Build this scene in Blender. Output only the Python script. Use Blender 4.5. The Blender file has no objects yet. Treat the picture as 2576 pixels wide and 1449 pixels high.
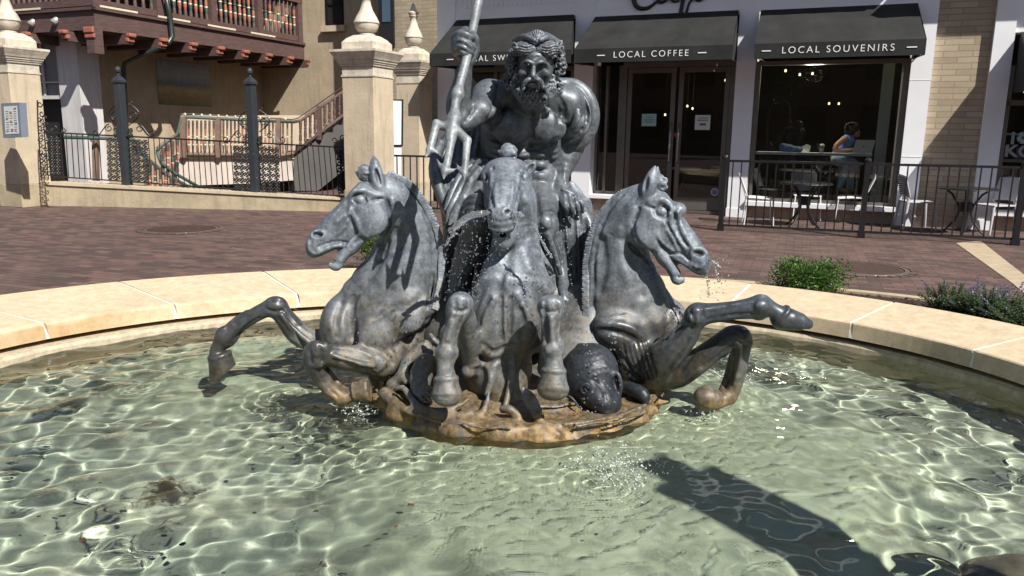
import bpy, bmesh, math, random
import numpy as np
from mathutils import Vector, Matrix

# ------------------------------------------------------------------ camera, world, sun
SC = bpy.context.scene
COL = SC.collection
EYE = 1.45
FPX = 1960.0
PITCH = math.atan((724 - 335) / FPX)
ROLL = .0135
_f = np.array([0, math.cos(PITCH), -math.sin(PITCH)])
_U = np.array([0, math.sin(PITCH), math.cos(PITCH)])
_X = np.array([1., 0, 0])
_r = math.cos(ROLL) * _X + math.sin(ROLL) * _U
_u = -math.sin(ROLL) * _X + math.cos(ROLL) * _U
cam = bpy.data.cameras.new('camera')
camo = bpy.data.objects.new('camera', cam)
COL.objects.link(camo)
SC.camera = camo
M = Matrix((_r, _u, -_f)).transposed().to_4x4()
M.translation = (0, 0, EYE)
camo.matrix_world = M
cam.sensor_width = 36
cam.lens = FPX / 2576 * 36
cam.clip_end = 600
world = bpy.data.worlds.new('World')
SC.world = world
world.use_nodes = True
wt = world.node_tree
sky = wt.nodes.new('ShaderNodeTexSky')
sky.sky_type = 'NISHITA'
sky.sun_disc = False
SUN_EL = math.radians(46)
SX, SY = .58, -.8146
sky.sun_elevation = SUN_EL
sky.sun_rotation = math.atan2(SX, SY)
wt.links.new(sky.outputs[0], wt.nodes['Background'].inputs[0])
wt.nodes['Background'].inputs[1].default_value = .058
sun = bpy.data.lights.new('sun', 'SUN')
sun.energy = 5.0
sun.angle = math.radians(.5)
sun.color = (1, .955, .88)
suno = bpy.data.objects.new('sun', sun)
COL.objects.link(suno)
SUNDIR = Vector((SX * math.cos(SUN_EL), SY * math.cos(SUN_EL), math.sin(SUN_EL)))
suno.rotation_euler = SUNDIR.to_track_quat('Z', 'Y').to_euler()
suno.location = (6, -8, 12)
sun.cycles.is_caustics_light = True
SC.view_settings.view_transform = 'Standard'
SC.view_settings.look = 'None'
SC.view_settings.exposure = 0.44
SC.view_settings.gamma = 1
SC.cycles.use_denoising = True
SC.cycles.caustics_refractive = True
SC.cycles.caustics_reflective = False
SC.cycles.max_bounces = 8
SC.cycles.sample_clamp_indirect = 6

# ------------------------------------------------------------------ pixels of the survey grid -> points
def ray(x, y):
    return _r * (x - 1288) / FPX - _u * (y - 724.5) / FPX + _f
def onz(x, y, z=0.):
    d = ray(x, y)
    return d * ((z - EYE) / d[2]) + [0, 0, EYE]
def atY(x, y, Y):
    d = ray(x, y)
    return d * (Y / d[1]) + [0, 0, EYE]
class Zone:
    def __init__(s, ox, oy, sc=.3122):
        s.o = (ox, oy); s.s = sc
    def m(s, Y):
        return s.s * Y / FPX
    def __call__(s, x, y, Y, r=None):
        p = atY(s.o[0] + s.s * x, s.o[1] + s.s * y, Y)
        return p if r is None else (p, r * s.m(Y))
zA = Zone(1034, 0); zC = Zone(1034, 355.5); zB = Zone(711, 355.5); zF = Zone(452.4, 646.3)
zD = Zone(969.5, 678.6); zE = Zone(1389.5, 387.8); zG = Zone(1421.9, 678.6); zH = Zone(1228, 64.6, .1561)

# ------------------------------------------------------------------ tags and objects
def tag(o, label=None, cat=None, group=None, kind=None):
    if label: o['label'] = label
    if cat: o['category'] = cat
    if group: o['group'] = group
    if kind: o['kind'] = kind
    return o
def empty(name, loc=(0, 0, 0), parent=None):
    o = bpy.data.objects.new(name, None)
    o.empty_display_size = .1
    COL.objects.link(o)
    o.location = loc
    if parent: o.parent = parent
    return o
def mesh_obj(name, verts, faces, mats, parent=None, smooth=False, fm=None):
    """verts in world space; a child keeps world position"""
    me = bpy.data.meshes.new(name)
    me.from_pydata([tuple(v) for v in verts], [], [tuple(f) for f in faces])
    for m in (mats if isinstance(mats, (list, tuple)) else [mats]):
        me.materials.append(m)
    if fm is not None:
        me.polygons.foreach_set('material_index', fm)
    if smooth:
        me.shade_smooth()
    me.update()
    o = bpy.data.objects.new(name, me)
    COL.objects.link(o)
    if parent is not None:
        o.parent = parent
        bpy.context.view_layer.update()
        o.matrix_parent_inverse = parent.matrix_world.inverted()
    return o
class MB:
    """collects shapes, links them as one mesh"""
    def __init__(s):
        s.v = []; s.f = []; s.mi = []; s.cur = 0
    def add(s, vs, fs):
        b = len(s.v)
        s.v += [tuple(v) for v in vs]
        s.f += [tuple(b + i for i in f) for f in fs]
        s.mi += [s.cur] * len(fs)
        return s
    def box(s, x0, x1, y0, y1, z0, z1, T=None):
        vs = [(x, y, z) for z in (z0, z1) for y in (y0, y1) for x in (x0, x1)]
        if T: vs = [T(*v) for v in vs]
        return s.add(vs, [(0, 2, 3, 1), (4, 5, 7, 6), (0, 1, 5, 4), (2, 6, 7, 3), (0, 4, 6, 2), (1, 3, 7, 5)])
    def hexa(s, vs):
        return s.add(vs, [(0, 2, 3, 1), (4, 5, 7, 6), (0, 1, 5, 4), (2, 6, 7, 3), (0, 4, 6, 2), (1, 3, 7, 5)])
    def bar(s, a, b, w, h=None, up=(0, 0, 1)):
        h = h or w
        a = np.array(a, float); b = np.array(b, float); d = b - a
        L = np.linalg.norm(d); d = d / L
        sd = np.cross(d, up)
        if np.linalg.norm(sd) < 1e-4: sd = np.array([1., 0, 0])
        sd /= np.linalg.norm(sd); uu = np.cross(sd, d)
        vs = [p + sd * i * w / 2 + uu * j * h / 2 for p in (a, b) for j in (-1, 1) for i in (-1, 1)]
        return s.hexa(vs)
    def tube(s, pts, r, n=8, caps=True):
        pts = [np.array(p, float) for p in pts]
        rs = r if isinstance(r, (list, tuple)) else [r] * len(pts)
        vs = []; prev = None
        for i, p in enumerate(pts):
            t = pts[min(i + 1, len(pts) - 1)] - pts[max(i - 1, 0)]
            t /= np.linalg.norm(t) + 1e-12
            if prev is None:
                q = np.array([0, 0, 1.]) if abs(t[2]) < .9 else np.array([1., 0, 0])
                e = np.cross(t, q)
            else:
                e = prev - t * np.dot(prev, t)
            e /= np.linalg.norm(e) + 1e-12; prev = e
            g = np.cross(t, e)
            for k in range(n):
                a = 2 * math.pi * k / n
                vs.append(p + rs[i] * (math.cos(a) * e + math.sin(a) * g))
        fs = [(i * n + k, i * n + (k + 1) % n, (i + 1) * n + (k + 1) % n, (i + 1) * n + k) for i in range(len(pts) - 1) for k in range(n)]
        if caps:
            fs.append(tuple(range(n))[::-1]); fs.append(tuple((len(pts) - 1) * n + k for k in range(n)))
        return s.add(vs, fs)
    def lathe(s, c, prof, n=24, square=False, rot=0.):
        vs = []
        for r_, z_ in prof:
            for k in range(n):
                a = 2 * math.pi * k / n + rot
                vs.append((c[0] + r_ * math.cos(a), c[1] + r_ * math.sin(a), c[2] + z_))
        m = len(prof)
        fs = [(i * n + k, i * n + (k + 1) % n, (i + 1) * n + (k + 1) % n, (i + 1) * n + k) for i in range(m - 1) for k in range(n)]
        fs.append(tuple(range(n))[::-1]); fs.append(tuple((m - 1) * n + k for k in range(n)))
        return s.add(vs, fs)
    def poly(s, pts):
        return s.add(pts, [tuple(range(len(pts)))])
    def prism(s, pts, d):
        """closed outline pts swept by vector d"""
        n = len(pts); d = np.array(d, float)
        vs = [np.array(p, float) for p in pts] + [np.array(p, float) + d for p in pts]
        fs = [tuple(range(n)), tuple(range(2 * n - 1, n - 1, -1))] + [(k, n + k, n + (k + 1) % n, (k + 1) % n) for k in range(n)]
        return s.add(vs, fs)
    def build(s, name, mats, parent=None, smooth=False):
        o = mesh_obj(name, s.v, s.f, mats, parent, smooth, s.mi)
        bm = bmesh.new(); bm.from_mesh(o.data)
        bmesh.ops.recalc_face_normals(bm, faces=bm.faces)
        bm.to_mesh(o.data); bm.free()
        return o
def bevel(o, w=.006, seg=2):
    b = o.modifiers.new('bevel', 'BEVEL'); b.width = w; b.segments = seg; b.limit_method = 'ANGLE'; b.angle_limit = math.radians(40)
    return o

# ------------------------------------------------------------------ node helpers
def new_mat(name):
    m = bpy.data.materials.new(name); m.use_nodes = True
    return m, m.node_tree, m.node_tree.nodes['Principled BSDF']
def N(nt, t, **kw):
    n = nt.nodes.new(t)
    for k, v in kw.items():
        if k in n.inputs.keys() if isinstance(k, str) and k[0].isupper() else False:
            n.inputs[k].default_value = v
        else:
            setattr(n, k, v)
    return n
def coords(nt, scale=(1, 1, 1), obj=True, rot=(0, 0, 0)):
    tc = nt.nodes.new('ShaderNodeTexCoord'); mp = nt.nodes.new('ShaderNodeMapping')
    nt.links.new(tc.outputs['Object'], mp.inputs[0])
    mp.inputs['Scale'].default_value = scale
    mp.inputs['Rotation'].default_value = rot
    return mp.outputs[0]
def noise(nt, vec, scale, detail=5, rough=.55, dist=0):
    n = nt.nodes.new('ShaderNodeTexNoise')
    n.inputs['Scale'].default_value = scale; n.inputs['Detail'].default_value = detail
    n.inputs['Roughness'].default_value = rough; n.inputs['Distortion'].default_value = dist
    nt.links.new(vec, n.inputs['Vector'])
    return n.outputs['Fac']
def ramp(nt, fac, stops):
    n = nt.nodes.new('ShaderNodeValToRGB')
    nt.links.new(fac, n.inputs[0])
    e = n.color_ramp.elements
    while len(e) < len(stops): e.new(.5)
    for i, (p, c) in enumerate(stops):
        e[i].position = p; e[i].color = (*c, 1) if len(c) == 3 else c
    return n.outputs[0]
def mix(nt, fac, a, b, mode='MIX'):
    n = nt.nodes.new('ShaderNodeMix'); n.data_type = 'RGBA'; n.blend_type = mode
    for sock, v in ((n.inputs[0], fac), (n.inputs[6], a), (n.inputs[7], b)):
        if hasattr(v, 'links') or isinstance(v, bpy.types.NodeSocket): nt.links.new(v, sock)
        elif isinstance(v, (int, float)): sock.default_value = v
        else: sock.default_value = (*v, 1)
    return n.outputs[2]
def math_(nt, op, a, b=0., c=None):
    n = nt.nodes.new('ShaderNodeMath'); n.operation = op
    for i, v in enumerate((a, b, c)):
        if v is None: continue
        if isinstance(v, bpy.types.NodeSocket): nt.links.new(v, n.inputs[i])
        else: n.inputs[i].default_value = v
    return n.outputs[0]
def bump(nt, bsdf, h, strength=.3, dist=.01):
    n = nt.nodes.new('ShaderNodeBump'); n.inputs['Strength'].default_value = strength; n.inputs['Distance'].default_value = dist
    nt.links.new(h, n.inputs['Height'])
    if bsdf.inputs['Normal'].is_linked:
        nt.links.new(bsdf.inputs['Normal'].links[0].from_socket, n.inputs['Normal'])
    nt.links.new(n.outputs[0], bsdf.inputs['Normal'])
def simple(name, col, rough=.6, metal=0., var=.12, scale=8, bmp=.1, spec=None, stretch=(1, 1, 1)):
    m, nt, b = new_mat(name)
    v = coords(nt, stretch)
    f = noise(nt, v, scale, 6, .6)
    c0 = tuple(x * (1 - var) for x in col); c1 = tuple(min(1, x * (1 + var)) for x in col)
    nt.links.new(ramp(nt, f, [(.3, c0), (.7, c1)]), b.inputs['Base Color'])
    b.inputs['Roughness'].default_value = rough; b.inputs['Metallic'].default_value = metal
    if spec is not None: b.inputs['Specular IOR Level'].default_value = spec
    if bmp:
        bump(nt, b, noise(nt, v, scale * 7, 4), bmp, .004)
    return m

# ------------------------------------------------------------------ implicit-surface sculpting
def smin(a, b, k):
    h = np.maximum(k - np.abs(a - b), 0) / k
    return np.minimum(a, b) - h * h * k * .25
def crs(L, n=3):
    """Catmull-Rom through [(point, radius)]"""
    if len(L) < 3: return L
    P = np.array([np.append(p, r_) for p, r_ in L])
    P = np.vstack([2 * P[0] - P[1], P, 2 * P[-1] - P[-2]])
    out = []
    for i in range(1, len(P) - 2):
        for j in range(n):
            t = j / n
            q = .5 * (2 * P[i] + (P[i + 1] - P[i - 1]) * t + (2 * P[i - 1] - 5 * P[i] + 4 * P[i + 1] - P[i + 2]) * t * t + (3 * P[i] - P[i - 1] - 3 * P[i + 1] + P[i + 2]) * t ** 3)
            out.append((q[:3], max(q[3], min(P[i][3], P[i + 1][3]) * .8)))
    out.append((P[-2][:3], P[-2][3]))
    return out
class Sculpt:
    def __init__(s):
        s.p = []
    def c(s, A, B, k=.03, fy=1., cut=False):
        s.p.append(('c', [(np.array(A[0]), A[1]), (np.array(B[0]), B[1])], k, fy, cut)); return s
    def ch(s, L, k=.03, fy=1., cut=False, n=3):
        s.p.append(('c', crs(L, n), k, fy, cut)); return s
    def e(s, P, R, k=.03, rot=None, cut=False):
        Rm = np.eye(3)
        if rot is not None:
            from mathutils import Euler
            Rm = np.array(Euler([math.radians(t) for t in rot]).to_matrix()).T
        s.p.append(('e', np.array(P), np.array(R, float), Rm, k, cut)); return s
    def fr(s, A, B, k=.006, cut=False):
        """capped cone between two (point, radius)"""
        s.p.append(('f', (np.array(A[0]), A[1]), (np.array(B[0]), B[1]), k, cut)); return s
    def s(s, zone, pts, k=.006, sink=.35, cut=False):
        """stroke laid on the surface as seen from the survey point: ridge, or groove when cut"""
        s.p.append(('s', zone, pts, k, sink, cut)); return s
    def b(s, zone, x, y, rx, ry, rd, rot=0., k=.012, sink=.2, cut=False):
        """oval swelling on the surface (units of the zone), or hollow when cut"""
        s.p.append(('b', zone, (x, y, rx, ry, rd, rot), k, sink, cut)); return s
    def build(s, h, noise_amp=0.):
        lo = np.full(3, 1e9); hi = -lo
        for q in s.p:
            if q[-1] or q[0] in 'sb': continue
            if q[0] in 'cf':
                for P, R in (q[1] if q[0] == 'c' else q[1:3]):
                    lo = np.minimum(lo, P - R); hi = np.maximum(hi, P + R)
            else:
                mm = np.abs(q[3].T) @ q[2]
                lo = np.minimum(lo, q[1] - mm); hi = np.maximum(hi, q[1] + mm)
        lo -= .02 + 3 * h; hi += .02 + 3 * h
        n = np.ceil((hi - lo) / h).astype(int) + 1
        ax = [lo[i] + h * np.arange(n[i]) for i in range(3)]
        D = np.full(n, 1., np.float32)
        O = np.array([0, 0, EYE])
        def hit(zone, x, y):
            d = ray(zone.o[0] + zone.s * x, zone.o[1] + zone.s * y)
            d = d / np.linalg.norm(d)
            inv = 1 / np.where(np.abs(d) < 1e-9, 1e-9, d)
            ta, tb = (lo - O) * inv, (hi - O) * inv
            t0 = np.minimum(ta, tb).max(); t1 = np.maximum(ta, tb).min()
            if t1 <= t0: return None
            t = np.arange(t0, t1, h * .35)
            I = np.clip(np.rint((O + t[:, None] * d - lo) / h).astype(int), 0, n - 1)
            v = D[I[:, 0], I[:, 1], I[:, 2]]
            w = np.flatnonzero(v < 0)
            if not len(w): return None
            return O + d * t[w[0]], d
        for q in s.p:
            segs = None
            if q[0] == 'c':
                _, L, k, fy, cut = q
                segs = L
            elif q[0] == 's':
                _, zone, pts, k, sink, cut = q
                fy = 1.
                Pp = np.array([list(p) + [0.] * (3 - len(p)) for p in pts], float)
                if len(Pp) > 1:
                    Ld = crs([(np.array([p[0], p[1], 0.]), p[2]) for p in Pp], 5)
                else: Ld = [(np.array([Pp[0][0], Pp[0][1], 0.]), Pp[0][2])]
                segs = []
                for p, r_ in Ld:
                    g = hit(zone, p[0], p[1])
                    if g is None: continue
                    R = r_ * zone.m(g[0][1])
                    P = g[0] + g[1] * sink * R
                    if segs and np.linalg.norm(P - segs[-1][0]) > .09: continue
                    segs.append((P, R))
                if not segs: continue
                if len(segs) == 1: segs = segs * 2
            elif q[0] == 'b':
                _, zone, (x, y, rx, ry, rd, rot), k, sink, cut = q
                g = hit(zone, x, y)
                if g is None: continue
                m = zone.m(g[0][1]); A = g[0] + g[1] * sink * rd * m
                ca, sa = math.cos(math.radians(rot)), math.sin(math.radians(rot))
                a1 = ca * _r - sa * _u; a2 = sa * _r + ca * _u
                Rm = np.stack([a1, _f, a2]); R3 = np.array([rx, rd, ry]) * m
            elif q[0] == 'f':
                _, (A, ra), (B, rb), k, cut = q
            else:
                _, A, R3, Rm, k, cut = q
            if q[0] == 'f':
                R = max(ra, rb); l = np.minimum(A, B) - R - k; g = np.maximum(A, B) + R + k
            elif segs is not None:
                P0 = np.array([p for p, r_ in segs]); R0 = max(r_ for p, r_ in segs)
                l = P0.min(0) - R0 - k; g = P0.max(0) + R0 + k
            else:
                mm = np.abs(Rm.T) @ R3
                l = A - mm - k; g = A + mm + k
            i0 = np.clip(np.floor((l - lo) / h).astype(int) - 1, 0, n)
            i1 = np.clip(np.ceil((g - lo) / h).astype(int) + 2, 0, n)
            if (i1 <= i0).any(): continue
            sl = tuple(slice(i0[j], i1[j]) for j in range(3))
            if q[0] == 'f':
                X = ax[0][sl[0]][:, None, None]; Y = ax[1][sl[1]][None, :, None]; Z = ax[2][sl[2]][None, None, :]
                d = B - A; Ln = np.linalg.norm(d); d = d / Ln
                t = (X - A[0]) * d[0] + (Y - A[1]) * d[1] + (Z - A[2]) * d[2]
                rad = np.sqrt(np.maximum((X - A[0] - t * d[0]) ** 2 + (Y - A[1] - t * d[1]) ** 2 + (Z - A[2] - t * d[2]) ** 2, 0))
                sl_ = (ra - rb) / Ln
                side = (rad - (ra + (rb - ra) * t / Ln)) / math.sqrt(1 + sl_ * sl_)
                dd = -smin(-side, -np.maximum(-t, t - Ln), .008)
            elif segs is not None:
                dd = np.full(i1 - i0, 1., np.float32)
                for (A, ra), (B, rb) in zip(segs[:-1], segs[1:]):
                    R = max(ra, rb) + k + h
                    j0 = np.clip(np.floor((np.minimum(A, B) - R - lo) / h).astype(int), i0, i1)
                    j1 = np.clip(np.ceil((np.maximum(A, B) + R - lo) / h).astype(int) + 1, i0, i1)
                    if (j1 <= j0).any(): continue
                    X = ax[0][j0[0]:j1[0]][:, None, None]; Y = ax[1][j0[1]:j1[1]][None, :, None]; Z = ax[2][j0[2]:j1[2]][None, None, :]
                    d = B - A; L2 = d @ d + 1e-12
                    t = np.clip(((X - A[0]) * d[0] + (Y - A[1]) * d[1] + (Z - A[2]) * d[2]) / L2, 0, 1)
                    e_ = np.sqrt((X - A[0] - t * d[0]) ** 2 + ((Y - A[1] - t * d[1]) * fy) ** 2 + (Z - A[2] - t * d[2]) ** 2) - (ra + (rb - ra) * t)
                    s2 = tuple(slice(j0[j] - i0[j], j1[j] - i0[j]) for j in range(3))
                    dd[s2] = np.minimum(dd[s2], e_)
            else:
                X = ax[0][sl[0]][:, None, None]; Y = ax[1][sl[1]][None, :, None]; Z = ax[2][sl[2]][None, None, :]
                x = X - A[0]; y = Y - A[1]; z = Z - A[2]
                a = Rm[0, 0] * x + Rm[0, 1] * y + Rm[0, 2] * z
                b = Rm[1, 0] * x + Rm[1, 1] * y + Rm[1, 2] * z
                c = Rm[2, 0] * x + Rm[2, 1] * y + Rm[2, 2] * z
                k0 = np.sqrt((a / R3[0]) ** 2 + (b / R3[1]) ** 2 + (c / R3[2]) ** 2)
                k1 = np.sqrt((a / R3[0] ** 2) ** 2 + (b / R3[1] ** 2) ** 2 + (c / R3[2] ** 2) ** 2) + 1e-9
                dd = k0 * (k0 - 1) / k1
            if cut: D[sl] = -smin(-D[sl], dd, k)
            else: D[sl] = smin(D[sl], dd, k)
        return surface_nets(D, lo, h)
def surface_nets(D, lo, h):
    D = D.astype(np.float32)
    ins = D < 0
    n = np.array(D.shape)
    s8 = np.zeros(n - 1, np.int8)
    for a in (0, 1):
        for b in (0, 1):
            for c in (0, 1):
                s8 += ins[a:n[0] - 1 + a, b:n[1] - 1 + b, c:n[2] - 1 + c]
    act = (s8 > 0) & (s8 < 8)
    idx = np.argwhere(act)
    vid = np.full(act.shape, -1, np.int64); vid[act] = np.arange(len(idx))
    acc = np.zeros((len(idx), 3)); cnt = np.zeros(len(idx))
    corners = [(a, b, c) for a in (0, 1) for b in (0, 1) for c in (0, 1)]
    val = {c: D[idx[:, 0] + c[0], idx[:, 1] + c[1], idx[:, 2] + c[2]] for c in corners}
    for c in corners:
        for ax_ in range(3):
            if c[ax_] == 0:
                d = list(c); d[ax_] = 1; d = tuple(d)
                v0, v1 = val[c], val[d]
                m = (v0 < 0) != (v1 < 0)
                t = np.where(m, v0 / np.where(m, v0 - v1, 1), 0)
                p = np.tile(np.array(c, float), (len(idx), 1)); p[:, ax_] += t
                acc[m] += p[m]; cnt += m
    V = lo + h * (idx + acc / cnt[:, None])
    F = []
    for ax_ in range(3):
        a1, a2 = [(1, 2), (2, 0), (0, 1)][ax_]
        lo_s = [slice(None)] * 3; hi_s = [slice(None)] * 3
        lo_s[ax_] = slice(0, n[ax_] - 1); hi_s[ax_] = slice(1, n[ax_])
        A = ins[tuple(lo_s)]; B = ins[tuple(hi_s)]
        e = np.argwhere(A != B)
        e = e[(e[:, a1] > 0) & (e[:, a2] > 0) & (e[:, a1] < n[a1] - 1) & (e[:, a2] < n[a2] - 1)]
        fl = A[e[:, 0], e[:, 1], e[:, 2]]
        q = []
        for o1, o2 in ((-1, -1), (0, -1), (0, 0), (-1, 0)):
            g = e.copy(); g[:, a1] += o1; g[:, a2] += o2
            q.append(vid[g[:, 0], g[:, 1], g[:, 2]])
        q = np.stack(q, 1)
        q[~fl] = q[~fl][:, ::-1]
        F.append(q)
    return V, np.concatenate(F)
def sculpt_obj(name, S, h, mat, parent=None, smooth_iter=1):
    V, F = S.build(h)
    # light Laplacian relax to take the grid off the surface
    for _ in range(smooth_iter):
        s_ = np.zeros_like(V); c_ = np.zeros(len(V))
        for i in range(4):
            a, b = F[:, i], F[:, (i + 1) % 4]
            np.add.at(s_, a, V[b]); np.add.at(c_, a, 1)
            np.add.at(s_, b, V[a]); np.add.at(c_, b, 1)
        V = V * .5 + .5 * s_ / np.maximum(c_, 1)[:, None]
    me = bpy.data.meshes.new(name)
    me.vertices.add(len(V)); me.vertices.foreach_set('co', V.astype(np.float32).ravel())
    me.loops.add(len(F) * 4); me.loops.foreach_set('vertex_index', F.astype(np.int32).ravel())
    me.polygons.add(len(F)); me.polygons.foreach_set('loop_start', np.arange(0, len(F) * 4, 4, dtype=np.int32))
    me.polygons.foreach_set('loop_total', np.full(len(F), 4, np.int32))
    me.update(calc_edges=True); me.validate()
    me.materials.append(mat); me.shade_smooth()
    o = bpy.data.objects.new(name, me); COL.objects.link(o)
    if parent is not None:
        o.parent = parent
        bpy.context.view_layer.update()
        o.matrix_parent_inverse = parent.matrix_world.inverted()
    return o
# ================================================================== the statue group
def lead_mat(name, lo=(.046, .057, .072), hi=(.24, .272, .31), stain=True, wet=(), rlo=.42, rhi=.68):
    m, nt, b = new_mat(name)
    v = coords(nt)
    f1 = noise(nt, v, 4.5, 8, .65, .6)
    f2 = noise(nt, v, 28, 6, .7, .3)
    f3 = noise(nt, coords(nt, (1, 1, .22)), 22, 5, .7)
    f = math_(nt, 'ADD', math_(nt, 'MULTIPLY', f1, .5), math_(nt, 'ADD', math_(nt, 'MULTIPLY', f2, .25), math_(nt, 'MULTIPLY', f3, .25)))
    col = ramp(nt, f, [(.36, lo), (.5, tuple((a * .9 + c * 1.1) / 2 for a, c in zip(lo, hi))), (.62, hi)])
    f4 = noise(nt, v, 75, 8, .75)
    col = mix(nt, .8, col, ramp(nt, f4, [(.32, (.55, .55, .56)), (.5, (1, 1, 1)), (.68, (1.5, 1.5, 1.48))]), 'MULTIPLY')
    chalk = math_(nt, 'MULTIPLY', ramp(nt, noise(nt, v, 7.5, 8, .75, 1.2), [(.58, (0, 0, 0)), (.66, (1, 1, 1))]), .45)
    col = mix(nt, chalk, col, tuple(min(.5, x * 1.55) for x in hi))
    # pale oxide on raised edges, dark in the hollows of the casting
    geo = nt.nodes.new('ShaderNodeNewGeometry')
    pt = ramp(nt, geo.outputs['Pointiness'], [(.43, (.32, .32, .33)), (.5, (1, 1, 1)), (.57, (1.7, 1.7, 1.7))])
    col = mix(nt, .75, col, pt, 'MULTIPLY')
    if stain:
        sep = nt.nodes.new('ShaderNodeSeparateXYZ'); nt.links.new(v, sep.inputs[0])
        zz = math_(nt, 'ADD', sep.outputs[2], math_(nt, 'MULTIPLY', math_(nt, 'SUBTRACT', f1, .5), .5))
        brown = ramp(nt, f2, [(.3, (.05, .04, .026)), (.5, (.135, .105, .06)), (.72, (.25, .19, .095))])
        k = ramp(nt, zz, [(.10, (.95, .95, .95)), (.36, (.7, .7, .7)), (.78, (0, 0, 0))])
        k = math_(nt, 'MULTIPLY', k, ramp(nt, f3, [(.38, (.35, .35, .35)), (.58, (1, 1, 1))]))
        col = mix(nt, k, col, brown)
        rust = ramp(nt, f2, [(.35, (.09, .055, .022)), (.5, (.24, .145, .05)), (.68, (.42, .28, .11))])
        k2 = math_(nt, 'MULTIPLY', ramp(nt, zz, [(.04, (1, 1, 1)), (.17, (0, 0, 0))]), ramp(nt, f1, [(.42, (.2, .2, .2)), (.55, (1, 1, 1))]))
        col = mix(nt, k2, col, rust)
    wk = None
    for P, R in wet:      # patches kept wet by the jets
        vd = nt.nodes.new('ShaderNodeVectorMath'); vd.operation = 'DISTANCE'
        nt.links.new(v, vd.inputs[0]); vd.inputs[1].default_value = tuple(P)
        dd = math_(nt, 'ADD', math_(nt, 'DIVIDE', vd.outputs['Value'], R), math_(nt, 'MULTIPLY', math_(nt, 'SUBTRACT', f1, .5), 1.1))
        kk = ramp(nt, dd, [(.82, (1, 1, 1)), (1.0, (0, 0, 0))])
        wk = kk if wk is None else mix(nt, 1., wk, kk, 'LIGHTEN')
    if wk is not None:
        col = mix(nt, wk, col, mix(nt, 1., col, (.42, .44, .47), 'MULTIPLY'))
    nt.links.new(col, b.inputs['Base Color'])
    nt.links.new(ramp(nt, f2, [(.3, (rlo,) * 3), (.7, (rhi,) * 3)]), b.inputs['Roughness'])
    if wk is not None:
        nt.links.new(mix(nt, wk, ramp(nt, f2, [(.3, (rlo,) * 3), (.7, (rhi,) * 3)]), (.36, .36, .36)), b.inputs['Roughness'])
    b.inputs['Metallic'].default_value = .25
    bump(nt, b, f3, .2, .004)
    bump(nt, b, noise(nt, v, 70, 6, .7), .35, .002)
    return m
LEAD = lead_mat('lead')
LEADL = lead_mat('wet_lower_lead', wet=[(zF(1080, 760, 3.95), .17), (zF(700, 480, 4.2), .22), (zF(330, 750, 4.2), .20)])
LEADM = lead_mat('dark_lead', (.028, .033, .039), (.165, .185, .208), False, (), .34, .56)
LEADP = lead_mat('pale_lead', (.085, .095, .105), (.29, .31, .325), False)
rng = random.Random(5)
ROOT = empty('fountain_statue', (0.05, 4.3, 0))
tag(ROOT, 'dark lead statue of a bearded man with trident above three rearing horses', 'statue')

# ---- base slab, waves and rock core
S = Sculpt()
S.fr(((.05, 4.34, -.2), .82), ((.05, 4.34, .062), .79), .02)
S.fr(((.05, 4.36, 0), .66), ((.05, 4.36, .095), .60), .05)
for i in range(26):
    a = i / 26 * 6.283
    S.e((.05 + .76 * math.cos(a) + rng.uniform(-.03, .03), 4.34 + .76 * math.sin(a), rng.uniform(-.03, .02)), (.12, .07, .06), .02)
    if i % 3 == 0: S.e((.05 + .86 * math.cos(a + .1), 4.34 + .86 * math.sin(a + .1), .04), (.10, .07, .09), .02, cut=True)
S.c(((0.05, 4.5, 0), .40), ((.05, 4.6, .75), .26), .1)
S.c(((0.05, 4.55, .7), .26), ((.05, 4.62, .98), .22), .1)
S.c(((-.1, 4.2, 0), .3), ((-.35, 4.35, .4), .2), .08)
S.c(((.3, 4.2, 0), .3), ((.45, 4.35, .45), .2), .08)
Y = 3.62
S.ch([zD(640, 1270, 3.60, 26), zD(760, 1190, 3.66, 34), zD(815, 1080, 3.72, 26), zD(835, 980, 3.78, 12)], .02)
S.ch([zD(1110, 965, 3.66, 22), zD(1150, 1060, 3.66, 42), zD(1220, 1180, 3.62, 36), zD(1300, 1270, 3.58, 32), zD(1400, 1330, 3.55, 22)], .02)
S.ch([zD(1110, 965, 3.66, 10), zD(1180, 1010, 3.66, 26), zD(1260, 1150, 3.66, 16)], .02)
S.ch([zD(90, 960, 3.86, 22), zD(140, 950, 3.84, 26), zD(190, 1010, 3.8, 30), zD(260, 1090, 3.74, 30), zD(380, 1135, 3.68, 26), zD(500, 1122, 3.68, 22), zD(620, 1080, 3.7, 22), zD(695, 1010, 3.72, 10)], .02)
S.ch([zD(90, 1090, 3.8, 20), zD(200, 1130, 3.74, 26), zD(400, 1160, 3.68, 30), zD(600, 1170, 3.66, 24), zD(720, 1140, 3.68, 20)], .03)
S.ch([zD(0, 1000, 3.95, 60), zD(60, 1040, 3.9, 50), zD(120, 1160, 3.8, 40)], .04)
S.ch([zD(940, 1120, 3.66, 30), zD(1000, 1125, 3.64, 40), zD(1080, 1180, 3.63, 30)], .04)
for i in range(30):      # carved ripples running round the slab
    a = rng.uniform(-2.9, -.2); rr = rng.uniform(.5, .85)
    pts = [((.05 + rr * math.cos(a + t * .07), 4.34 + rr * math.sin(a + t * .07), .066 + (.03 if rr < .62 else 0) + .004 * math.sin(t * 2 + i)), .009) for t in range(6)]
    S.ch(pts, .008)
sculpt_obj('rock_base', S, .011, LEAD, ROOT)

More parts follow.
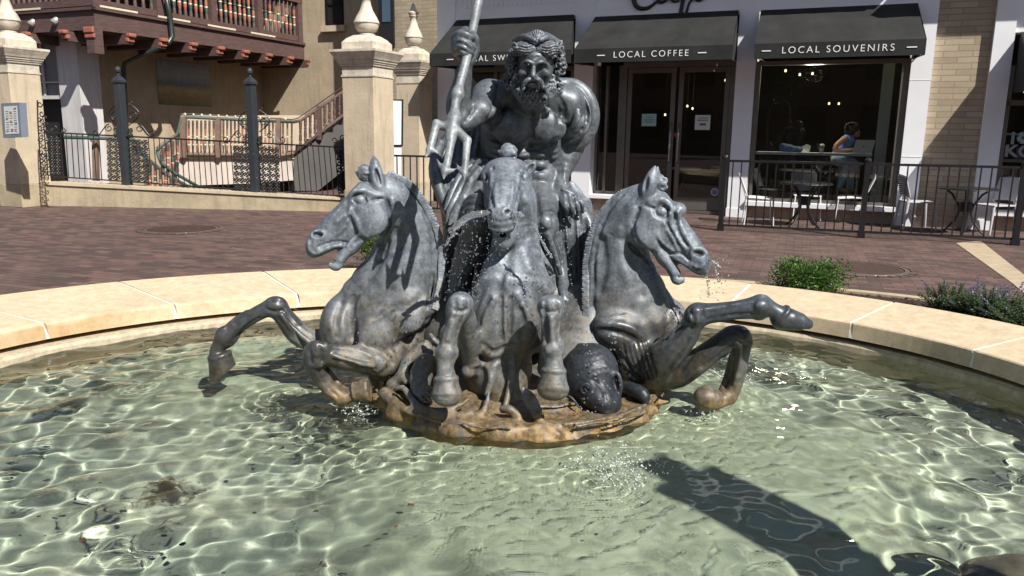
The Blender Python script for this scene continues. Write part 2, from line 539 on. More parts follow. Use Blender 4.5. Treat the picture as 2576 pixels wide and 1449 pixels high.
# ---- man
S = Sculpt()
S.e(zA(905, 1010, 4.44), [.0006855 * t for t in (292, 215, 285)], .03)
S.e(zA(660, 1110, 4.44), [.0006855 * t for t in (105, 150, 260)], .05)
S.e(zA(1130, 1100, 4.44), [.0006855 * t for t in (105, 150, 250)], .05)
S.e(zA(900, 1350, 4.455), [.0006855 * t for t in (228, 190, 255)], .05)
S.e(zA(925, 1540, 4.46), [.0006855 * t for t in (225, 190, 140)], .05)
S.ch([zA(640, 760, 4.36, 95), zA(860, 770, 4.34, 120), zA(1030, 770, 4.34, 120), zA(1260, 810, 4.38, 110)], .05)
S.ch([zA(975, 800, 4.28, 130), zA(990, 640, 4.17, 120)], .05)
S.e(zA(790, 1025, 4.290), [.0006855 * t for t in (190, 66, 132)], .02, rot=(0, -8, 0))
S.e(zA(1090, 1020, 4.290), [.0006855 * t for t in (160, 66, 128)], .02, rot=(0, 10, 0))
S.s(zA, [(975, 900, 12), (970, 1040, 16), (975, 1180, 18)], .02, -.2, True)
S.s(zA, [(620, 1090, 14), (720, 1165, 18), (860, 1192, 18), (972, 1178, 16), (1080, 1180, 18), (1180, 1120, 14)], .02, -.3, True)
S.s(zA, [(760, 860, 10), (700, 960, 16), (640, 1040, 14)], .025, -.1, True)
for y, w in ((1245, 80), (1335, 80), (1425, 74), (1520, 64)):
    S.b(zA, 898, y, w * .8, 38, 46, 0, .012, .1)
    S.b(zA, 1036, y - 8, w * .72, 38, 46, 0, .012, .1)
S.s(zA, [(975, 1190, 12), (968, 1300, 13), (964, 1490, 11)], .014, -.2, True)
for y in (1290, 1380, 1472):
    S.s(zA, [(820, y + 6, 8), (900, y, 11), (965, y - 4, 11), (1040, y - 6, 11), (1105, y - 4, 8)], .012, -.2, True)
S.s(zA, [(960, 1200, 12), (850, 1240, 15), (770, 1310, 14), (740, 1420, 12)], .02, -.2, True)
S.s(zA, [(990, 1200, 12), (1080, 1225, 13), (1125, 1290, 13), (1130, 1400, 11)], .02, -.2, True)
for i in range(5):   # serratus, ribs
    S.b(zA, 672 - 4 * i, 1160 + 52 * i, 42, 20, 22, 25, .012, .1)
    S.b(zA, 1168 - 8 * i, 1170 + 48 * i, 26, 18, 18, -25, .012, .1)
S.s(zA, [(700, 1480, 12), (800, 1560, 18), (900, 1640, 16)], .03, -.2, True)
S.s(zA, [(1125, 1440, 12), (1060, 1510, 16), (990, 1600, 14)], .03, -.2, True)
S.e(zA(720, 1450, 4.42), [.0006855 * t for t in (95, 110, 110)], .03)
S.e(zA(1085, 1430, 4.42), [.0006855 * t for t in (80, 110, 110)], .03)
# arm holding the trident
S.e(zA(630, 775, 4.34), [.0006855 * t for t in (116, 100, 112)], .05)
S.ch([zA(620, 790, 4.32, 115), zA(565, 880, 4.24, 102), zA(490, 950, 4.16, 84), zA(432, 995, 4.12, 50)], .05)
S.e(zA(600, 880, 4.225), [.0006855 * t for t in (85, 60, 75)], .02)
S.ch([zA(420, 975, 4.12, 62), zA(375, 900, 4.13, 88), zA(385, 790, 4.13, 90), zA(420, 640, 4.09, 68), zA(440, 520, 4.06, 52), zA(445, 450, 4.05, 52)], .05)
S.c(zA(335, 900, 4.1, 35), zA(400, 600, 4.06, 28), .03)
S.e(zA(402, 360, 4.045), [.00064 * t for t in (72, 70, 105)], .03)
def finger(L, Ys, rs, k=.008):
    S.ch([zA(x, y, Yk, r_) for (x, y), Yk, r_ in zip(L, Ys, rs)], k)
finger([(350, 300), (400, 268), (470, 292), (520, 320)], (4.02, 3.96, 3.955, 4.0), (30, 31, 29, 25))
finger([(345, 345), (392, 320), (462, 352), (505, 388)], (4.02, 3.955, 3.95, 3.99), (29, 31, 29, 25))
finger([(345, 390), (390, 368), (455, 400), (490, 432)], (4.02, 3.955, 3.95, 3.99), (28, 30, 28, 24))
finger([(358, 432), (398, 412), (448, 436), (478, 455)], (4.03, 3.96, 3.955, 3.99), (25, 27, 25, 21))
finger([(410, 290), (430, 250), (480, 268), (505, 300)], (4.08, 4.06, 4.05, 4.04), (34, 36, 34, 26))
S.ch([zA(500, 330, 4.06, 42), zA(515, 400, 4.06, 38), zA(485, 480, 4.06, 34)], .03)
S.ch([zA(497, 268, 4.01, 24), zA(522, 310, 3.99, 26), zA(525, 345, 3.99, 22)], .01)
# other arm
S.e(zA(1265, 880, 4.38), [.0006855 * t for t in (104, 92, 132)], .05)
S.ch([zA(1285, 850, 4.37, 110), zA(1330, 1020, 4.43, 100), zA(1310, 1170, 4.47, 92), zA(1262, 1290, 4.45, 82), zA(1225, 1420, 4.41, 52), zA(1216, 1490, 4.39, 46)], .05)
S.ch([zA(1210, 1480, 4.38, 44), zA(1225, 1550, 4.35, 62), zA(1270, 1580, 4.33, 58)], .03)
S.e(zA(1265, 1590, 4.325), [.00067 * t for t in (85, 40, 55)], .03)
finger([(1195, 1560), (1165, 1630), (1178, 1690)], (4.34, 4.31, 4.30), (26, 22, 16))
finger([(1225, 1600), (1246, 1665), (1262, 1735)], (4.30, 4.25, 4.28), (27, 24, 16))
finger([(1262, 1600), (1298, 1670), (1300, 1748)], (4.30, 4.25, 4.28), (27, 24, 16))
finger([(1302, 1600), (1342, 1660), (1342, 1735)], (4.31, 4.27, 4.29), (26, 23, 15))
finger([(1332, 1590), (1376, 1640), (1385, 1710)], (4.33, 4.30, 4.32), (23, 20, 14))
# legs
S.ch([zA(1010, 1580, 4.42, 145), zA(1060, 1720, 4.2, 118), zA(1082, 1790, 4.08, 100)], .05)
S.e(zA(1070, 1800, 4.03), [.00065 * t for t in (72, 60, 70)], .03)
S.ch([zA(1088, 1840, 4.08, 82), zA(1140, 1980, 4.14, 92), zA(1195, 2130, 4.16, 64), zA(1220, 2280, 4.10, 44)], .05)
S.c(zA(1085, 1870, 4.02, 22), zA(1205, 2200, 4.06, 18), .03)
S.ch([zA(1222, 2290, 4.1, 44), zA(1222, 2340, 4.02, 42), zA(1232, 2400, 3.94, 32)], .03)
for i in range(5):
    S.c(zA(1205 + 14 * i, 2390 + 3 * i, 3.94, 14), zA(1207 + 15 * i, 2422, 3.92, 12), .006)
S.ch([zA(830, 1600, 4.42, 145), zA(660, 1690, 4.2, 125), zA(545, 1780, 4.06, 108)], .05)
S.ch([zA(520, 1830, 4.08, 95), zA(455, 2020, 4.14, 100), zA(380, 2230, 4.16, 72), zA(345, 2400, 4.14, 52)], .05)
S.ch([zA(345, 2400, 4.14, 50), zA(350, 2470, 4.08, 44), zA(365, 2540, 4.0, 34)], .03)
S.s(zA, [(700, 700, 12), (690, 800, 18), (640, 900, 14)], .03, 0, True)
S.s(zA, [(1170, 800, 12), (1190, 900, 18), (1200, 1050, 14)], .03, 0, True)
S.s(zA, [(520, 850, 9), (470, 930, 11), (430, 985, 8)], .015, 0, True)
S.b(zA, 570, 870, 70, 55, 40, 40, .03)
S.s(zA, [(1190, 780, 9), (1230, 860, 12), (1240, 980, 10)], .02, -.1, True)
S.s(zA, [(330, 980, 10), (320, 850, 12), (370, 700, 10), (410, 560, 8)], .015, .2)
S.s(zA, [(1240, 1330, 9), (1235, 1420, 8), (1250, 1500, 7)], .01, .1)
for x0, x1 in ((1225, 1245), (1262, 1290), (1300, 1335)):
    S.s(zA, [(1222, 1520, 8), ((x0 + x1) / 2, 1570, 10), (x1, 1640, 11)], .008, .1)
for (a_, b_) in (((350, 322), (392, 294)), ((346, 368), (388, 344)), ((350, 411), (390, 390))):
    S.s(zA, [a_ + (7,), b_ + (8,), (b_[0] + 66, b_[1] + 32, 8), (b_[0] + 100, b_[1] + 62, 6)], .003, -.3, True)
S.b(zA, 1080, 1790, 62, 58, 34, 0, .02, .2)
S.s(zA, [(1040, 1720, 12), (1030, 1800, 12), (1070, 1860, 12)], .02, -.1, True)
S.s(zA, [(1130, 1720, 10), (1145, 1800, 12), (1120, 1880, 10)], .02, -.1, True)
S.s(zA, [(1100, 1880, 14), (1160, 2030, 14), (1205, 2200, 10)], .02, .1)
S.s(zA, [(1000, 1560, 14), (1010, 1660, 18), (1020, 1730, 12)], .03, 0, True)
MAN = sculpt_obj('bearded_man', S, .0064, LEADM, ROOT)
MAN['label'] = 'seated muscular man leaning forward, right arm raised to the trident'

# head in its own finer sculpt, fused to the neck
def mH(Y=4.05): return .1561 * Y / FPX
U = mH()
S = Sculpt()
S.e(zH(760, 640, 4.14), (300 * U, 340 * U, 340 * U), .02)
S.e(zH(748, 830, 4.115), (238 * U, 260 * U, 290 * U), .03)
S.e(zH(748, 520, 4.09), (215 * U, 220 * U, 140 * U), .03)
S.ch([zH(560, 622, 4.035, 38), zH(635, 585, 4.005, 44), zH(706, 608, 4.0, 38)], .012)
S.ch([zH(778, 606, 4.0, 38), zH(860, 595, 4.003, 46), zH(960, 650, 4.035, 40)], .012)
S.ch([zH(735, 590, 4.012, 38), zH(730, 680, 3.998, 38), zH(726, 750, 3.985, 44), zH(722, 806, 3.976, 46)], .012)
S.e(zH(672, 818, 3.998), (34 * U, 38 * U, 28 * U), .008)
S.e(zH(776, 822, 3.998), (34 * U, 38 * U, 28 * U), .008)
S.e(zH(612, 652, 4.005), (72 * U, 80 * U, 44 * U), .015, cut=True)
S.e(zH(878, 668, 4.005), (78 * U, 80 * U, 46 * U), .015, cut=True)
S.e(zH(612, 655, 4.043), (52 * U, 52 * U, 42 * U), .004)
S.e(zH(878, 676, 4.045), (56 * U, 52 * U, 44 * U), .004)
for cx, cy, w in ((612, 655, 62), (878, 674, 68)):
    S.ch([zH(cx - w, cy + 6, 4.04, 9), zH(cx - w * .5, cy - 22, 4.030, 12), zH(cx, cy - 30, 4.026, 13), zH(cx + w * .55, cy - 20, 4.030, 12), zH(cx + w, cy + 8, 4.04, 9)], .004)
    S.ch([zH(cx - w, cy + 8, 4.042, 9), zH(cx - w * .4, cy + 32, 4.034, 11), zH(cx + w * .4, cy + 34, 4.034, 11), zH(cx + w, cy + 10, 4.042, 9)], .004)
S.e(zH(560, 760, 4.045), (75 * U, 80 * U, 55 * U), .03)
S.e(zH(935, 780, 4.05), (72 * U, 80 * U, 60 * U), .03)
S.ch([zH(690, 500, 4.02, 8), zH(740, 520, 4.012, 8), zH(800, 500, 4.02, 8)], .008, cut=True)
S.ch([zH(744, 530, 4.01, 6), zH(744, 575, 4.0, 6)], .008, cut=True)
S.e(zH(722, 920, 4.02), (120 * U, 70 * U, 80 * U), .02)
S.ch([zH(650, 892, 3.998, 14), zH(700, 878, 3.986, 20), zH(722, 884, 3.984, 18), zH(750, 876, 3.986, 20), zH(798, 890, 3.998, 14)], .006)
S.ch([zH(655, 930, 4.0, 15), zH(722, 938, 3.99, 20), zH(795, 928, 4.0, 15)], .006)
S.ch([zH(648, 906, 3.985, 6), zH(722, 908, 3.966, 8), zH(796, 904, 3.985, 6)], .004, cut=True)
S.ch([zA(985, 700, 4.24, 122), zH(760, 900, 4.16, 200)], .03)
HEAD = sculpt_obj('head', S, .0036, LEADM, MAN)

def scurl(S, zone, x, y, R, tr, a0, dr, turns=.85, bumpr=.8, k=.0025, hole=True):
    if bumpr: S.b(zone, x, y, R * bumpr, R * bumpr, R * .55, 0, .006, .1)
    L = []
    for i in range(8):
        t = i / 7
        a = a0 + dr * t * turns * 6.283
        rr = R * (1 - .72 * t)
        L.append((x + rr * math.cos(a), y + rr * math.sin(a), tr * (1 - .2 * t)))
    S.s(zone, L, k, -.05)
    if hole: S.b(zone, x, y, tr * .5, tr * .5, tr * .7, 0, .003, -.1, True)
S = Sculpt()
S.e(zH(800, 430, 4.20), (400 * U, 330 * U, 330 * U), .02)
S.e(zH(955, 385, 4.065), (200 * U, 150 * U, 128 * U), .03, rot=(0, -8, 0))
S.e(zH(600, 380, 4.065), (200 * U, 150 * U, 122 * U), .03, rot=(0, 8, 0))
S.ch([zH(420, 420, 4.14, 70), zH(375, 560, 4.13, 82), zH(385, 690, 4.14, 78), zH(440, 770, 4.14, 55)], .02)
S.ch([zH(1130, 420, 4.14, 75), zH(1170, 560, 4.13, 82), zH(1170, 690, 4.14, 80), zH(1100, 780, 4.14, 55)], .02)
S.ch([zH(400, 780, 4.2, 70), zH(320, 860, 4.2, 76), zH(330, 960, 4.2, 70), zH(400, 1030, 4.2, 50)], .02)
S.ch([zH(1070, 880, 4.17, 60), zH(1150, 960, 4.17, 62), zH(1150, 1060, 4.17, 50)], .02)
for i in range(5):     # swept locks either side of the parting
    S.s(zH, [(792, 285 + 34 * i, 18), (860, 330 + 44 * i, 24), (960, 350 + 40 * i, 26), (1060, 320 + 40 * i, 24), (1150, 335 + 32 * i, 18)], .003, 0)
    S.s(zH, [(746, 285 + 34 * i, 18), (690, 325 + 42 * i, 24), (600, 338 + 40 * i, 26), (510, 315 + 40 * i, 24), (425, 330 + 32 * i, 18)], .003, 0)
for i in range(5):
    S.s(zH, [(800, 303 + 34 * i, 8), (870, 352 + 44 * i, 13), (965, 372 + 40 * i, 14), (1065, 342 + 40 * i, 12), (1140, 352 + 32 * i, 8)], .002, -.1, True)
    S.s(zH, [(738, 303 + 34 * i, 8), (682, 347 + 42 * i, 13), (600, 360 + 40 * i, 14), (515, 338 + 40 * i, 12), (440, 348 + 32 * i, 8)], .002, -.1, True)
for x, y, R, a, d in ((1090, 540, 56, 3, 1), (1175, 560, 56, 2, -1), (1215, 660, 54, 4, 1), (1120, 650, 56, 1, -1), (1195, 760, 50, 3.4, 1), (1105, 760, 48, 2, -1), (1180, 460, 50, 5, 1), (1190, 370, 50, 2, 1), (1160, 285, 46, 3, 1),
                      (400, 490, 56, 0, -1), (335, 560, 54, 1, 1), (425, 590, 52, 5, -1), (350, 660, 54, 3, 1), (440, 690, 52, 4, -1), (390, 765, 50, 0, 1), (470, 790, 46, 3, 1), (370, 400, 52, 5, -1), (430, 310, 50, 1, 1),
                      (330, 810, 54, 3.5, 1), (270, 880, 52, 1, -1), (345, 910, 56, 0, 1), (300, 980, 50, 2, -1), (390, 1000, 50, 4, 1),
                      (1090, 900, 52, 4, 1), (1160, 960, 52, 2, -1), (1140, 1050, 48, 0, 1)):
    scurl(S, zH, x, y, R * 1.12, 23, a, d, .8, .6)
S.ch([zH(430, 240, 4.14, 46), zH(540, 190, 4.08, 50), zH(640, 188, 4.04, 50), zH(745, 228, 4.015, 34)], .01)
S.ch([zH(845, 228, 4.015, 34), zH(920, 196, 4.04, 50), zH(1020, 210, 4.08, 50), zH(1120, 262, 4.14, 44)], .01)
S.e(zH(790, 165, 4.09), (125 * U, 60 * U, 95 * U), .01)
for i in range(9):
    a = math.radians(195 + i * 18.8)
    S.c(zH(792, 225, 4.045, 12), zH(792 + 128 * math.cos(a), 195 + 118 * math.sin(a), 4.075, 18), .002)
for i in range(8):
    a = math.radians(204.5 + i * 18.8)
    S.s(zH, [(792 + 40 * math.cos(a), 215 + 40 * math.sin(a), 5), (792 + 110 * math.cos(a), 200 + 105 * math.sin(a), 10)], .002, -.3, True)
S.ch([zH(735, 250, 4.03, 18), zH(790, 264, 4.02, 26), zH(845, 250, 4.03, 18)], .006)
for a, b_ in (((500, 265), (720, 262)), ((860, 262), (1070, 285))):
    S.s(zH, [a + (10,), ((a[0] + b_[0]) / 2, a[1] - 18, 13), b_ + (10,)], .004, -.1, True)
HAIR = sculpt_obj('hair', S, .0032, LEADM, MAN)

S = Sculpt()
S.e(zH(755, 1110, 4.115), (255 * U, 245 * U, 185 * U), .02)
S.ch([zH(480, 800, 4.15, 70), zH(470, 920, 4.14, 105), zH(520, 1060, 4.13, 115), zH(600, 1160, 4.11, 110)], .03)
S.ch([zH(1000, 830, 4.15, 62), zH(1010, 940, 4.14, 92), zH(985, 1060, 4.13, 105), zH(900, 1160, 4.11, 110)], .03)
S.ch([zH(722, 856, 3.985, 24), zH(790, 858, 3.972, 36), zH(850, 905, 3.98, 38), zH(890, 975, 3.99, 32), zH(950, 990, 4.0, 18)], .006)
S.ch([zH(718, 856, 3.985, 24), zH(650, 866, 3.976, 34), zH(595, 915, 3.985, 38), zH(560, 985, 4.0, 28)], .006)
S.s(zH, [(760, 842, 5), (820, 862, 8), (868, 940, 6)], .002, -.3, True)
S.s(zH, [(685, 848, 5), (632, 868, 8), (590, 930, 6)], .002, -.3, True)
r2 = random.Random(11)
for (x, y) in [(575, 1020), (680, 1010), (790, 1010), (890, 1040), (555, 1120), (650, 1115), (750, 1105), (850, 1125), (945, 1120), (610, 1215), (710, 1215), (810, 1215), (900, 1205), (670, 1300), (770, 1305), (855, 1285),
               (440, 860), (510, 905), (420, 950), (510, 1010), (450, 1050), (985, 890), (1050, 940), (975, 980), (1040, 1040), (480, 800), (1020, 830)]:
    scurl(S, zH, x, y, r2.uniform(54, 64), r2.uniform(21, 25), r2.uniform(0, 6.28), r2.choice((-1, 1)), r2.uniform(.6, .8), .75, hole=False)
for i in range(15):     # wavy strands between the curls
    x0 = 500 + 34 * i; y0 = 1000 + 60 * math.sin(i * 2.1)
    S.s(zH, [(x0, y0, 12), (x0 + 22, y0 + 50, 17), (x0 - 6, y0 + 110, 18), (x0 + 18 + (745 - x0) * .12, y0 + 170, 12)], .003, 0)
    S.s(zH, [(x0 + 16, y0 + 6, 6), (x0 + 38, y0 + 54, 10), (x0 + 12, y0 + 112, 10), (x0 + 32, y0 + 165, 6)], .002, -.1, True)
S.ch([zH(935, 1330, 4.1, 26), zH(975, 1360, 4.09, 34), zH(950, 1390, 4.09, 26)], .006)
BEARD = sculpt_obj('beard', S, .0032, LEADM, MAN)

# cloak
S = Sculpt()
for (dr, r0) in ((0, 46), (-62, 40), (-122, 36)):
    cx, cy = 1240, 930
    L = []
    for i in range(11):
        a = math.radians(-100 + i * 22)
        rx = 226 + dr; ry = 268 + dr
        L.append(zA(cx + rx * math.cos(a), cy + ry * math.sin(a), 4.44 - .10 * math.sin(i / 10 * math.pi) * (1 if dr < 0 else .25) - (.03 if dr < -100 else 0), r0 * (.7 + .5 * math.sin(i / 10 * math.pi))))
    S.ch(L, .025)
S.e(zA(1330, 960, 4.52), (.085, .07, .18), .04)
S.ch([zA(1180, 690, 4.42, 40), zA(1020, 720, 4.5, 60), zA(800, 740, 4.56, 70), zA(600, 860, 4.58, 70)], .05)
for i in range(9):     # fall of cloth behind his right side
    t = i / 8
    S.ch([zA(720 - 300 * t, 860 + 120 * t, 4.58 + .02 * (i % 2), 50), zA(560 - 330 * t, 1180 + 40 * t, 4.56 - .03 * (i % 2), 52), zA(520 - 330 * t, 1420, 4.52 - .05 * (i % 2) - .05 * t, 46),
          zA(560 - 270 * t, 1700, 4.42 - .04 * (i % 2) - .03 * t, 50), zA(480 - 170 * t, 2050, 4.42, 54), zA(430 - 150 * t, 2400, 4.42, 50)], .025)
S.ch([zA(235, 1160, 4.5, 40), zA(200, 1260, 4.44, 48), zA(205, 1390, 4.38, 52), zA(240, 1560, 4.34, 44), zA(290, 1700, 4.32, 28)], .03)
S.ch([zA(600, 1300, 4.36, 26), zA(490, 1450, 4.24, 30), zA(420, 1590, 4.16, 32), zA(350, 1720, 4.11, 30), zA(310, 1810, 4.09, 14)], .012)
S.ch([zA(560, 1290, 4.37, 24), zA(440, 1440, 4.26, 28), zA(365, 1580, 4.19, 30), zA(310, 1700, 4.14, 26), zA(290, 1790, 4.12, 12)], .012)
S.ch([zA(520, 1290, 4.4, 30), zA(400, 1420, 4.32, 34), zA(330, 1560, 4.26, 36), zA(285, 1690, 4.2, 24)], .02)
S.ch([zA(560, 1500, 4.28, 44), zA(440, 1650, 4.15, 40), zA(380, 1800, 4.1, 26)], .03)
for i, (x, y, w) in enumerate(((530, 1600, 96), (520, 1645, 104), (505, 1700, 108), (505, 1740, 100))):    # wraps round the thigh
    S.ch([zA(x - w, y + 34, 4.14, 18), zA(x - w * .5, y - 10, 4.02, 24), zA(x + w * .3, y - 24, 3.98, 24), zA(x + w, y, 4.02, 18)], .012)
for i in range(7):     # cloth over the rock under the other hand
    x = 1150 + 46 * i
    S.ch([zA(x - 10, 1540 + (40 if i < 5 else 90), 4.52, 36), zA(x + 4, 1700, 4.42 - .035 * (i % 2), 38), zA(x + 14, 1900, 4.38 - .04 * ((i + 1) % 2), 38), zA(x + 22, 2100, 4.38, 38), zA(x + 20, 2400, 4.40, 38)], .025)
S.ch([zA(1005, 2110, 4.2, 34), zA(1080, 2160, 4.12, 40), zA(1130, 2200, 4.08, 20)], .02)
for i in range(4):
    S.c(zA(1050, 2120, 4.16, 16), zA(1080 + 22 * i, 2235 - 12 * i, 4.1, 13), .006)
for x, y, dx, dy in ((1205, 690, 0, 0), (1210, 730, 0, 0), (1215, 775, 0, 0), (1225, 825, 0, 0)):
    k_ = (y - 690) / 70
    S.s(zA, [(1200 - 8 * k_, 680 + 44 * k_, 8), (1330 - 8 * k_, 735 + 40 * k_, 13), (1420 - 20 * k_, 860 + 22 * k_, 20), (1425 - 30 * k_, 1000 - 4 * k_, 19), (1330 - 26 * k_, 1110 - 20 * k_, 12), (1220, 1150 - 34 * k_, 8)], .008, .1, True)
for i in range(6):
    S.s(zA, [(300 + 44 * i, 1140 - 20 * i, 8), (250 + 46 * i, 1300, 15), (270 + 40 * i, 1480, 15), (330 + 30 * i, 1640, 9)], .012, -.1, True)
S.s(zA, [(560, 1370, 7), (450, 1510, 13), (370, 1640, 12), (325, 1760, 7)], .01, -.1, True)
S.s(zA, [(600, 1340, 7), (500, 1450, 11), (420, 1570, 11), (350, 1700, 7)], .01, .2)
for i in range(6):
    S.s(zA, [(1170 + 46 * i, 1700, 7), (1185 + 45 * i, 1850, 13), (1200 + 44 * i, 2030, 13), (1215 + 42 * i, 2200, 8)], .012, -.1, True)
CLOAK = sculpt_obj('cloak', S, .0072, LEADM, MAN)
S = Sculpt()
S.ch([zA(1290, 1490, 4.47, 34), zA(1350, 1560, 4.47, 34)], .01)
S.ch([zA(1300, 1560, 4.47, 50), zA(1400, 1640, 4.5, 50)], .02)
sculpt_obj('rock_ledge', S, .01, LEAD, ROOT)

# ---- trident
S = Sculpt()
def TY(y): return 4.0 - (y - 360) * .00037
def t_(x, y, r_, dy=0): return zA(x, y, TY(y) + dy, r_)
S.ch([t_(622, -380, 30), t_(545, 0, 34), t_(455, 440, 35), t_(372, 760, 36), t_(345, 950, 40)], .01)
S.ch([t_(380, 745, 50), t_(376, 765, 54)], .01)
S.ch([t_(352, 935, 50), t_(346, 965, 56)], .012)
S.ch([t_(340, 980, 48), t_(325, 1060, 50), t_(318, 1120, 38)], .03)
S.ch([t_(335, 1015, 40), t_(262, 1018, 36), t_(205, 996, 32)], .012, n=1)
S.ch([t_(205, 996, 34), t_(172, 1130, 32), t_(148, 1215, 28), t_(114, 1274, 6)], .010, n=1)
S.ch([t_(150, 1205, 26), t_(190, 1218, 18), t_(220, 1240, 5)], .012)
S.ch([t_(330, 1080, 40), t_(312, 1200, 33), t_(290, 1320, 32), t_(270, 1390, 30), t_(262, 1448, 6)], .012, n=1)
S.ch([t_(285, 1375, 26), t_(240, 1340, 19), t_(210, 1284, 6)], .012)
S.ch([t_(280, 1380, 26), t_(325, 1376, 19), t_(360, 1360, 5)], .012)
S.ch([t_(345, 1030, 42), t_(405, 1085, 36), t_(452, 1132, 34)], .012, n=1)
S.ch([t_(452, 1132, 34), t_(444, 1240, 30), t_(432, 1380, 28), t_(430, 1450, 6)], .010, n=1)
S.ch([t_(430, 1400, 26), t_(396, 1370, 18), t_(366, 1318, 6)], .012)
TRI = sculpt_obj('trident', S, .006, LEADP, ROOT)
TRI['label'] = 'tall three-pronged trident pointing down, pale worn metal'

# ---- horses
def hframe(zone, eye, Y, ud, roll, yaw):
    """muzzle direction ud in the picture plane, turned toward the viewer by yaw, crown rolled toward the viewer by roll"""
    s = zone.m(Y)
    u0 = _r * ud[0] - _u * ud[1]; u0 = u0 / np.linalg.norm(u0)
    tv = -_f
    u_ = u0 * math.cos(yaw) + tv * math.sin(yaw)
    side = 1 if ud[0] >= 0 else -1
    v0 = (_r * ud[1] + _u * ud[0]) * side
    v0 = v0 / np.linalg.norm(v0)
    if ud[1] > 0 and abs(ud[0]) < .3: v0 = tv * 1.
    v0 = v0 * math.cos(roll) + tv * math.sin(roll)
    v0 = v0 - u_ * (v0 @ u_); v0 /= np.linalg.norm(v0)
    w_ = np.cross(u_, v0)
    O = zone(eye[0], eye[1], Y)
    return O, u_, v0, w_, s
def horse_head(S, fr, off=0., k=1., wid=1.):
    """off: lateral offset that puts the near eye on the origin of the frame"""
    O, u_, v_, w_, s = fr
    def P(u, v, w): return O + (u_ * u + v_ * v + w_ * (w * wid + off)) * s
    def C(L, kk=.02, cut=False): S.ch([(P(*q[:3]), q[3] * s) for q in L], kk, cut=cut)
    Rm = np.stack([u_, w_, v_])       # rows: local axes
    def E(u, v, w, ru, rw, rv, kk=.02, cut=False):
        S.p.append(('e', P(u, v, w), np.array([ru, rw, rv]) * s, Rm, kk, cut))
    E(-85, -15, 0, 195, 112, 122, .03)
    E(-180, -90, 0, 130, 90, 150, .04)
    C([(-70, 4, 0, 94), (90, 2, 0, 94), (260, 2, 0, 84), (400, -8, 0, 79), (500, -24, 0, 76)], .03)
    E(200, -80, 0, 200, 76, 100, .03)
    E(430, -60, 0, 150, 64, 74, .03)
    E(528, -46, 0, 70, 66, 70, .02)
    C([(200, -150, 0, 62), (330, -132, 0, 56), (430, -108, 0, 50), (520, -84, 0, 46), (572, -62, 0, 40)], .02)
    for sg in (-1, 1):
        E(30, -160, sg * 50, 155, 62, 150, .025)
        E(-40, -70, sg * 78, 120, 50, 90, .03)
        C([(-70, 52, sg * 80, 34), (-10, 60, sg * 92, 36), (50, 36, sg * 84, 24)], .02)      # brow
        E(452, 10, sg * 40, 56, 34, 44, .02)
        C([(350, -165, sg * 48, 15), (420, -138, sg * 54, 16), (500, -112, sg * 50, 16), (565, -92, sg * 34, 16)], .01)   # upper lip
        # ears
        C([(-165, -45, sg * 70, 44), (-195, 10, sg * 84, 56), (-234, 74, sg * 92, 58), (-276, 134, sg * 86, 42), (-316, 192, sg * 72, 9)], .012)
    for sg in (-1, 1):
        C([(130, -225, sg * 40, 54), (250, -234, sg * 34, 50), (350, -236, sg * 28, 40), (440, -252, sg * 22, 33)], .015)
    C([(330, -240, 0, 40), (430, -258, 0, 34), (498, -272, 0, 42), (528, -246, 0, 28)], .012)
    E(300, -262, 0, 60, 40, 34, .02)
    E(355, -205, 0, 75, 24, 46, .012)
    E(430, -222, 0, 110, 30, 22, .015)
    C([(425, -196, 0, 14), (480, -186, 0, 28), (580, -166, 0, 44)], .01, cut=True)
    C([(440, -226, 0, 16), (500, -236, 0, 22)], .008, cut=True)
    return P, C, E
def mane(zone, pts, out, parent, fr, r0=16):
    """cropped mane of separate tufts along the crest + forelock knot"""
    S = Sculpt()
    L = []
    for i in range(len(pts) - 1):
        a, b = np.array(pts[i], float), np.array(pts[i + 1], float)
        n = max(2, int(np.linalg.norm((b - a)[:2]) / 19))
        for j in range(n):
            L.append(a + (b - a) * j / n)
    for i, q in enumerate(L):
        nx = L[min(i + 1, len(L) - 1)] - L[max(i - 1, 0)]
        t = nx[:2] / (np.linalg.norm(nx[:2]) + 1e-9)
        nn = np.array([t[1], -t[0]]) * out
        h = 22 + 3 * math.sin(i * 1.7)
        for dy in (-.012, .012):
            S.c(zone(q[0] - nn[0] * 26, q[1] - nn[1] * 26, q[2] + dy * .7, 12), zone(q[0] + nn[0] * h + t[0] * 6, q[1] + nn[1] * h + t[1] * 6, q[2] + dy * .5, 9), .0015)
    S.ch([zone(q[0] - (1 if True else 0) * 0, q[1], q[2], 9) for q in L[::3]], .004)
    O, u_, v_, w_, s = fr
    def P(u, v, w): return O + (u_ * u + v_ * v + w_ * w) * s
    return S, P
def forelock(S, zone, cx, cy, Y, w, h_, seed, lean=0):
    r_ = random.Random(seed)
    m = zone.m(Y)
    S.e(zone(cx, cy, Y), (w * m, w * .8 * m, h_ * m), .01)
    S.e(zone(cx + lean, cy - h_ * .9, Y), (w * .5 * m, w * .5 * m, h_ * .35 * m), .02)
    for i in range(7):
        x = cx - w * .85 + i * w * .28
        S.s(zone, [(x * .9 + cx * .1 + lean, cy - h_ * .9, 9), (x + 9, cy - h_ * .4, 13), (x - 7, cy, 14), (x + 8, cy + h_ * .45, 13), (x * .8 + cx * .2, cy + h_ * .85, 9)], .003, .1)
    S.ch([zone(cx - w * .8, cy + 10, Y, 16), zone(cx - w * 1.15, cy - h_ * .15, Y - .01, 12), zone(cx - w * 1.2, cy - h_ * .4, Y, 6)], .006)
H = .0062
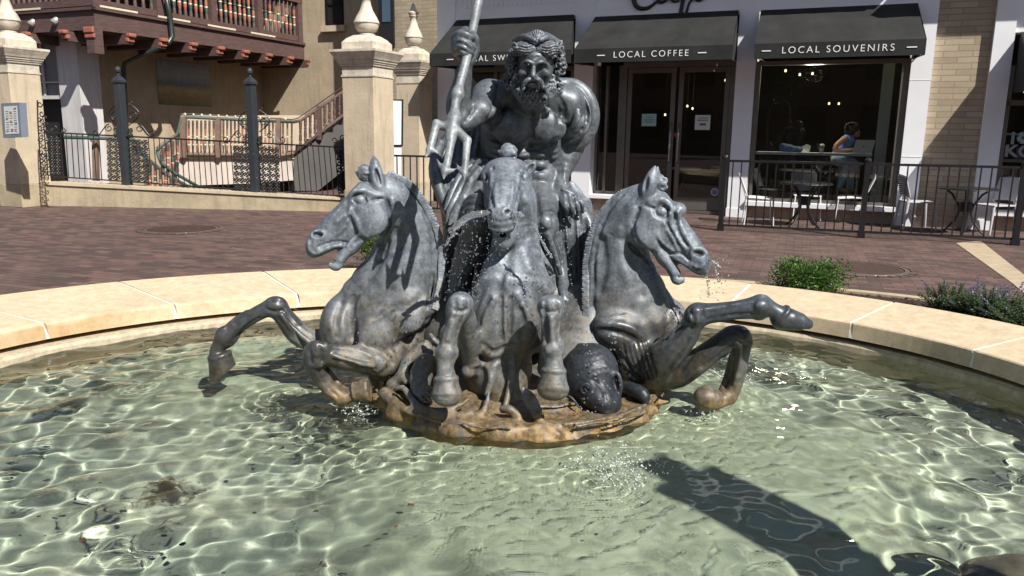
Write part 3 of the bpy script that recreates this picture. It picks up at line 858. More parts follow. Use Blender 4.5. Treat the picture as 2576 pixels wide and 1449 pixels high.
# left horse
S = Sculpt()
frL = hframe(zB, (625, 470), 4.06, (-.74, .67), .16, .10)
offL = -100
def ctr(fr, off):   # put near eye on the traced point: shift the skull away from the viewer
    O, u_, v_, w_, s = fr
    sg = 1 if (w_ @ _f) > 0 else -1
    return sg * off
oL = ctr(frL, 96)
horse_head(S, frL, oL)
S.ch([zB(880, 470, 4.18, 165), zB(985, 640, 4.22, 205), zB(1000, 860, 4.24, 250), zB(935, 1100, 4.24, 300), zB(840, 1310, 4.26, 385)], .06, fy=1.45)
S.ch([zB(1010, 330, 4.17, 20), zB(1110, 450, 4.19, 26), zB(1185, 590, 4.2, 30), zB(1240, 740, 4.22, 30), zB(1262, 900, 4.22, 30), zB(1255, 1100, 4.2, 30), zB(1215, 1350, 4.12, 26)], .03)
S.e(zF(1580, 560, 4.3), (.30, .20, .235), .06)
S.e(zF(1700, 760, 4.25), (.18, .17, .17), .06)
S.e(zF(1290, 560, 4.22), (.105, .15, .16), .06)
S.e(zF(1840, 430, 4.14), (.13, .08, .12), .05)
S.e(zF(1640, 600, 4.1), (.13, .07, .15), .05)
S.c(zF(1760, 640, 4.35, 260), zF(2050, 760, 4.6, 260), .06)
S.ch([zF(1280, 780, 4.24, 120), zF(1120, 690, 4.27, 98), zF(960, 620, 4.27, 98), zF(845, 490, 4.26, 82), zF(775, 400, 4.25, 74)], .04)
S.e(zF(790, 400, 4.25), (.052, .05, .052), .03)
S.ch([zF(1060, 700, 4.2, 22), zF(900, 570, 4.2, 18), zF(820, 470, 4.2, 14)], .02)
S.ch([zF(740, 400, 4.25, 68), zF(600, 470, 4.23, 62), zF(440, 570, 4.22, 60), zF(365, 630, 4.21, 72)], .03)
S.ch([zF(640, 470, 4.24, 22), zF(500, 580, 4.24, 22), zF(440, 660, 4.22, 30)], .02)
S.ch([zF(350, 640, 4.21, 62), zF(300, 740, 4.2, 54), zF(300, 800, 4.2, 70)], .03)
S.ch([zF(400, 690, 4.22, 40), zF(370, 710, 4.22, 34)], .02)
def hoof(z1, z2, r1, r2, fy=1., k=.006):
    S.c((z1, r1), (z2, r2), k)
hs = zF.m(4.2)
S.fr(zF(322, 790, 4.2, 94), zF(368, 995, 4.2, 128), .01)
S.fr(zF(317, 775, 4.2, 98), zF(325, 800, 4.2, 104), .008)
S.e(zF(628, 1212, 4.2), (.27, .27, .27), .008, cut=True)
S.ch([zF(1640, 830, 4.08, 150), zF(1420, 820, 3.99, 112), zF(1220, 795, 3.94, 96), zF(1100, 780, 3.93, 92)], .04)
S.e(zF(1092, 760, 3.92), (.055, .055, .055), .03)
S.ch([zF(1080, 850, 3.93, 88), zF(1110, 930, 3.94, 74), zF(1200, 1050, 3.95, 68), zF(1300, 1130, 3.95, 66)], .03)
S.ch([zF(1190, 900, 3.99, 20), zF(1290, 1030, 4.0, 20), zF(1350, 1070, 4.0, 22)], .02)
S.ch([zF(1560, 880, 3.95, 16), zF(1400, 850, 3.9, 20), zF(1240, 800, 3.89, 14)], .02)
S.ch([zF(1310, 1140, 3.95, 58), zF(1390, 1110, 3.95, 60), zF(1430, 1080, 3.95, 74)], .03)
S.fr(zF(1410, 1085, 3.95, 84), zF(1530, 1068, 3.95, 108), .01)
S.fr(zF(1400, 1090, 3.95, 90), zF(1418, 1086, 3.95, 94), .006)
# carved detail, left horse
S.b(zB, 625, 470, 70, 56, 40, 20, .012, 0, True)
S.b(zB, 626, 472, 50, 43, 44, 0, .004, -.1)
S.s(zB, [(560, 482, 10), (588, 436, 13), (640, 426, 14), (684, 452, 13), (700, 492, 9)], .004, .1)
S.s(zB, [(568, 492, 9), (604, 520, 11), (650, 522, 11), (690, 500, 9)], .004, .1)
S.s(zB, [(600, 400, 14), (660, 395, 18), (740, 430, 16), (810, 440, 12)], .012, .2)
S.s(zB, [(690, 482, 8), (740, 472, 12), (800, 462, 8)], .008, 0, True)
S.b(zB, 715, 640, 125, 125, 44, 0, .04, .3)
S.s(zB, [(845, 480, 12), (868, 600, 16), (850, 700, 16), (795, 775, 12), (700, 800, 9)], .014, -.1, True)
S.s(zB, [(880, 470, 12), (905, 600, 16), (885, 700, 14), (830, 790, 12)], .016, .1)
S.s(zB, [(555, 560, 14), (600, 640, 18), (630, 720, 18), (690, 775, 12)], .012, .2)
S.s(zB, [(530, 600, 10), (570, 680, 13), (600, 740, 10)], .01, -.1, True)
S.s(zB, [(560, 540, 12), (500, 600, 15), (430, 650, 12)], .012, .2)
S.s(zB, [(545, 510, 9), (535, 600, 10), (500, 690, 10), (420, 760, 9)], .008, .1)
S.s(zB, [(640, 330, 10), (560, 420, 12), (480, 520, 12), (390, 620, 9)], .014, .1)
S.s(zB, [(232, 775, 12), (246, 735, 15), (300, 722, 15), (332, 748, 14), (312, 790, 11)], .006, .1)
S.b(zB, 284, 752, 40, 20, 36, 5, .006, 0, True)
S.s(zB, [(215, 800, 12), (215, 860, 15), (262, 902, 16), (340, 868, 15), (430, 842, 14), (515, 846, 11)], .006, .2)
S.s(zB, [(280, 850, 8), (360, 822, 11), (450, 806, 10), (520, 815, 7)], .008, -.1, True)
S.s(zB, [(520, 850, 9), (556, 800, 13), (620, 752, 11)], .008, .1)
S.s(zB, [(545, 860, 9), (600, 800, 11), (660, 790, 9)], .008, -.1, True)
S.b(zB, 768, 300, 20, 90, 46, -14, .006, -.1, True)
for i in range(6):
    S.s(zB, [(770 + 6 * i, 822 + 20 * i, 6), (850 + 6 * i, 775 + 20 * i, 11), (915 + 12 * i, 690 + 22 * i, 7)], .012, -.1, True)
S.s(zB, [(1000, 350, 9), (1090, 480, 12), (1160, 640, 13), (1200, 800, 13), (1210, 1000, 13), (1190, 1200, 13), (1170, 1340, 9)], .012, -.1, True)
S.s(zB, [(860, 820, 14), (760, 1000, 24), (640, 1180, 26), (540, 1290, 18)], .05, 0, True)
S.s(zB, [(960, 560, 16), (1010, 760, 26), (980, 960, 24), (900, 1150, 16)], .05, .3)
S.s(zB, [(905, 800, 12), (870, 960, 18), (790, 1120, 16)], .05, .2)
S.s(zF, [(1400, 330, 14), (1375, 480, 24), (1400, 640, 18)], .04, 0, True)
S.s(zF, [(1300, 380, 12), (1260, 500, 20), (1270, 640, 14)], .03, 0, True)
S.s(zF, [(1950, 330, 14), (1850, 400, 24), (1700, 430, 26), (1560, 520, 16)], .04, 0, True)
S.s(zF, [(1980, 520, 14), (1880, 640, 22), (1740, 720, 20)], .04, 0, True)
S.b(zF, 1820, 520, 130, 90, 50, 10, .05, .2)
S.b(zF, 1560, 640, 120, 100, 50, 0, .05, .2)
S.s(zF, [(1500, 720, 12), (1620, 760, 20), (1700, 850, 20), (1640, 940, 12)], .03, 0, True)
for L_ in (((870, 540), (960, 660), (1040, 790)), ((640, 490), (540, 560), (450, 660)), ((1240, 830), (1400, 870), (1570, 940)), ((1200, 900), (1260, 1010), (1330, 1090)), ((1110, 930), (1190, 1060), (1270, 1130))):
    S.s(zF, [(x, y, (8, 14, 8)[q]) for q, (x, y) in enumerate(L_)], .014, -.1, True)
for L_ in (((1090, 660), (960, 560), (850, 430)), ((560, 420), (440, 500), (330, 600)), ((1240, 720), (1400, 740), (1540, 800)), ((1060, 870), (1140, 1000), (1250, 1130))):
    S.s(zF, [(x, y, (8, 13, 8)[q]) for q, (x, y) in enumerate(L_)], .016, .2)
S.b(zF, 1100, 740, 60, 60, 30, 0, .02)
S.b(zF, 1110, 860, 50, 40, 26, 0, .02)
for zz_, pts_ in ((zF, ((735, 350), (770, 345), (815, 365))), (zF, ((700, 420), (760, 440), (830, 430))), (zF, ((1040, 720), (1050, 780), (1060, 850))), (zF, ((1130, 720), (1150, 790), (1140, 860)))):
    S.s(zz_, [(x, y, (9, 15, 9)[q]) for q, (x, y) in enumerate(pts_)], .012, 0, True)
S.b(zF, 1170, 740, 40, 60, 30, 0, .02); S.b(zF, 790, 350, 36, 26, 24, 20, .015)
HL = sculpt_obj('horse', S, H, LEADL, ROOT)
HL['label'] = 'horse at the left facing left, mouth open, hoof lifted over the water'
S, P_ = mane(zB, [(850, 262, 4.15), (1000, 318, 4.17), (1105, 430, 4.18), (1185, 565, 4.19), (1252, 720, 4.2), (1288, 890, 4.21), (1284, 1100, 4.18), (1228, 1370, 4.1)], 1, HL, frL)
forelock(S, zB, 662, 262, 4.12, 58, 62, 1)
sculpt_obj('mane', S, .0055, LEAD, HL)

# right horse
S = Sculpt()
frR = hframe(zE, (880, 460), 4.04, (.62, .78), .30, .14)
oR = ctr(frR, 96)
horse_head(S, frR, oR)
S.ch([zE(630, 460, 4.18, 180), zE(545, 640, 4.22, 222), zE(530, 860, 4.24, 262), zE(560, 1050, 4.24, 300), zE(610, 1230, 4.26, 360)], .06, fy=1.45)
S.ch([zE(560, 330, 4.17, 20), zE(450, 430, 4.19, 26), zE(370, 560, 4.2, 30), zE(320, 720, 4.22, 30), zE(300, 900, 4.22, 30), zE(300, 1150, 4.2, 34), zE(310, 1400, 4.16, 34)], .03)
S.e(zG(500, 480, 4.3), (.275, .20, .23), .06)
S.e(zG(850, 430, 4.25), (.10, .14, .13), .05)
S.e(zG(440, 500, 4.1), (.16, .07, .11), .05, rot=(0, 20, 0))
S.e(zG(620, 740, 4.1), (.13, .12, .14), .05)
S.c(zG(420, 600, 4.35, 260), zG(50, 760, 4.6, 260), .06)
S.ch([zG(690, 850, 4.06, 112), zG(740, 760, 3.98, 135), zG(850, 650, 3.93, 132), zG(960, 540, 3.9, 108), zG(1035, 420, 3.88, 86)], .04)
S.e(zG(1050, 370, 3.87), (.056, .055, .055), .03)
S.ch([zG(760, 900, 3.96, 16), zG(900, 740, 3.87, 20), zG(1010, 560, 3.85, 14)], .02)
S.ch([zG(640, 700, 3.93, 18), zG(800, 560, 3.87, 18), zG(960, 430, 3.84, 12)], .02)
S.ch([zG(1080, 350, 3.87, 88), zG(1200, 345, 3.86, 80), zG(1400, 318, 3.84, 75), zG(1560, 290, 3.83, 86)], .03)
S.ch([zG(1130, 410, 3.87, 24), zG(1350, 375, 3.85, 22), zG(1540, 370, 3.84, 30)], .02)
S.ch([zG(1590, 280, 3.83, 76), zG(1680, 330, 3.82, 66), zG(1740, 370, 3.82, 82)], .03)
S.e(zG(1570, 360, 3.84), (.032, .03, .03), .02)
S.ch([zG(1745, 392, 3.82, 94), zG(1800, 398, 3.82, 92), zG(1880, 416, 3.82, 76), zG(1955, 438, 3.82, 44)], .01, n=1)
S.fr(zG(1726, 346, 3.82, 96), zG(1742, 362, 3.82, 100), .006)
S.e(zG(1948, 862, 3.82), (.236, .236, .236), .006, cut=True)
S.ch([zG(760, 860, 4.12, 120), zG(900, 850, 4.08, 110), zG(1050, 750, 4.04, 108), zG(1200, 640, 4.02, 96), zG(1330, 540, 4.0, 88)], .04)
S.e(zG(1400, 540, 3.99), (.062, .058, .062), .03)
S.ch([zG(1420, 590, 3.99, 88), zG(1410, 700, 4.0, 72), zG(1385, 850, 4.02, 66), zG(1350, 960, 4.03, 66), zG(1320, 1010, 4.03, 70)], .03)
S.ch([zG(1340, 690, 4.04, 22), zG(1300, 850, 4.06, 22), zG(1265, 960, 4.05, 26)], .02)
S.ch([zG(1310, 1020, 4.03, 62), zG(1240, 1060, 4.0, 62), zG(1190, 1050, 3.98, 70)], .03)
S.fr(zG(1215, 1050, 3.99, 84), zG(1125, 1032, 3.95, 104), .02)
S.e(zG(1130, 1030, 3.95), tuple(x * zG.m(3.95) for x in (104, 100, 98)), .02)
S.fr(zG(1222, 1052, 3.99, 88), zG(1200, 1048, 3.985, 94), .006)
# carved detail, right horse
S.e(zE(1010, 450, 4.06), (.045, .05, .04), .03)
S.b(zE, 880, 460, 70, 62, 42, 0, .012, 0, True)
S.b(zE, 882, 462, 47, 44, 44, 0, .004, -.1)
S.s(zE, [(822, 460, 9), (845, 420, 13), (890, 406, 14), (930, 432, 13), (945, 480, 9)], .004, .1)
S.s(zE, [(826, 478, 9), (860, 506, 11), (905, 508, 11), (938, 490, 9)], .004, .1)
S.s(zE, [(770, 380, 12), (830, 372, 17), (890, 362, 17), (945, 395, 14), (965, 450, 9)], .012, .2)
S.s(zE, [(740, 410, 8), (790, 430, 13), (825, 440, 9)], .008, -.1, True)
S.b(zE, 760, 640, 110, 125, 44, 0, .04, .3)
S.s(zE, [(700, 440, 11), (655, 560, 15), (665, 670, 15), (730, 750, 13), (830, 800, 9)], .014, -.1, True)
S.s(zE, [(665, 440, 11), (625, 570, 16), (635, 690, 16), (710, 780, 12)], .016, .1)
S.s(zE, [(950, 480, 14), (960, 580, 15), (1010, 680, 17), (1080, 760, 14)], .014, .2)
S.s(zE, [(1010, 470, 12), (1040, 580, 12), (1090, 690, 12), (1130, 750, 11)], .014, .1)
S.s(zE, [(985, 480, 8), (1005, 590, 9), (1050, 690, 9), (1090, 740, 8)], .01, -.1, True)
S.s(zE, [(900, 560, 12), (935, 620, 13), (985, 700, 14), (1020, 790, 12)], .012, .2)
S.s(zE, [(925, 560, 7), (965, 640, 11), (1015, 730, 9)], .008, -.1, True)
S.s(zE, [(850, 640, 9), (860, 690, 12), (930, 750, 13), (1000, 800, 9)], .01, .1)
S.s(zE, [(840, 680, 8), (880, 740, 12), (950, 790, 10)], .01, -.1, True)
S.s(zE, [(1118, 815, 12), (1128, 772, 15), (1185, 756, 15), (1236, 782, 13), (1246, 815, 10)], .006, .1)
S.b(zE, 1180, 800, 46, 24, 38, 8, .006, 0, True)
S.s(zE, [(960, 815, 10), (1040, 830, 14), (1110, 880, 16), (1180, 912, 15), (1225, 890, 12)], .006, .2)
S.s(zE, [(960, 800, 7), (1040, 800, 10), (1100, 850, 9)], .008, -.1, True)
S.s(zE, [(955, 820, 8), (980, 880, 10), (1030, 950, 9)], .006, .3)
S.b(zE, 755, 260, 20, 85, 40, 12, .006, -.2, True)
for i in range(6):
    S.s(zE, [(455 + 30 * i, 640 + 14 * i, 5), (590 + 22 * i, 700 + 22 * i, 11), (730 + 14 * i, 775 + 30 * i, 7)], .012, -.1, True)
S.s(zE, [(570, 330, 9), (470, 440, 12), (400, 580, 13), (355, 720, 13), (335, 900, 13), (330, 1150, 13), (330, 1300, 9)], .012, -.1, True)
S.s(zE, [(640, 440, 16), (560, 600, 26), (545, 800, 26), (600, 1000, 18)], .05, .3)
S.s(zE, [(400, 700, 12), (420, 900, 20), (380, 1100, 14)], .05, 0, True)
S.s(zE, [(640, 820, 12), (700, 980, 20), (720, 1130, 16)], .05, 0, True)
S.s(zE, [(800, 900, 12), (830, 1040, 20), (900, 1180, 16)], .05, .2)
for i in range(6):   # pleats of the shoulder
    S.s(zG, [(470 + 36 * i, 600 - 4 * i, 6), (490 + 40 * i, 720, 15), (560 + 34 * i, 870, 9)], .012, -.1, True)
for i in range(3):
    S.s(zG, [(300 + 70 * i, 650 + 20 * i, 9), (400 + 60 * i, 790, 18), (560 + 30 * i, 900, 9)], .02, -.1, True)
S.s(zG, [(120, 560, 12), (260, 480, 22), (420, 500, 22), (560, 560, 12)], .03, -.1, True)
S.s(zG, [(200, 500, 12), (340, 440, 20), (520, 470, 20), (620, 540, 12)], .03, .2)
S.s(zG, [(230, 410, 8), (340, 385, 12), (440, 375, 12), (510, 362, 8)], .004, .3)
S.b(zG, 700, 460, 90, 120, 50, 20, .05, .2)
for L_ in (((760, 880), (880, 740), (1000, 560)), ((690, 650), (820, 570), (960, 440)), ((1140, 400), (1340, 365), (1540, 350)), ((1100, 780), (1230, 700), (1340, 600)), ((1360, 650), (1345, 800), (1290, 950)), ((1070, 600), (1010, 700), (930, 820))):
    S.s(zG, [(x, y, (8, 15, 8)[q]) for q, (x, y) in enumerate(L_)], .014, -.1, True)
for L_ in (((720, 760), (850, 640), (990, 480)), ((1120, 320), (1300, 290), (1500, 260)), ((1420, 640), (1400, 780), (1360, 920)), ((1100, 860), (1220, 760), (1330, 650))):
    S.s(zG, [(x, y, (8, 14, 8)[q]) for q, (x, y) in enumerate(L_)], .016, .2)
S.b(zG, 1045, 390, 60, 50, 34, 20, .02)
S.b(zG, 1420, 540, 60, 60, 34, 0, .02)
S.b(zG, 1580, 290, 50, 40, 26, 0, .02)
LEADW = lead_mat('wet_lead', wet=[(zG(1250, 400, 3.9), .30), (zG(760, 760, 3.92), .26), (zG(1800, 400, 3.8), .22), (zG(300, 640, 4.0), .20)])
for pts_ in (((1010, 330), (1040, 400), (1030, 450)), ((1090, 310), (1110, 370), (1090, 440)), ((1370, 480), (1430, 500), (1460, 560)), ((1370, 560), (1430, 600), (1465, 620))):
    S.s(zG, [(x, y, (9, 15, 9)[q]) for q, (x, y) in enumerate(pts_)], .012, 0, True)
S.b(zG, 1060, 330, 36, 30, 26, 0, .015); S.b(zG, 1460, 520, 26, 40, 24, 0, .015)
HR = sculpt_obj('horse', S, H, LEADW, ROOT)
HR['label'] = 'horse at the right facing right, foreleg stretched out over the rim'
S, P_ = mane(zE, [(660, 285, 4.15), (545, 318, 4.17), (432, 420, 4.18), (345, 552, 4.19), (292, 710, 4.2), (268, 880, 4.21), (262, 1100, 4.18), (268, 1400, 4.14)], -1, HR, frR)
forelock(S, zE, 862, 238, 4.12, 60, 62, 2)
sculpt_obj('mane', S, .0055, LEAD, HR)

# middle horse
S = Sculpt()
frM = hframe(zC, (755, 300), 3.86, (-.06, 1.), .0, .93)
S.e(zC(772, 262, 4.0), (.124, .09, .085), .03)
S.ch([zC(765, 320, 3.96, 158), zC(752, 420, 3.88, 140), zC(740, 520, 3.81, 120), zC(732, 600, 3.765, 124), zC(735, 655, 3.765, 110)], .03)
S.e(zC(885, 470, 4.0), (.065, .12, .125), .04)
S.e(zC(660, 440, 4.0), (.05, .11, .115), .04)
S.ch([zC(790, 690, 3.95, 110), zC(755, 770, 3.86, 92), zC(735, 805, 3.81, 74)], .03)
S.ch([zC(640, 742, 3.74, 14), zC(735, 750, 3.74, 30), zC(830, 738, 3.74, 14)], .008, cut=True)
S.c(zC(735, 750, 3.74, 26), zC(745, 745, 3.85, 24), .008, cut=True)
S.ch([zC(890, 250, 4.0, 46), zC(935, 232, 3.99, 54), zC(970, 200, 3.98, 40), zC(1000, 168, 3.97, 8)], .012)
S.ch([zC(665, 250, 4.0, 40), zC(645, 225, 4.0, 42), zC(655, 190, 4.0, 30), zC(680, 178, 4.0, 14)], .012)
S.ch([zC(790, 330, 4.04, 140), zC(825, 560, 4.06, 165), zC(825, 800, 4.02, 175), zC(815, 980, 4.0, 205), zC(805, 1120, 3.98, 270)], .06)
S.ch([zC(930, 480, 4.0, 60), zC(950, 700, 4.0, 60), zC(990, 950, 4.0, 60), zC(1090, 1200, 3.98, 70)], .05)
S.e(zD(955, 400, 3.98), (.225, .17, .235), .06)
S.e(zD(900, 800, 4.02), (.19, .17, .2), .06)
S.e(zD(860, 400, 3.845), (.075, .055, .15), .04, rot=(0, 10, 0))
S.e(zD(1090, 380, 3.85), (.085, .055, .15), .04, rot=(0, -10, 0))
S.e(zD(870, 620, 3.86), (.07, .05, .07), .03)
S.ch([zD(860, 150, 3.86, 20), zD(800, 300, 3.83, 24), zD(780, 480, 3.83, 20)], .03)
S.ch([zD(1060, 140, 3.87, 18), zD(1130, 300, 3.84, 22), zD(1160, 420, 3.85, 18)], .03)
S.ch([zD(900, 800, 3.95, 190), zD(960, 1000, 3.92, 170), zD(1000, 1150, 3.9, 190)], .05)
S.ch([zD(880, 700, 3.85, 24), zD(860, 860, 3.82, 28), zD(820, 1000, 3.8, 26)], .04)
S.ch([zD(1020, 720, 3.84, 26), zD(1010, 900, 3.8, 26), zD(960, 1130, 3.72, 26)], .04)
S.ch([zD(600, 560, 4.05, 180), zD(700, 500, 3.98, 160)], .05)
S.ch([zD(1260, 520, 4.05, 150), zD(1180, 480, 3.98, 140)], .05)
# forelegs: forearm, knee, hanging cannon
S.ch([zD(690, 800, 3.86, 62), zD(690, 640, 3.8, 84), zD(660, 450, 3.72, 88), zD(625, 300, 3.64, 82)], .03)
S.e(zD(665, 820, 3.82), (.035, .035, .035), .02)
S.e(zD(608, 268, 3.62), (.058, .058, .055), .03)
S.e(zD(570, 330, 3.60), (.045, .045, .06), .03)
S.ch([zD(585, 330, 3.6, 82), zD(545, 450, 3.59, 66), zD(510, 570, 3.58, 70), zD(490, 680, 3.57, 84)], .03)
S.ch([zD(540, 420, 3.55, 20), zD(500, 560, 3.54, 18)], .02)
S.e(zD(440, 665, 3.57), (.024, .03, .03), .02)
S.e(zD(550, 665, 3.57), (.024, .03, .03), .02)
S.ch([zD(488, 700, 3.57, 80), zD(482, 790, 3.55, 72), zD(488, 850, 3.55, 82)], .02)
S.fr(zD(489, 870, 3.55, 98), zD(494, 1000, 3.53, 124), .012)
S.e(zD(496, 1010, 3.53), tuple(x * zD.m(3.53) for x in (126, 112, 96)), .015)
S.fr(zD(488, 855, 3.55, 100), zD(490, 890, 3.545, 112), .006)
S.ch([zD(1290, 800, 3.9, 70), zD(1330, 600, 3.82, 84), zD(1340, 420, 3.72, 86), zD(1335, 300, 3.64, 84)], .03)
S.e(zD(1335, 290, 3.62), (.066, .058, .052), .03)
S.e(zD(1400, 300, 3.62), (.026, .035, .05), .02)
S.ch([zD(1335, 340, 3.6, 90), zD(1335, 480, 3.59, 76), zD(1345, 570, 3.58, 76), zD(1350, 640, 3.57, 88)], .03)
S.ch([zD(1335, 380, 3.54, 22), zD(1345, 560, 3.535, 20)], .02)
S.e(zD(1290, 625, 3.57), (.022, .03, .03), .02)
S.e(zD(1405, 620, 3.57), (.024, .03, .03), .02)
S.ch([zD(1352, 680, 3.57, 80), zD(1355, 760, 3.55, 80), zD(1358, 800, 3.55, 90)], .02)
S.fr(zD(1356, 810, 3.55, 100), zD(1351, 960, 3.53, 130), .012)
S.e(zD(1351, 970, 3.53), tuple(x * zD.m(3.53) for x in (134, 112, 88)), .015)
S.fr(zD(1356, 790, 3.55, 102), zD(1355, 825, 3.545, 114), .006)
# carved detail, middle horse
S.b(zC, 962, 215, 22, 44, 30, 40, .006, -.2, True)
S.b(zC, 655, 225, 14, 32, 24, 20, .006, -.2, True)
for sx_, ex in ((1, 912), (-1, 600)):
    S.b(zC, ex, 292, 34, 50, 26, 0, .01, -.1, True)
    S.b(zC, ex, 294, 27, 38, 34, 0, .004, .1)
    S.s(zC, [(ex - 32, 290, 9), (ex - 18, 256, 12), (ex + 12, 250, 12), (ex + 30, 280, 9)], .004, .1)
    S.s(zC, [(ex - 30, 312, 8), (ex - 8, 336, 11), (ex + 20, 328, 9)], .004, .1)
S.s(zC, [(890, 235, 14), (862, 270, 18), (860, 330, 16), (850, 420, 12)], .012, .2)
S.s(zC, [(640, 240, 14), (655, 290, 18), (650, 350, 16), (662, 440, 12)], .012, .2)
S.s(zC, [(690, 330, 10), (680, 420, 13), (690, 520, 10)], .014, .1)
S.s(zC, [(820, 330, 10), (815, 420, 13), (790, 520, 10)], .014, .1)
S.s(zC, [(640, 380, 8), (648, 460, 12), (662, 530, 8)], .012, -.1, True)
S.s(zC, [(868, 380, 8), (860, 460, 12), (835, 530, 8)], .012, -.1, True)
S.s(zC, [(905, 380, 9), (915, 480, 14), (895, 590, 12), (850, 640, 9)], .014, .2)
S.b(zC, 640, 572, 16, 26, 30, 10, .006, 0, True)
S.b(zC, 775, 566, 28, 16, 30, -30, .006, 0, True)
S.s(zC, [(655, 605, 10), (660, 560, 13), (640, 540, 12), (618, 560, 9)], .006, .1)
S.s(zC, [(745, 590, 10), (742, 555, 13), (775, 540, 13), (808, 552, 9)], .006, .1)
S.s(zC, [(628, 690, 11), (680, 716, 15), (760, 718, 15), (830, 690, 11)], .006, .1)
S.s(zC, [(660, 640, 8), (730, 650, 10), (800, 632, 8)], .01, -.1, True)
S.s(zC, [(670, 790, 9), (735, 785, 13), (805, 775, 9)], .006, .1)
for i in range(5):
    S.s(zC, [(850, 695 + 24 * i, 5), (920, 690 + 24 * i, 10), (980, 655 + 24 * i, 6)], .01, -.1, True)
S.s(zC, [(700, 880, 14), (640, 1040, 24), (540, 1180, 14)], .05, .2)
S.s(zC, [(790, 880, 10), (770, 1000, 18), (700, 1150, 14)], .04, -.1, True)
S.s(zC, [(910, 900, 12), (960, 1040, 22), (1080, 1200, 14)], .05, .2)
S.s(zC, [(930, 480, 12), (990, 700, 18), (1020, 900, 14)], .04, .2)
S.s(zD, [(985, 60, 7), (968, 250, 10), (964, 450, 10), (975, 600, 7)], .03, .4)
S.s(zD, [(930, 230, 9), (925, 420, 15), (940, 560, 9)], .02, -.1, True)
S.s(zD, [(1010, 230, 9), (1005, 420, 15), (1000, 560, 9)], .02, -.1, True)
S.s(zD, [(870, 230, 12), (800, 360, 20), (770, 500, 20), (790, 620, 12)], .03, .2)
S.s(zD, [(830, 240, 9), (760, 370, 16), (745, 500, 12)], .03, -.1, True)
S.s(zD, [(1060, 200, 12), (1130, 330, 20), (1170, 440, 14)], .03, .2)
S.s(zD, [(1090, 330, 9), (1100, 430, 16), (1060, 560, 12)], .03, -.1, True)
S.s(zD, [(780, 600, 12), (860, 660, 18), (940, 640, 16), (1020, 600, 10)], .02, -.1, True)
S.s(zD, [(750, 700, 10), (850, 740, 16), (920, 720, 10)], .02, -.1, True)
S.s(zD, [(700, 780, 10), (760, 760, 14), (830, 800, 14), (850, 900, 10)], .02, .2)
S.s(zD, [(545, 350, 8), (490, 480, 12), (460, 600, 8)], .014, .2)
S.s(zD, [(620, 380, 8), (580, 500, 13), (560, 600, 8)], .012, -.1, True)
S.b(zD, 600, 255, 75, 55, 36, 0, .03)
S.b(zD, 490, 660, 60, 46, 26, 0, .02)
S.b(zD, 1345, 640, 60, 50, 26, 0, .02)
S.b(zD, 1335, 270, 85, 46, 30, 0, .02)
S.s(zD, [(1285, 340, 8), (1290, 470, 12), (1300, 590, 8)], .014, -.1, True)
S.s(zD, [(1390, 360, 8), (1390, 470, 12), (1395, 570, 8)], .012, -.1, True)
S.s(zD, [(1255, 330, 7), (1262, 430, 11), (1268, 550, 7)], .01, .1)
for y in (990, 1030, 1065):
    S.s(zD, [(400, y - 12, 4), (490, y, 5), (590, y - 14, 4)], .003, -.3, True)
for y in (900, 935, 970, 1005):
    S.s(zD, [(1260, y - 10, 4), (1355, y, 5), (1450, y - 10, 4)], .003, -.3, True)
for pts_ in (((560, 235), (570, 290), (560, 340)), ((660, 240), (655, 300), (640, 350)), ((1285, 250), (1290, 300), (1280, 350)), ((1385, 250), (1385, 300), (1395, 350)), ((560, 320), (610, 335), (650, 315)), ((1290, 330), (1340, 345), (1390, 325))):
    S.s(zD, [(x, y, (8, 14, 8)[q]) for q, (x, y) in enumerate(pts_)], .012, 0, True)
HM = sculpt_obj('horse', S, H, LEAD, ROOT)
HM['label'] = 'middle horse facing forward with both forelegs hanging'
S, P_ = mane(zC, [(790, 190, 4.05), (800, 230, 4.12), (805, 300, 4.17)], 1, HM, frM)
forelock(S, zC, 785, 92, 4.02, 66, 62, 3, -10)
sculpt_obj('mane', S, .0055, LEAD, HM)

# fish: big-headed carved fish under the right horse, tail curl under the left one
S = Sculpt()
S.e(zG(190, 850, 3.96), (.155, .16, .175), .04, rot=(0, 20, 0))
S.e(zG(280, 1030, 3.84), (.12, .11, .08), .04, rot=(0, 25, 0))
S.ch([zG(120, 620, 4.0, 30), zG(200, 680, 3.93, 26), zG(300, 760, 3.86, 22), zG(380, 850, 3.84, 16)], .02)
S.ch([zG(370, 815, 3.86, 14), zG(425, 840, 3.84, 18), zG(448, 930, 3.83, 20), zG(425, 1030, 3.83, 18), zG(380, 1070, 3.82, 14)], .015)
S.ch([zG(400, 850, 3.88, 40), zG(420, 950, 3.87, 46), zG(390, 1030, 3.86, 36)], .02)
S.ch([zG(125, 960, 3.77, 12), zG(145, 925, 3.765, 13), zG(185, 925, 3.76, 13), zG(205, 960, 3.76, 12), zG(180, 995, 3.765, 13), zG(140, 992, 3.77, 12), zG(125, 960, 3.77, 12)], .006)
S.e(zG(165, 960, 3.785), (.016, .016, .016), .004)
S.ch([zG(0, 1000, 3.78, 10), zG(60, 1040, 3.76, 14), zG(110, 1110, 3.75, 12)], .015)
S.ch([zG(230, 1070, 3.77, 18), zG(270, 1030, 3.755, 22), zG(305, 1050, 3.76, 16)], .012)
S.ch([zG(240, 1110, 3.76, 16), zG(330, 1150, 3.75, 22), zG(400, 1160, 3.78, 16)], .015)
S.c(zG(250, 1080, 3.745, 8), zG(380, 1110, 3.77, 8), .01, cut=True)
S.c(zG(200, 830, 4.0, 150), zG(60, 700, 4.3, 120), .05)
S.ch([zG(500, 950, 4.0, 60), zG(620, 1000, 3.92, 60), zG(650, 1070, 3.9, 30)], .03)
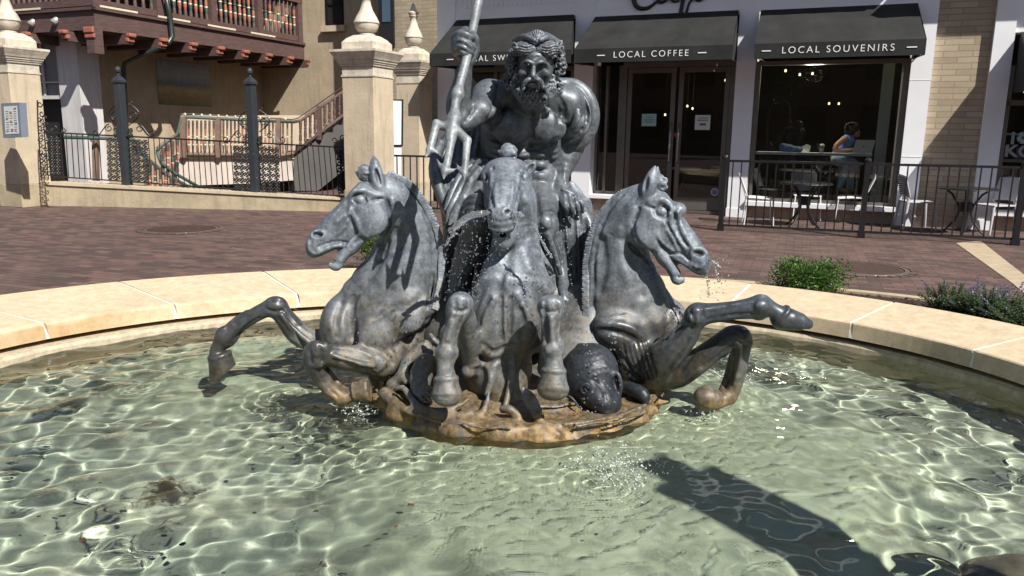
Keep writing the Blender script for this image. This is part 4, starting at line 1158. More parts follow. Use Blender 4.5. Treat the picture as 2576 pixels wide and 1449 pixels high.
for r_ in range(5):
    for i in range(6):
        S.s(zG, [(40 + 46 * i + 10 * r_, 690 + 44 * r_ - 12 * i, 6), (62 + 46 * i + 10 * r_, 712 + 44 * r_ - 12 * i, 8), (84 + 46 * i + 10 * r_, 690 + 44 * r_ - 12 * i, 6)], .004, .1)
S.s(zG, [(220, 880, 8), (300, 960, 12), (330, 1060, 8)], .01, -.1, True)
S.s(zG, [(60, 1080, 7), (160, 1110, 10), (260, 1150, 8), (360, 1130, 6)], .008, -.1, True)
LEADF = lead_mat('shaded_fish_lead', (.010, .012, .016), (.048, .055, .066), False, (), .35, .6)  # lead darkened in colour for the shade under the right horse
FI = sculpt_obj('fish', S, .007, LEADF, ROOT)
FI['label'] = 'carved fish head with painted-in shade under the right horse'
S = Sculpt()
S.ch([zD(330, 1050, 3.78, 60), zD(280, 930, 3.85, 85), zD(310, 800, 3.95, 100), zD(420, 700, 4.05, 90)], .03)
S.ch([zD(170, 900, 3.92, 30), zD(140, 840, 3.98, 44), zD(200, 700, 4.02, 50), zD(320, 610, 4.05, 50)], .03)
S.ch([zD(60, 930, 3.98, 60), zD(150, 860, 3.97, 50)], .03)
for i in range(5):
    S.ch([zD(200 + 10 * i, 990 - 14 * i, 3.85, 14), zD(260 + 26 * i, 1010 - 18 * i, 3.76, 12), zD(330 + 40 * i, 1075 - 10 * i, 3.7, 10)], .01)
for i in range(4):
    S.ch([zD(360 + 20 * i, 520 + 16 * i, 3.95, 16), zD(390 + 12 * i, 560 + 14 * i, 3.92, 18)], .006)
sculpt_obj('fish_tail', S, .008, LEAD, ROOT)
# ================================================================== materials of the setting
def brick_mat(name, c1, c2, mortar, bw, bh, mort=.01, axes='xz', bmp=.6, rough=.85, rot=0., vary=.5, offs=.5, plane_T=None):
    m, nt, b = new_mat(name)
    tc = nt.nodes.new('ShaderNodeTexCoord'); mp = nt.nodes.new('ShaderNodeMapping')
    nt.links.new(tc.outputs['Object'], mp.inputs[0]); mp.inputs['Rotation'].default_value = (0, 0, rot)
    v = mp.outputs[0]
    if axes == 'xz':
        sep = nt.nodes.new('ShaderNodeSeparateXYZ'); nt.links.new(v, sep.inputs[0])
        cb = nt.nodes.new('ShaderNodeCombineXYZ'); nt.links.new(sep.outputs[0], cb.inputs[0]); nt.links.new(sep.outputs[2], cb.inputs[1]); v = cb.outputs[0]
    wob = nt.nodes.new('ShaderNodeTexNoise'); wob.inputs['Scale'].default_value = 9; nt.links.new(v, wob.inputs[0])
    vv = nt.nodes.new('ShaderNodeVectorMath'); vv.operation = 'MULTIPLY_ADD'
    nt.links.new(wob.outputs['Color'], vv.inputs[0]); vv.inputs[1].default_value = (.008, .008, 0); nt.links.new(v, vv.inputs[2])
    br = nt.nodes.new('ShaderNodeTexBrick'); nt.links.new(vv.outputs[0], br.inputs[0])
    br.inputs['Scale'].default_value = 1; br.inputs['Brick Width'].default_value = bw; br.inputs['Row Height'].default_value = bh
    br.inputs['Mortar Size'].default_value = mort; br.inputs['Mortar Smooth'].default_value = .2; br.inputs['Bias'].default_value = 0
    br.offset = offs
    br.inputs['Color1'].default_value = (0, 0, 0, 1); br.inputs['Color2'].default_value = (1, 1, 1, 1); br.inputs['Mortar'].default_value = (.5, .5, .5, 1)
    col = ramp(nt, br.outputs['Color'], [(0, c1), (.5, tuple((x + y) / 2 for x, y in zip(c1, c2))), (1, c2)])
    n2 = noise(nt, coords(nt), 3.2, 6, .65)
    col = mix(nt, vary, col, ramp(nt, n2, [(.3, (.55, .55, .55)), (.7, (1.3, 1.3, 1.3))]), 'MULTIPLY')
    n3 = noise(nt, coords(nt), 60, 4)
    col = mix(nt, .35, col, ramp(nt, n3, [(.3, (.7, .7, .7)), (.7, (1.25, 1.25, 1.25))]), 'MULTIPLY')
    col = mix(nt, br.outputs['Fac'], col, mortar)
    nt.links.new(col, b.inputs['Base Color']); b.inputs['Roughness'].default_value = rough
    inv = math_(nt, 'SUBTRACT', 1., br.outputs['Fac'])
    bump(nt, b, inv, bmp, .012); bump(nt, b, n3, .25, .004)
    return m
DIRA = math.radians(23)
PAVE = brick_mat('brick_paving', (.080, .052, .046), (.170, .102, .084), (.03, .024, .02), .215, .105, .004, 'xy', .5, .78, math.radians(20), .6)
TANBRICK = brick_mat('tan_brick', (.36, .29, .20), (.47, .39, .285), (.30, .24, .17), .42, .095, .006, 'xz', .9, .85, DIRA, .2)
TANBRICK2 = brick_mat('tan_brick_small', (.33, .27, .19), (.42, .35, .25), (.28, .23, .16), .30, .09, .006, 'xz', .7, .85, DIRA, .3)
WHITE = simple('white_paint', (.84, .85, .88), .45, 0, .04, 2, .04)
BLACKM = simple('black_paint', (.012, .012, .013), .35, 0, .2, 10, .05)
IRON = simple('black_iron', (.018, .017, .017), .42, .2, .25, 20, .1)
SLATE = simple('slate_blue_iron', (.035, .042, .052), .45, .1, .15, 6, .05)
FABRIC = simple('black_canvas', (.017, .0175, .018), .9, 0, .45, 2.2, .5)
LETTER = simple('white_letter', (.85, .85, .83), .6, 0, .02, 3, 0)
ALU = simple('bronze_aluminium', (.16, .145, .125), .42, .4, .1, 3, .03)
STONE = simple('coping_stone', (.66, .53, .37), .75, 0, .14, 6, .2)
def coping_mat():
    m, nt, b = new_mat('coping_stone_wet')
    v = coords(nt)
    f = noise(nt, v, 14, 8, .7); g = noise(nt, v, 90, 4, .7); w = noise(nt, v, 2.2, 3, .5, .4)
    c = ramp(nt, f, [(.3, (.52, .405, .265)), (.5, (.62, .50, .34)), (.72, (.72, .60, .44))])
    c = mix(nt, .5, c, ramp(nt, g, [(.3, (.78, .76, .72)), (.7, (1.15, 1.15, 1.15))]), 'MULTIPLY')
    sep = nt.nodes.new('ShaderNodeSeparateXYZ'); nt.links.new(v, sep.inputs[0])
    # damp tide mark low on the inner face, highest at the left
    zz = math_(nt, 'ADD', sep.outputs[2], math_(nt, 'MULTIPLY', math_(nt, 'SUBTRACT', w, .5), .10))
    dx = nt.nodes.new('ShaderNodeVectorMath'); dx.operation = 'DISTANCE'; nt.links.new(v, dx.inputs[0]); dx.inputs[1].default_value = (-3.0, 5.0, .15)
    near = ramp(nt, dx.outputs['Value'], [(.2, (1, 1, 1)), (.75, (0, 0, 0))])
    k = math_(nt, 'MULTIPLY', ramp(nt, zz, [(.165, (1, 1, 1)), (.19, (0, 0, 0))]), near)
    c = mix(nt, k, c, mix(nt, 1., c, (.80, .70, .55), 'MULTIPLY'))
    vo = nt.nodes.new('ShaderNodeTexVoronoi'); vo.inputs['Scale'].default_value = 9; nt.links.new(v, vo.inputs[0])
    sp = math_(nt, 'MULTIPLY', ramp(nt, vo.outputs['Distance'], [(.03, (1, 1, 1)), (.05, (0, 0, 0))]), .5)
    c = mix(nt, sp, c, (.32, .25, .17))
    st = noise(nt, v, 1.3, 8, .75, .8)
    c = mix(nt, ramp(nt, st, [(.52, (0, 0, 0)), (.72, (.5, .5, .5))]), c, (.40, .31, .21))
    nt.links.new(c, b.inputs['Base Color']); b.inputs['Roughness'].default_value = .8
    bump(nt, b, g, .3, .003); bump(nt, b, f, .25, .006)
    return m
COPE = coping_mat()
GROUT = simple('white_grout', (.72, .70, .66), .8, 0, .08, 30, .2)
LEDGE = simple('pool_ledge', (.50, .42, .30), .8, 0, .25, 22, .5)
def stucco(name, c, sc=3., var=.22, bmp=.5):
    m, nt, b = new_mat(name); v = coords(nt)
    f = noise(nt, v, sc, 8, .65, .3); g = noise(nt, v, 26, 5, .6, .4)
    c0 = tuple(x * (1 - var) for x in c); c1 = tuple(min(1, x * (1 + var * .6)) for x in c)
    cc = ramp(nt, f, [(.3, c0), (.65, c1)])
    st = noise(nt, coords(nt, (5, 5, .5)), 2.2, 6, .7)
    cc = mix(nt, ramp(nt, st, [(.50, (0, 0, 0)), (.74, (.55, .55, .55))]), cc, tuple(x * .5 for x in c))
    nt.links.new(cc, b.inputs['Base Color']); b.inputs['Roughness'].default_value = .88
    bump(nt, b, g, bmp, .012)
    return m
STUCCO = stucco('cream_stucco', (.56, .47, .34), 2.4, .14, .45)
CAPST = stucco('weathered_limestone', (.60, .54, .44), 5, .3, .35)
WALLST = stucco('sand_stucco', (.44, .36, .25), 1.6, .16, .8)
LOWST = stucco('garden_wall_stucco', (.42, .35, .235), 2.5, .25, .5)
PALEST = stucco('pale_limestone', (.60, .585, .58), 1.5, .1, .15)
BROWN = simple('brown_timber', (.105, .062, .056), .7, 0, .3, 5, .3, stretch=(1, 1, 6))
BROWN2 = simple('taupe_timber', (.20, .135, .10), .65, 0, .2, 6, .2)
TERRA = simple('terracotta_paint', (.36, .125, .085), .7, 0, .15, 12, .1)
TEAL = simple('teal_paint', (.055, .09, .078), .6, 0, .15, 12, .1)
CREAM = simple('cream_paint', (.70, .63, .46), .65, 0, .1, 12, .1)
DARK = simple('dark_interior', (.012, .011, .011), .7, 0, .2, 3, .05)
def glass_mat():
    m, nt, b = new_mat('window_glass'); nt.nodes.remove(b)
    out = [n for n in nt.nodes if n.type == 'OUTPUT_MATERIAL'][0]
    tr = nt.nodes.new('ShaderNodeBsdfTransparent'); tr.inputs[0].default_value = (.93, .95, .94, 1)
    gl = nt.nodes.new('ShaderNodeBsdfGlossy'); gl.inputs['Roughness'].default_value = .01; gl.inputs['Color'].default_value = (.9, .9, .9, 1)
    fr = nt.nodes.new('ShaderNodeFresnel'); fr.inputs[0].default_value = 1.5
    mx = nt.nodes.new('ShaderNodeMixShader')
    nt.links.new(fr.outputs[0], mx.inputs[0]); nt.links.new(tr.outputs[0], mx.inputs[1]); nt.links.new(gl.outputs[0], mx.inputs[2])
    nt.links.new(mx.outputs[0], out.inputs[0])
    return m
GLASS = glass_mat()
def emit_mat(name, c, st):
    m, nt, b = new_mat(name)
    b.inputs['Base Color'].default_value = (*c, 1); b.inputs['Emission Color'].default_value = (*c, 1); b.inputs['Emission Strength'].default_value = st
    return m
LAMP = emit_mat('lamp_glow', (1, .82, .5), 1.4)

# ================================================================== fountain basin, water, ground
PC = (-.2, 3.8)
def ell(cx, rx, ry, th, z): return (cx + rx * math.cos(th), PC[1] + ry * math.sin(th), z)
BAS = empty('fountain_basin', (PC[0], PC[1], 0)); tag(BAS, 'wide round pool rim of sandy coping stones with white joints', 'pool rim')
joints = [134.3, 117, 101.5, 86, 70, 54, 36.3, 18.5, 1, -16, -33, -50, -68, -86, -104, -122, -140, -157, -174, -191, -208]
joints = sorted([math.radians(j) for j in joints])
R1 = random.Random(3)
for i in range(len(joints)):
    a0 = joints[i]; a1 = joints[(i + 1) % len(joints)]
    if a1 < a0: a1 += 2 * math.pi
    g = .0035
    n = 12; prof = []
    ths = [a0 + g + (a1 - a0 - 2 * g) * k / n for k in range(n + 1)]
    def ring(th):
        return [ell(-.35, 3.937, 3.08, th, -.02), ell(-.35, 3.937, 3.08, th, .26), ell(-.345, 3.915, 3.06, th, .270), ell(-.24, 3.225, 2.47, th, .196), ell(-.228, 3.206, 2.449, th, .188), ell(-.226, 3.203, 2.445, th, .178), ell(-.222, 3.19, 2.435, th, .085), ell(-.24, 3.42, 2.62, th, .085)]
    vs = []; fs = []; m = 8
    for th in ths: vs += ring(th)
    for k in range(n):
        for j in range(m):
            fs.append((k * m + j, k * m + (j + 1) % m, (k + 1) * m + (j + 1) % m, (k + 1) * m + j))
    fs.append(tuple(range(m))); fs.append(tuple(n * m + j for j in range(m))[::-1])
    b_ = MB(); b_.add(vs, fs); b_.build('coping_stone', COPE, BAS)
for j in joints:       # mortar joints
    gm = MB()
    vs = []
    for dth in (-.0036, .0036):
        th = j + dth
        vs += [ell(-.35, 3.93, 3.073, th, -.02), ell(-.35, 3.93, 3.073, th, .262), ell(-.24, 3.222, 2.467, th, .192), ell(-.222, 3.188, 2.433, th, .088)]
    gm.add(vs, [(0, 1, 2, 3), (7, 6, 5, 4), (0, 4, 5, 1), (1, 5, 6, 2), (2, 6, 7, 3), (3, 7, 4, 0)])
    gm.build('mortar_joint', GROUT, BAS)
lm = MB(); n = 160; vs = []
for k in range(n):
    th = 2 * math.pi * k / n
    w = .012 * math.sin(th * 37) * math.sin(th * 11) + R1.uniform(-.005, .005)
    vs += [ell(-.24, 3.5, 2.7, th, .0), ell(-.24, 3.5, 2.7, th, .055), ell(-.167, 3.172 + w, 2.398 + w, th, .05), ell(-.167, 3.160 + w, 2.386 + w, th, .03), ell(-.167, 3.150, 2.376, th, -.39)]
for k in range(n):
    for j in range(4):
        vs_ = (k * 5 + j, k * 5 + j + 1, ((k + 1) % n) * 5 + j + 1, ((k + 1) % n) * 5 + j)
        lm.f.append(vs_); lm.mi.append(0)
lm.v = vs
lm.build('inner_ledge', LEDGE, BAS)
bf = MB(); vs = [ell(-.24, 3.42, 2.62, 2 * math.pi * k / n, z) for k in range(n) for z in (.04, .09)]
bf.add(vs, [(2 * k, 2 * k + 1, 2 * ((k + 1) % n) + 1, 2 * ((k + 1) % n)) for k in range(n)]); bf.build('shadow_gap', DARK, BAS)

def floor_mat():
    m, nt, b = new_mat('pool_floor')
    v = coords(nt)
    f = noise(nt, v, 1.1, 6, .6, .4); g = noise(nt, v, 9, 8, .7, .6); h_ = noise(nt, v, 38, 6, .7)
    c = ramp(nt, f, [(.33, (.22, .25, .21)), (.5, (.32, .35, .285)), (.66, (.43, .455, .36))])
    at = nt.nodes.new('ShaderNodeAttribute'); at.attribute_name = 'milky_water'
    c0 = c
    c = mix(nt, .75, c, ramp(nt, g, [(.34, (.62, .66, .64)), (.52, (1, 1, 1)), (.7, (1.12, 1.12, 1.05))]), 'MULTIPLY')
    c = mix(nt, .5, c, ramp(nt, h_, [(.3, (.7, .72, .7)), (.6, (1.1, 1.1, 1.1))]), 'MULTIPLY')
    c = mix(nt, at.outputs['Fac'], c, ramp(nt, g, [(.3, (.36, .41, .30)), (.7, (.48, .52, .39))]))  # light scattered by bubbles, put into the floor colour
    for P, R in (((-1.55, 3.30, -.38), .17), ((.38, 2.42, -.38), .09), ((-.35, 2.3, -.38), .08)):    # silt and leaf litter
        vd = nt.nodes.new('ShaderNodeVectorMath'); vd.operation = 'DISTANCE'
        nt.links.new(v, vd.inputs[0]); vd.inputs[1].default_value = P
        dd = math_(nt, 'ADD', math_(nt, 'DIVIDE', vd.outputs['Value'], R), math_(nt, 'MULTIPLY', math_(nt, 'SUBTRACT', math_(nt, 'ADD', math_(nt, 'MULTIPLY', g, .6), math_(nt, 'MULTIPLY', h_, .4)), .5), 5.5))
        k = ramp(nt, dd, [(.5, (.95, .95, .95)), (1.35, (0, 0, 0))])
        c = mix(nt, k, c, (.07, .055, .035))
    nt.links.new(c, b.inputs['Base Color']); b.inputs['Roughness'].default_value = .9
    return m
# floor: flat, with a pale raised bank round the statue, shaped to imitate cloudy aerated water
fx = np.arange(-3.6, 3.3, .03); fy = np.arange(1.2, 6.4, .03); FX, FY = np.meshgrid(fx, fy)
def wob(x, y, s_): return np.sin(s_ * x + 1.7 * np.sin(.8 * s_ * y + s_)) * np.sin(s_ * .9 * y + 1.3 * np.sin(.7 * s_ * x))
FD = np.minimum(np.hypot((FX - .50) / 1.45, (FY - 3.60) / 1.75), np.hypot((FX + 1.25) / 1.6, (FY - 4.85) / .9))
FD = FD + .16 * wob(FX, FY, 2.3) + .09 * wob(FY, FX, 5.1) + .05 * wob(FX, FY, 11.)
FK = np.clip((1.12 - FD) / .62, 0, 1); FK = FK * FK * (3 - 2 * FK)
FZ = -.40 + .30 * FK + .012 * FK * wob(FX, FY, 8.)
nyf, nxf = FX.shape; I = np.arange(nyf * nxf).reshape(nyf, nxf)
Ff = np.stack([I[:-1, :-1], I[:-1, 1:], I[1:, 1:], I[1:, :-1]], -1).reshape(-1, 4)
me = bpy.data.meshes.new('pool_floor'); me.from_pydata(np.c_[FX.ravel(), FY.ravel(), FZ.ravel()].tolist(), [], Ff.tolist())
at = me.attributes.new('milky_water', 'FLOAT', 'POINT'); at.data.foreach_set('value', FK.ravel().astype(np.float32))
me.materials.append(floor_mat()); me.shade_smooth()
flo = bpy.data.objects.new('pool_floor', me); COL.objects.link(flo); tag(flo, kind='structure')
flo.cycles.is_caustics_receiver = True

def water_mat():
    m, nt, b = new_mat('water'); nt.nodes.remove(b)
    out = [n for n in nt.nodes if n.type == 'OUTPUT_MATERIAL'][0]
    g = nt.nodes.new('ShaderNodeBsdfGlass'); g.inputs['IOR'].default_value = 1.33; g.inputs['Roughness'].default_value = 0
    g.inputs['Color'].default_value = (.955, .985, .95, 1)
    nt.links.new(g.outputs[0], out.inputs[0])
    return m
step = .0145
xs = np.arange(PC[0] - 3.3, PC[0] + 3.35, step); ys = np.arange(PC[1] - 2.5, PC[1] + 2.5, step)
XG, YG = np.meshgrid(xs, ys)
rg = np.random.default_rng(4)
ZG = np.zeros_like(XG)
dst = np.hypot((XG - .05) / 1.0, (YG - 4.25) / .95)
rough_ = np.clip(1.8 - dst, 0.05, 1.)
calm = np.clip((dst - 1.1) / 1.1, .25, 1.)
for i in range(60):
    lam = rg.choice([.10, .13, .16, .22, .32, .55]) * rg.uniform(.8, 1.25); a = rg.uniform(0, 6.283); k = 6.283 / lam
    ph = .9 * np.sin(1.1 * XG + .5 * YG + i) + .8 * np.sin(1.6 * YG - .4 * XG + 2 * i)
    ZG += calm * lam * .0033 * np.sin(k * (XG * math.cos(a) + YG * math.sin(a)) + rg.uniform(0, 6.28) + ph)
for i in range(40):
    lam = rg.uniform(.05, .13); a = rg.uniform(0, 6.283); k = 6.283 / lam
    ph = 1.2 * np.sin(2.1 * XG + .9 * YG + i) + 1.1 * np.sin(2.6 * YG - 1.4 * XG + 2 * i)
    ZG += rough_ * lam * .0044 * np.sin(k * (XG * math.cos(a) + YG * math.sin(a)) + rg.uniform(0, 6.28) + ph)
for (x, y, A, lam, sp) in [(.42, 3.12, .002, .05, .2), (1.75, 4.9, .003, .07, .3), (1.05, 3.95, .0025, .06, .2), (-.75, 3.9, .003, .06, .22), (-1.25, 4.2, .003, .07, .2)] + [(rg.uniform(-2.6, 2.4), rg.uniform(2.1, 5.4), rg.uniform(.0005, .0011), rg.uniform(.04, .06), rg.uniform(.08, .16)) for _ in range(7)]:
    r_ = np.hypot(XG - x, YG - y)
    ZG += A * np.cos(6.283 * r_ / lam) * np.exp(-r_ / sp) * np.clip(1.3 - np.abs(r_ / sp - .6), 0, 1)
ZG += np.clip(1 - dst / 1.5, 0, 1) * .006 * np.sin(9 * XG + 3 * np.sin(7 * YG)) * np.sin(11 * YG + 2 * np.sin(6 * XG))
ny, nx = XG.shape
V = np.c_[XG.ravel(), YG.ravel(), ZG.ravel()]
I = np.arange(ny * nx).reshape(ny, nx)
Fq = np.stack([I[:-1, :-1], I[:-1, 1:], I[1:, 1:], I[1:, :-1]], -1).reshape(-1, 4)
cx_ = V[Fq].mean(1)
keep = ((cx_[:, 0] + .167) / 3.20) ** 2 + ((cx_[:, 1] - PC[1]) / 2.43) ** 2 < 1
Fq = Fq[keep]
used = np.zeros(len(V), bool); used[Fq.ravel()] = True
remap = np.cumsum(used) - 1
V = V[used]; Fq = remap[Fq]
me = bpy.data.meshes.new('water')
me.vertices.add(len(V)); me.vertices.foreach_set('co', V.astype(np.float32).ravel())
me.loops.add(len(Fq) * 4); me.loops.foreach_set('vertex_index', Fq.astype(np.int32).ravel())
me.polygons.add(len(Fq)); me.polygons.foreach_set('loop_start', np.arange(0, len(Fq) * 4, 4, dtype=np.int32)); me.polygons.foreach_set('loop_total', np.full(len(Fq), 4, np.int32))
me.update(calc_edges=True); me.materials.append(water_mat()); me.shade_smooth()
wo = bpy.data.objects.new('water', me); COL.objects.link(wo); tag(wo, kind='structure')
wo.cycles.is_caustics_caster = True

# ground with a hole for the pool
gv = []; gf = []; n = 96
for k in range(n):
    th = 2 * math.pi * k / n
    gv.append(ell(-.35, 3.9, 3.05, th, 0)); 
    gv.append((-.35 + 7 * math.cos(th), 3.8 + 6 * math.sin(th), 0))
    gv.append((-.35 + 90 * math.cos(th), 3.8 + 90 * math.sin(th), 0))
for k in range(n):
    k2 = (k + 1) % n
    for j in (0, 1): gf.append((k * 3 + j, k2 * 3 + j, k2 * 3 + j + 1, k * 3 + j + 1))
tag(mesh_obj('plaza_paving', gv, gf, PAVE), kind='structure')
BAND = stucco('tan_concrete', (.46, .37, .25), 6, .2, .3)
def sheet(name, pts, z, mat_, h=None):
    m_ = MB(); m_.poly([(p[0], p[1], z) for p in pts]); return tag(m_.build(name, mat_), kind='structure')
# band of tan concrete crossing the paving at the right
sheet('concrete_band', [onz(2405, 612)[:2], onz(2466, 606)[:2], onz(2576, 692)[:2], onz(2700, 790)[:2], onz(2650, 800)[:2], onz(2545, 712)[:2]], .005, BAND)
# planting bed with mulch outside the right of the rim
MULCH = simple('mulch', (.045, .025, .017), .95, 0, .5, 40, 1.)
nb = 40; ths = [math.radians(86 - 112 * k / nb) for k in range(nb + 1)]
inn = [ell(-.35, 3.93, 3.07, t, .12) for t in ths]
def wid(t): return .30 + .85 * max(0, min(1, (math.radians(88) - t) / math.radians(60)))
out_ = [(-.35 + (3.93 + wid(t)) * math.cos(t), 3.8 + (3.07 + wid(t)) * math.sin(t), .12) for t in ths]
mm = MB()
mm.add(inn + out_, [(k, k + 1, nb + 2 + k, nb + 1 + k) for k in range(nb)])
tag(mm.build('planting_bed', MULCH), kind='structure')
ed = MB(); vs = []
for t, o in zip(ths, out_):
    c_, s_ = math.cos(t), math.sin(t)
    for rr, zz in ((-.01, .0), (-.01, .14), (.10, .14), (.10, .0)):
        vs.append((o[0] + rr * c_, o[1] + rr * s_, zz))
ed.add(vs, [(k * 4 + j, k * 4 + j + 1, k * 4 + 5 + j, k * 4 + 4 + j) for k in range(nb) for j in range(3)] + [(0, 1, 2, 3), (nb * 4 + 3, nb * 4 + 2, nb * 4 + 1, nb * 4)])
tag(ed.build('bed_kerb', BAND), kind='structure')
chips = MB()
for i in range(2600):
    k = R1.random(); t = math.radians(86 - 112 * k); w = R1.random() * (wid(t) - .03) + .02
    x = -.35 + (3.93 + w) * math.cos(t); y = 3.8 + (3.07 + w) * math.sin(t); a = R1.uniform(0, 3.14); l = R1.uniform(.012, .035)
    z = .122 + R1.uniform(0, .012); dx, dy = math.cos(a) * l, math.sin(a) * l
    chips.add([(x - dx, y - dy, z), (x + dy * .3, y - dx * .3, z + .006), (x + dx, y + dy, z + R1.uniform(0, .014)), (x - dy * .3, y + dx * .3, z + .004)], [(0, 1, 2, 3)])
tag(chips.build('mulch_chips', MULCH), 'dark wood mulch chips strewn over the planting bed', 'mulch', kind='stuff')

# ================================================================== the storefront (frame: s along the front, q back into it, z up)
PF = onz(1850, 546); PF = np.array([PF[0], PF[1], 0])
tS = np.array([math.cos(DIRA), -math.sin(DIRA), 0]); mQ = np.array([math.sin(DIRA), math.cos(DIRA), 0])
def T(s_, q_, z_): return tuple(PF + tS * s_ + mQ * q_ + np.array([0, 0, z_]))
STORE = empty('cafe_building', T(-1, 0, 0)); tag(STORE, 'white cafe storefront with black awnings and glass doors', 'building')
def SB(name, boxes, mat_, parent=STORE, bev=0.):
    b_ = MB()
    for bx in boxes: b_.box(*bx, T=T)
    o = b_.build(name, mat_, parent)
    if bev: bevel(o, bev)
    return o
PIL = [(-6.17, -5.77), (-3.19, -2.81), (-.165, .165), (2.62, 2.935), (3.745, 4.03)]
for a, b_ in PIL:
    SB('pilaster', [(a, b_, 0.0, .5, .02, 4.8), (a - .012, b_ + .012, -.012, .5, .0, .16), (a + .0, b_ - .0, -.006, .0, 1.152, 1.158), (a, b_, -.004, 0, 2.39, 2.396)], WHITE)
# fascia and siding above the awnings
SB('fascia', [(-5.77, -3.19, .05, .4, 3.66, 6.0), (-2.81, -.165, .05, .4, 3.60, 6.0), (.165, 2.62, .05, .4, 3.58, 6.0), (4.03, 7.5, .05, .4, 3.1, 6.0),
              (-5.77, -3.19, .02, .05, 3.66, 3.86), (-2.81, -.165, .02, .05, 3.60, 3.80), (.165, 2.62, .02, .05, 3.58, 3.78)], WHITE)
SB('beadboard', [(-5.70 + .1 * i, -5.70 + .1 * i + .085, .035, .05, 3.9, 4.6) for i in range(25)], WHITE)
SB('cornice', [(-6.3, 3.0, -.75, .6, 4.75, 4.95), (-6.35, 3.05, -.9, .6, 4.95, 5.1), (3.0, 3.75, -.95, .6, 4.5, 4.7), (3.75, 7.5, -.75, .6, 4.75, 5.0)], WHITE)
SB('brick_panel', [(2.935, 3.745, .10, .5, .0, 4.9)], TANBRICK)
BSTN = simple('base_stone', (.42, .33, .25), .8, 0, .2, 5, .3)
for bx in [(-2.81, -2.3, .15, .5, 0, .22), (.165, 2.62, .12, .5, 0, .22), (4.03, 7.5, .12, .5, 0, .24)]: SB('stone_base', [bx], BSTN)
for bx in [(-2.81, -2.3, .0, .5, .22, .30), (.15, 2.62, -.06, .3, .22, .31), (4.03, 7.5, -.06, .3, .24, .34)]: SB('sill', [bx], WHITE, bev=.008)
SB('roof', [(-6.3, 7.5, .6, 7.5, 4.9, 5.0)], DARK)
# walls of the room behind the glass
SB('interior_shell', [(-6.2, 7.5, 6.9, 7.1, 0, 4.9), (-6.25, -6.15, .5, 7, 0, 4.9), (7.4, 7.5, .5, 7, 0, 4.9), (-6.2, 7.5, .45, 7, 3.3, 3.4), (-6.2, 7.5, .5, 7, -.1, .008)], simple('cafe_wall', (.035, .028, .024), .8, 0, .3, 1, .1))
# window 3 (souvenirs)
SB('window_frame', [(.165, .25, .06, .16, .31, 2.75), (2.50, 2.62, .06, .16, .31, 2.75), (.25, 2.50, .06, .16, .31, .37), (.25, 2.50, .06, .16, 2.68, 2.75)], ALU)
SB('window_pane', [(.25, 2.50, .10, .108, .37, 2.68)], GLASS)
SB('return_panel', [(2.22, 2.40, .35, .37, .31, 2.75)], simple('pale_green_panel', (.30, .34, .31), .5, 0, .05, 2, 0))
SB('window_counter', [(.26, 2.18, .16, .60, 1.14, 1.185)], simple('counter_white', (.66, .68, .66), .5, 0, .05, 3, .05))
# entrance (coffee): side light, doors
SB('window_frame', [(-2.81, -2.76, .25, .35, .30, 2.75), (-2.62, -2.57, .25, .35, .30, 2.75), (-2.36, -2.28, .25, .35, .1, 2.75), (-2.81, -2.28, .25, .35, .30, .36), (-5.77, -5.68, .06, .16, .3, 2.75), (-3.28, -3.19, .06, .16, .3, 2.75), (-4.9, -4.84, .06, .16, .3, 2.75), (-5.77, -3.19, .06, .16, .24, .32), (-5.77, -3.19, .06, .16, 2.66, 2.75)], ALU)
SB('window_pane', [(-2.76, -2.36, .29, .298, .36, 2.75)], GLASS)
SB('window_pane', [(-5.68, -3.28, .10, .108, .32, 2.66)], GLASS)
SB('door_frame', [(-2.28, -2.20, .22, .34, 0.01, 2.80), (-.28, -.20, .22, .34, 0.01, 2.80), (-2.20, -.28, .22, .34, 2.70, 2.80), (-2.20, -.28, .2, .4, 0.01, .06)], ALU)
for a, b_ in ((-2.19, -1.27), (-1.21, -.29)):
    d = SB('door', [(a, a + .085, .25, .29, .07, 2.69), (b_ - .085, b_, .25, .29, .07, 2.69), (a + .085, b_ - .085, .25, .29, .07, .30), (a + .085, b_ - .085, .25, .29, 2.60, 2.69)], ALU)
    SB('door_pane', [(a + .085, b_ - .085, .265, .273, .30, 2.60)], GLASS, d)
    hx = b_ - .045 if a < -2 else a + .045
    h_ = MB(); h_.tube([T(hx, .25, .95), T(hx, .18, .97), T(hx, .18, 1.65), T(hx, .25, 1.67)], .013, 8); h_.build('handle', simple('steel', (.45, .45, .44), .3, .9, .05, 5, 0), d, True)
PAPER = simple('paper', (.66, .70, .68), .7, 0, .04, 3, 0); MINT = simple('mint_paper', (.33, .55, .52), .7, 0, .04, 3, 0); REDP = simple('red_sticker', (.5, .04, .05), .5, 0, .05, 3, 0)
INK = simple('ink', (.1, .12, .13), .7, 0, .02, 3, 0)
SB('window_notice', [(-1.89, -1.61, .258, .263, 1.62, 1.85)], MINT)
SB('notice_text', [(-1.80, -1.70, .255, .2575, 1.775, 1.785), (-1.84, -1.66, .255, .2575, 1.735, 1.745), (-1.82, -1.68, .255, .2575, 1.71, 1.72), (-1.84, -1.66, .255, .2575, 1.685, 1.695)], INK)
SB('window_notice', [(-.88, -.60, .258, .263, 1.56, 1.83)], PAPER)
SB('notice_text', [(-.83, -.65, .255, .2575, 1.775, 1.782), (-.83, -.65, .255, .2575, 1.755, 1.762), (-.84, -.64, .255, .2575, 1.725, 1.738), (-.79, -.68, .255, .2575, 1.64, 1.68)], INK)
dm = MB(); dm.prism([T(-1.20 + x, .258, 1.44 + z) for x, z in ((-.07, .03), (-.04, .06), (.05, .06), (.08, .03), (0, -.06))], tuple(mQ * .004)); dm.build('red_door_sticker', REDP, STORE)
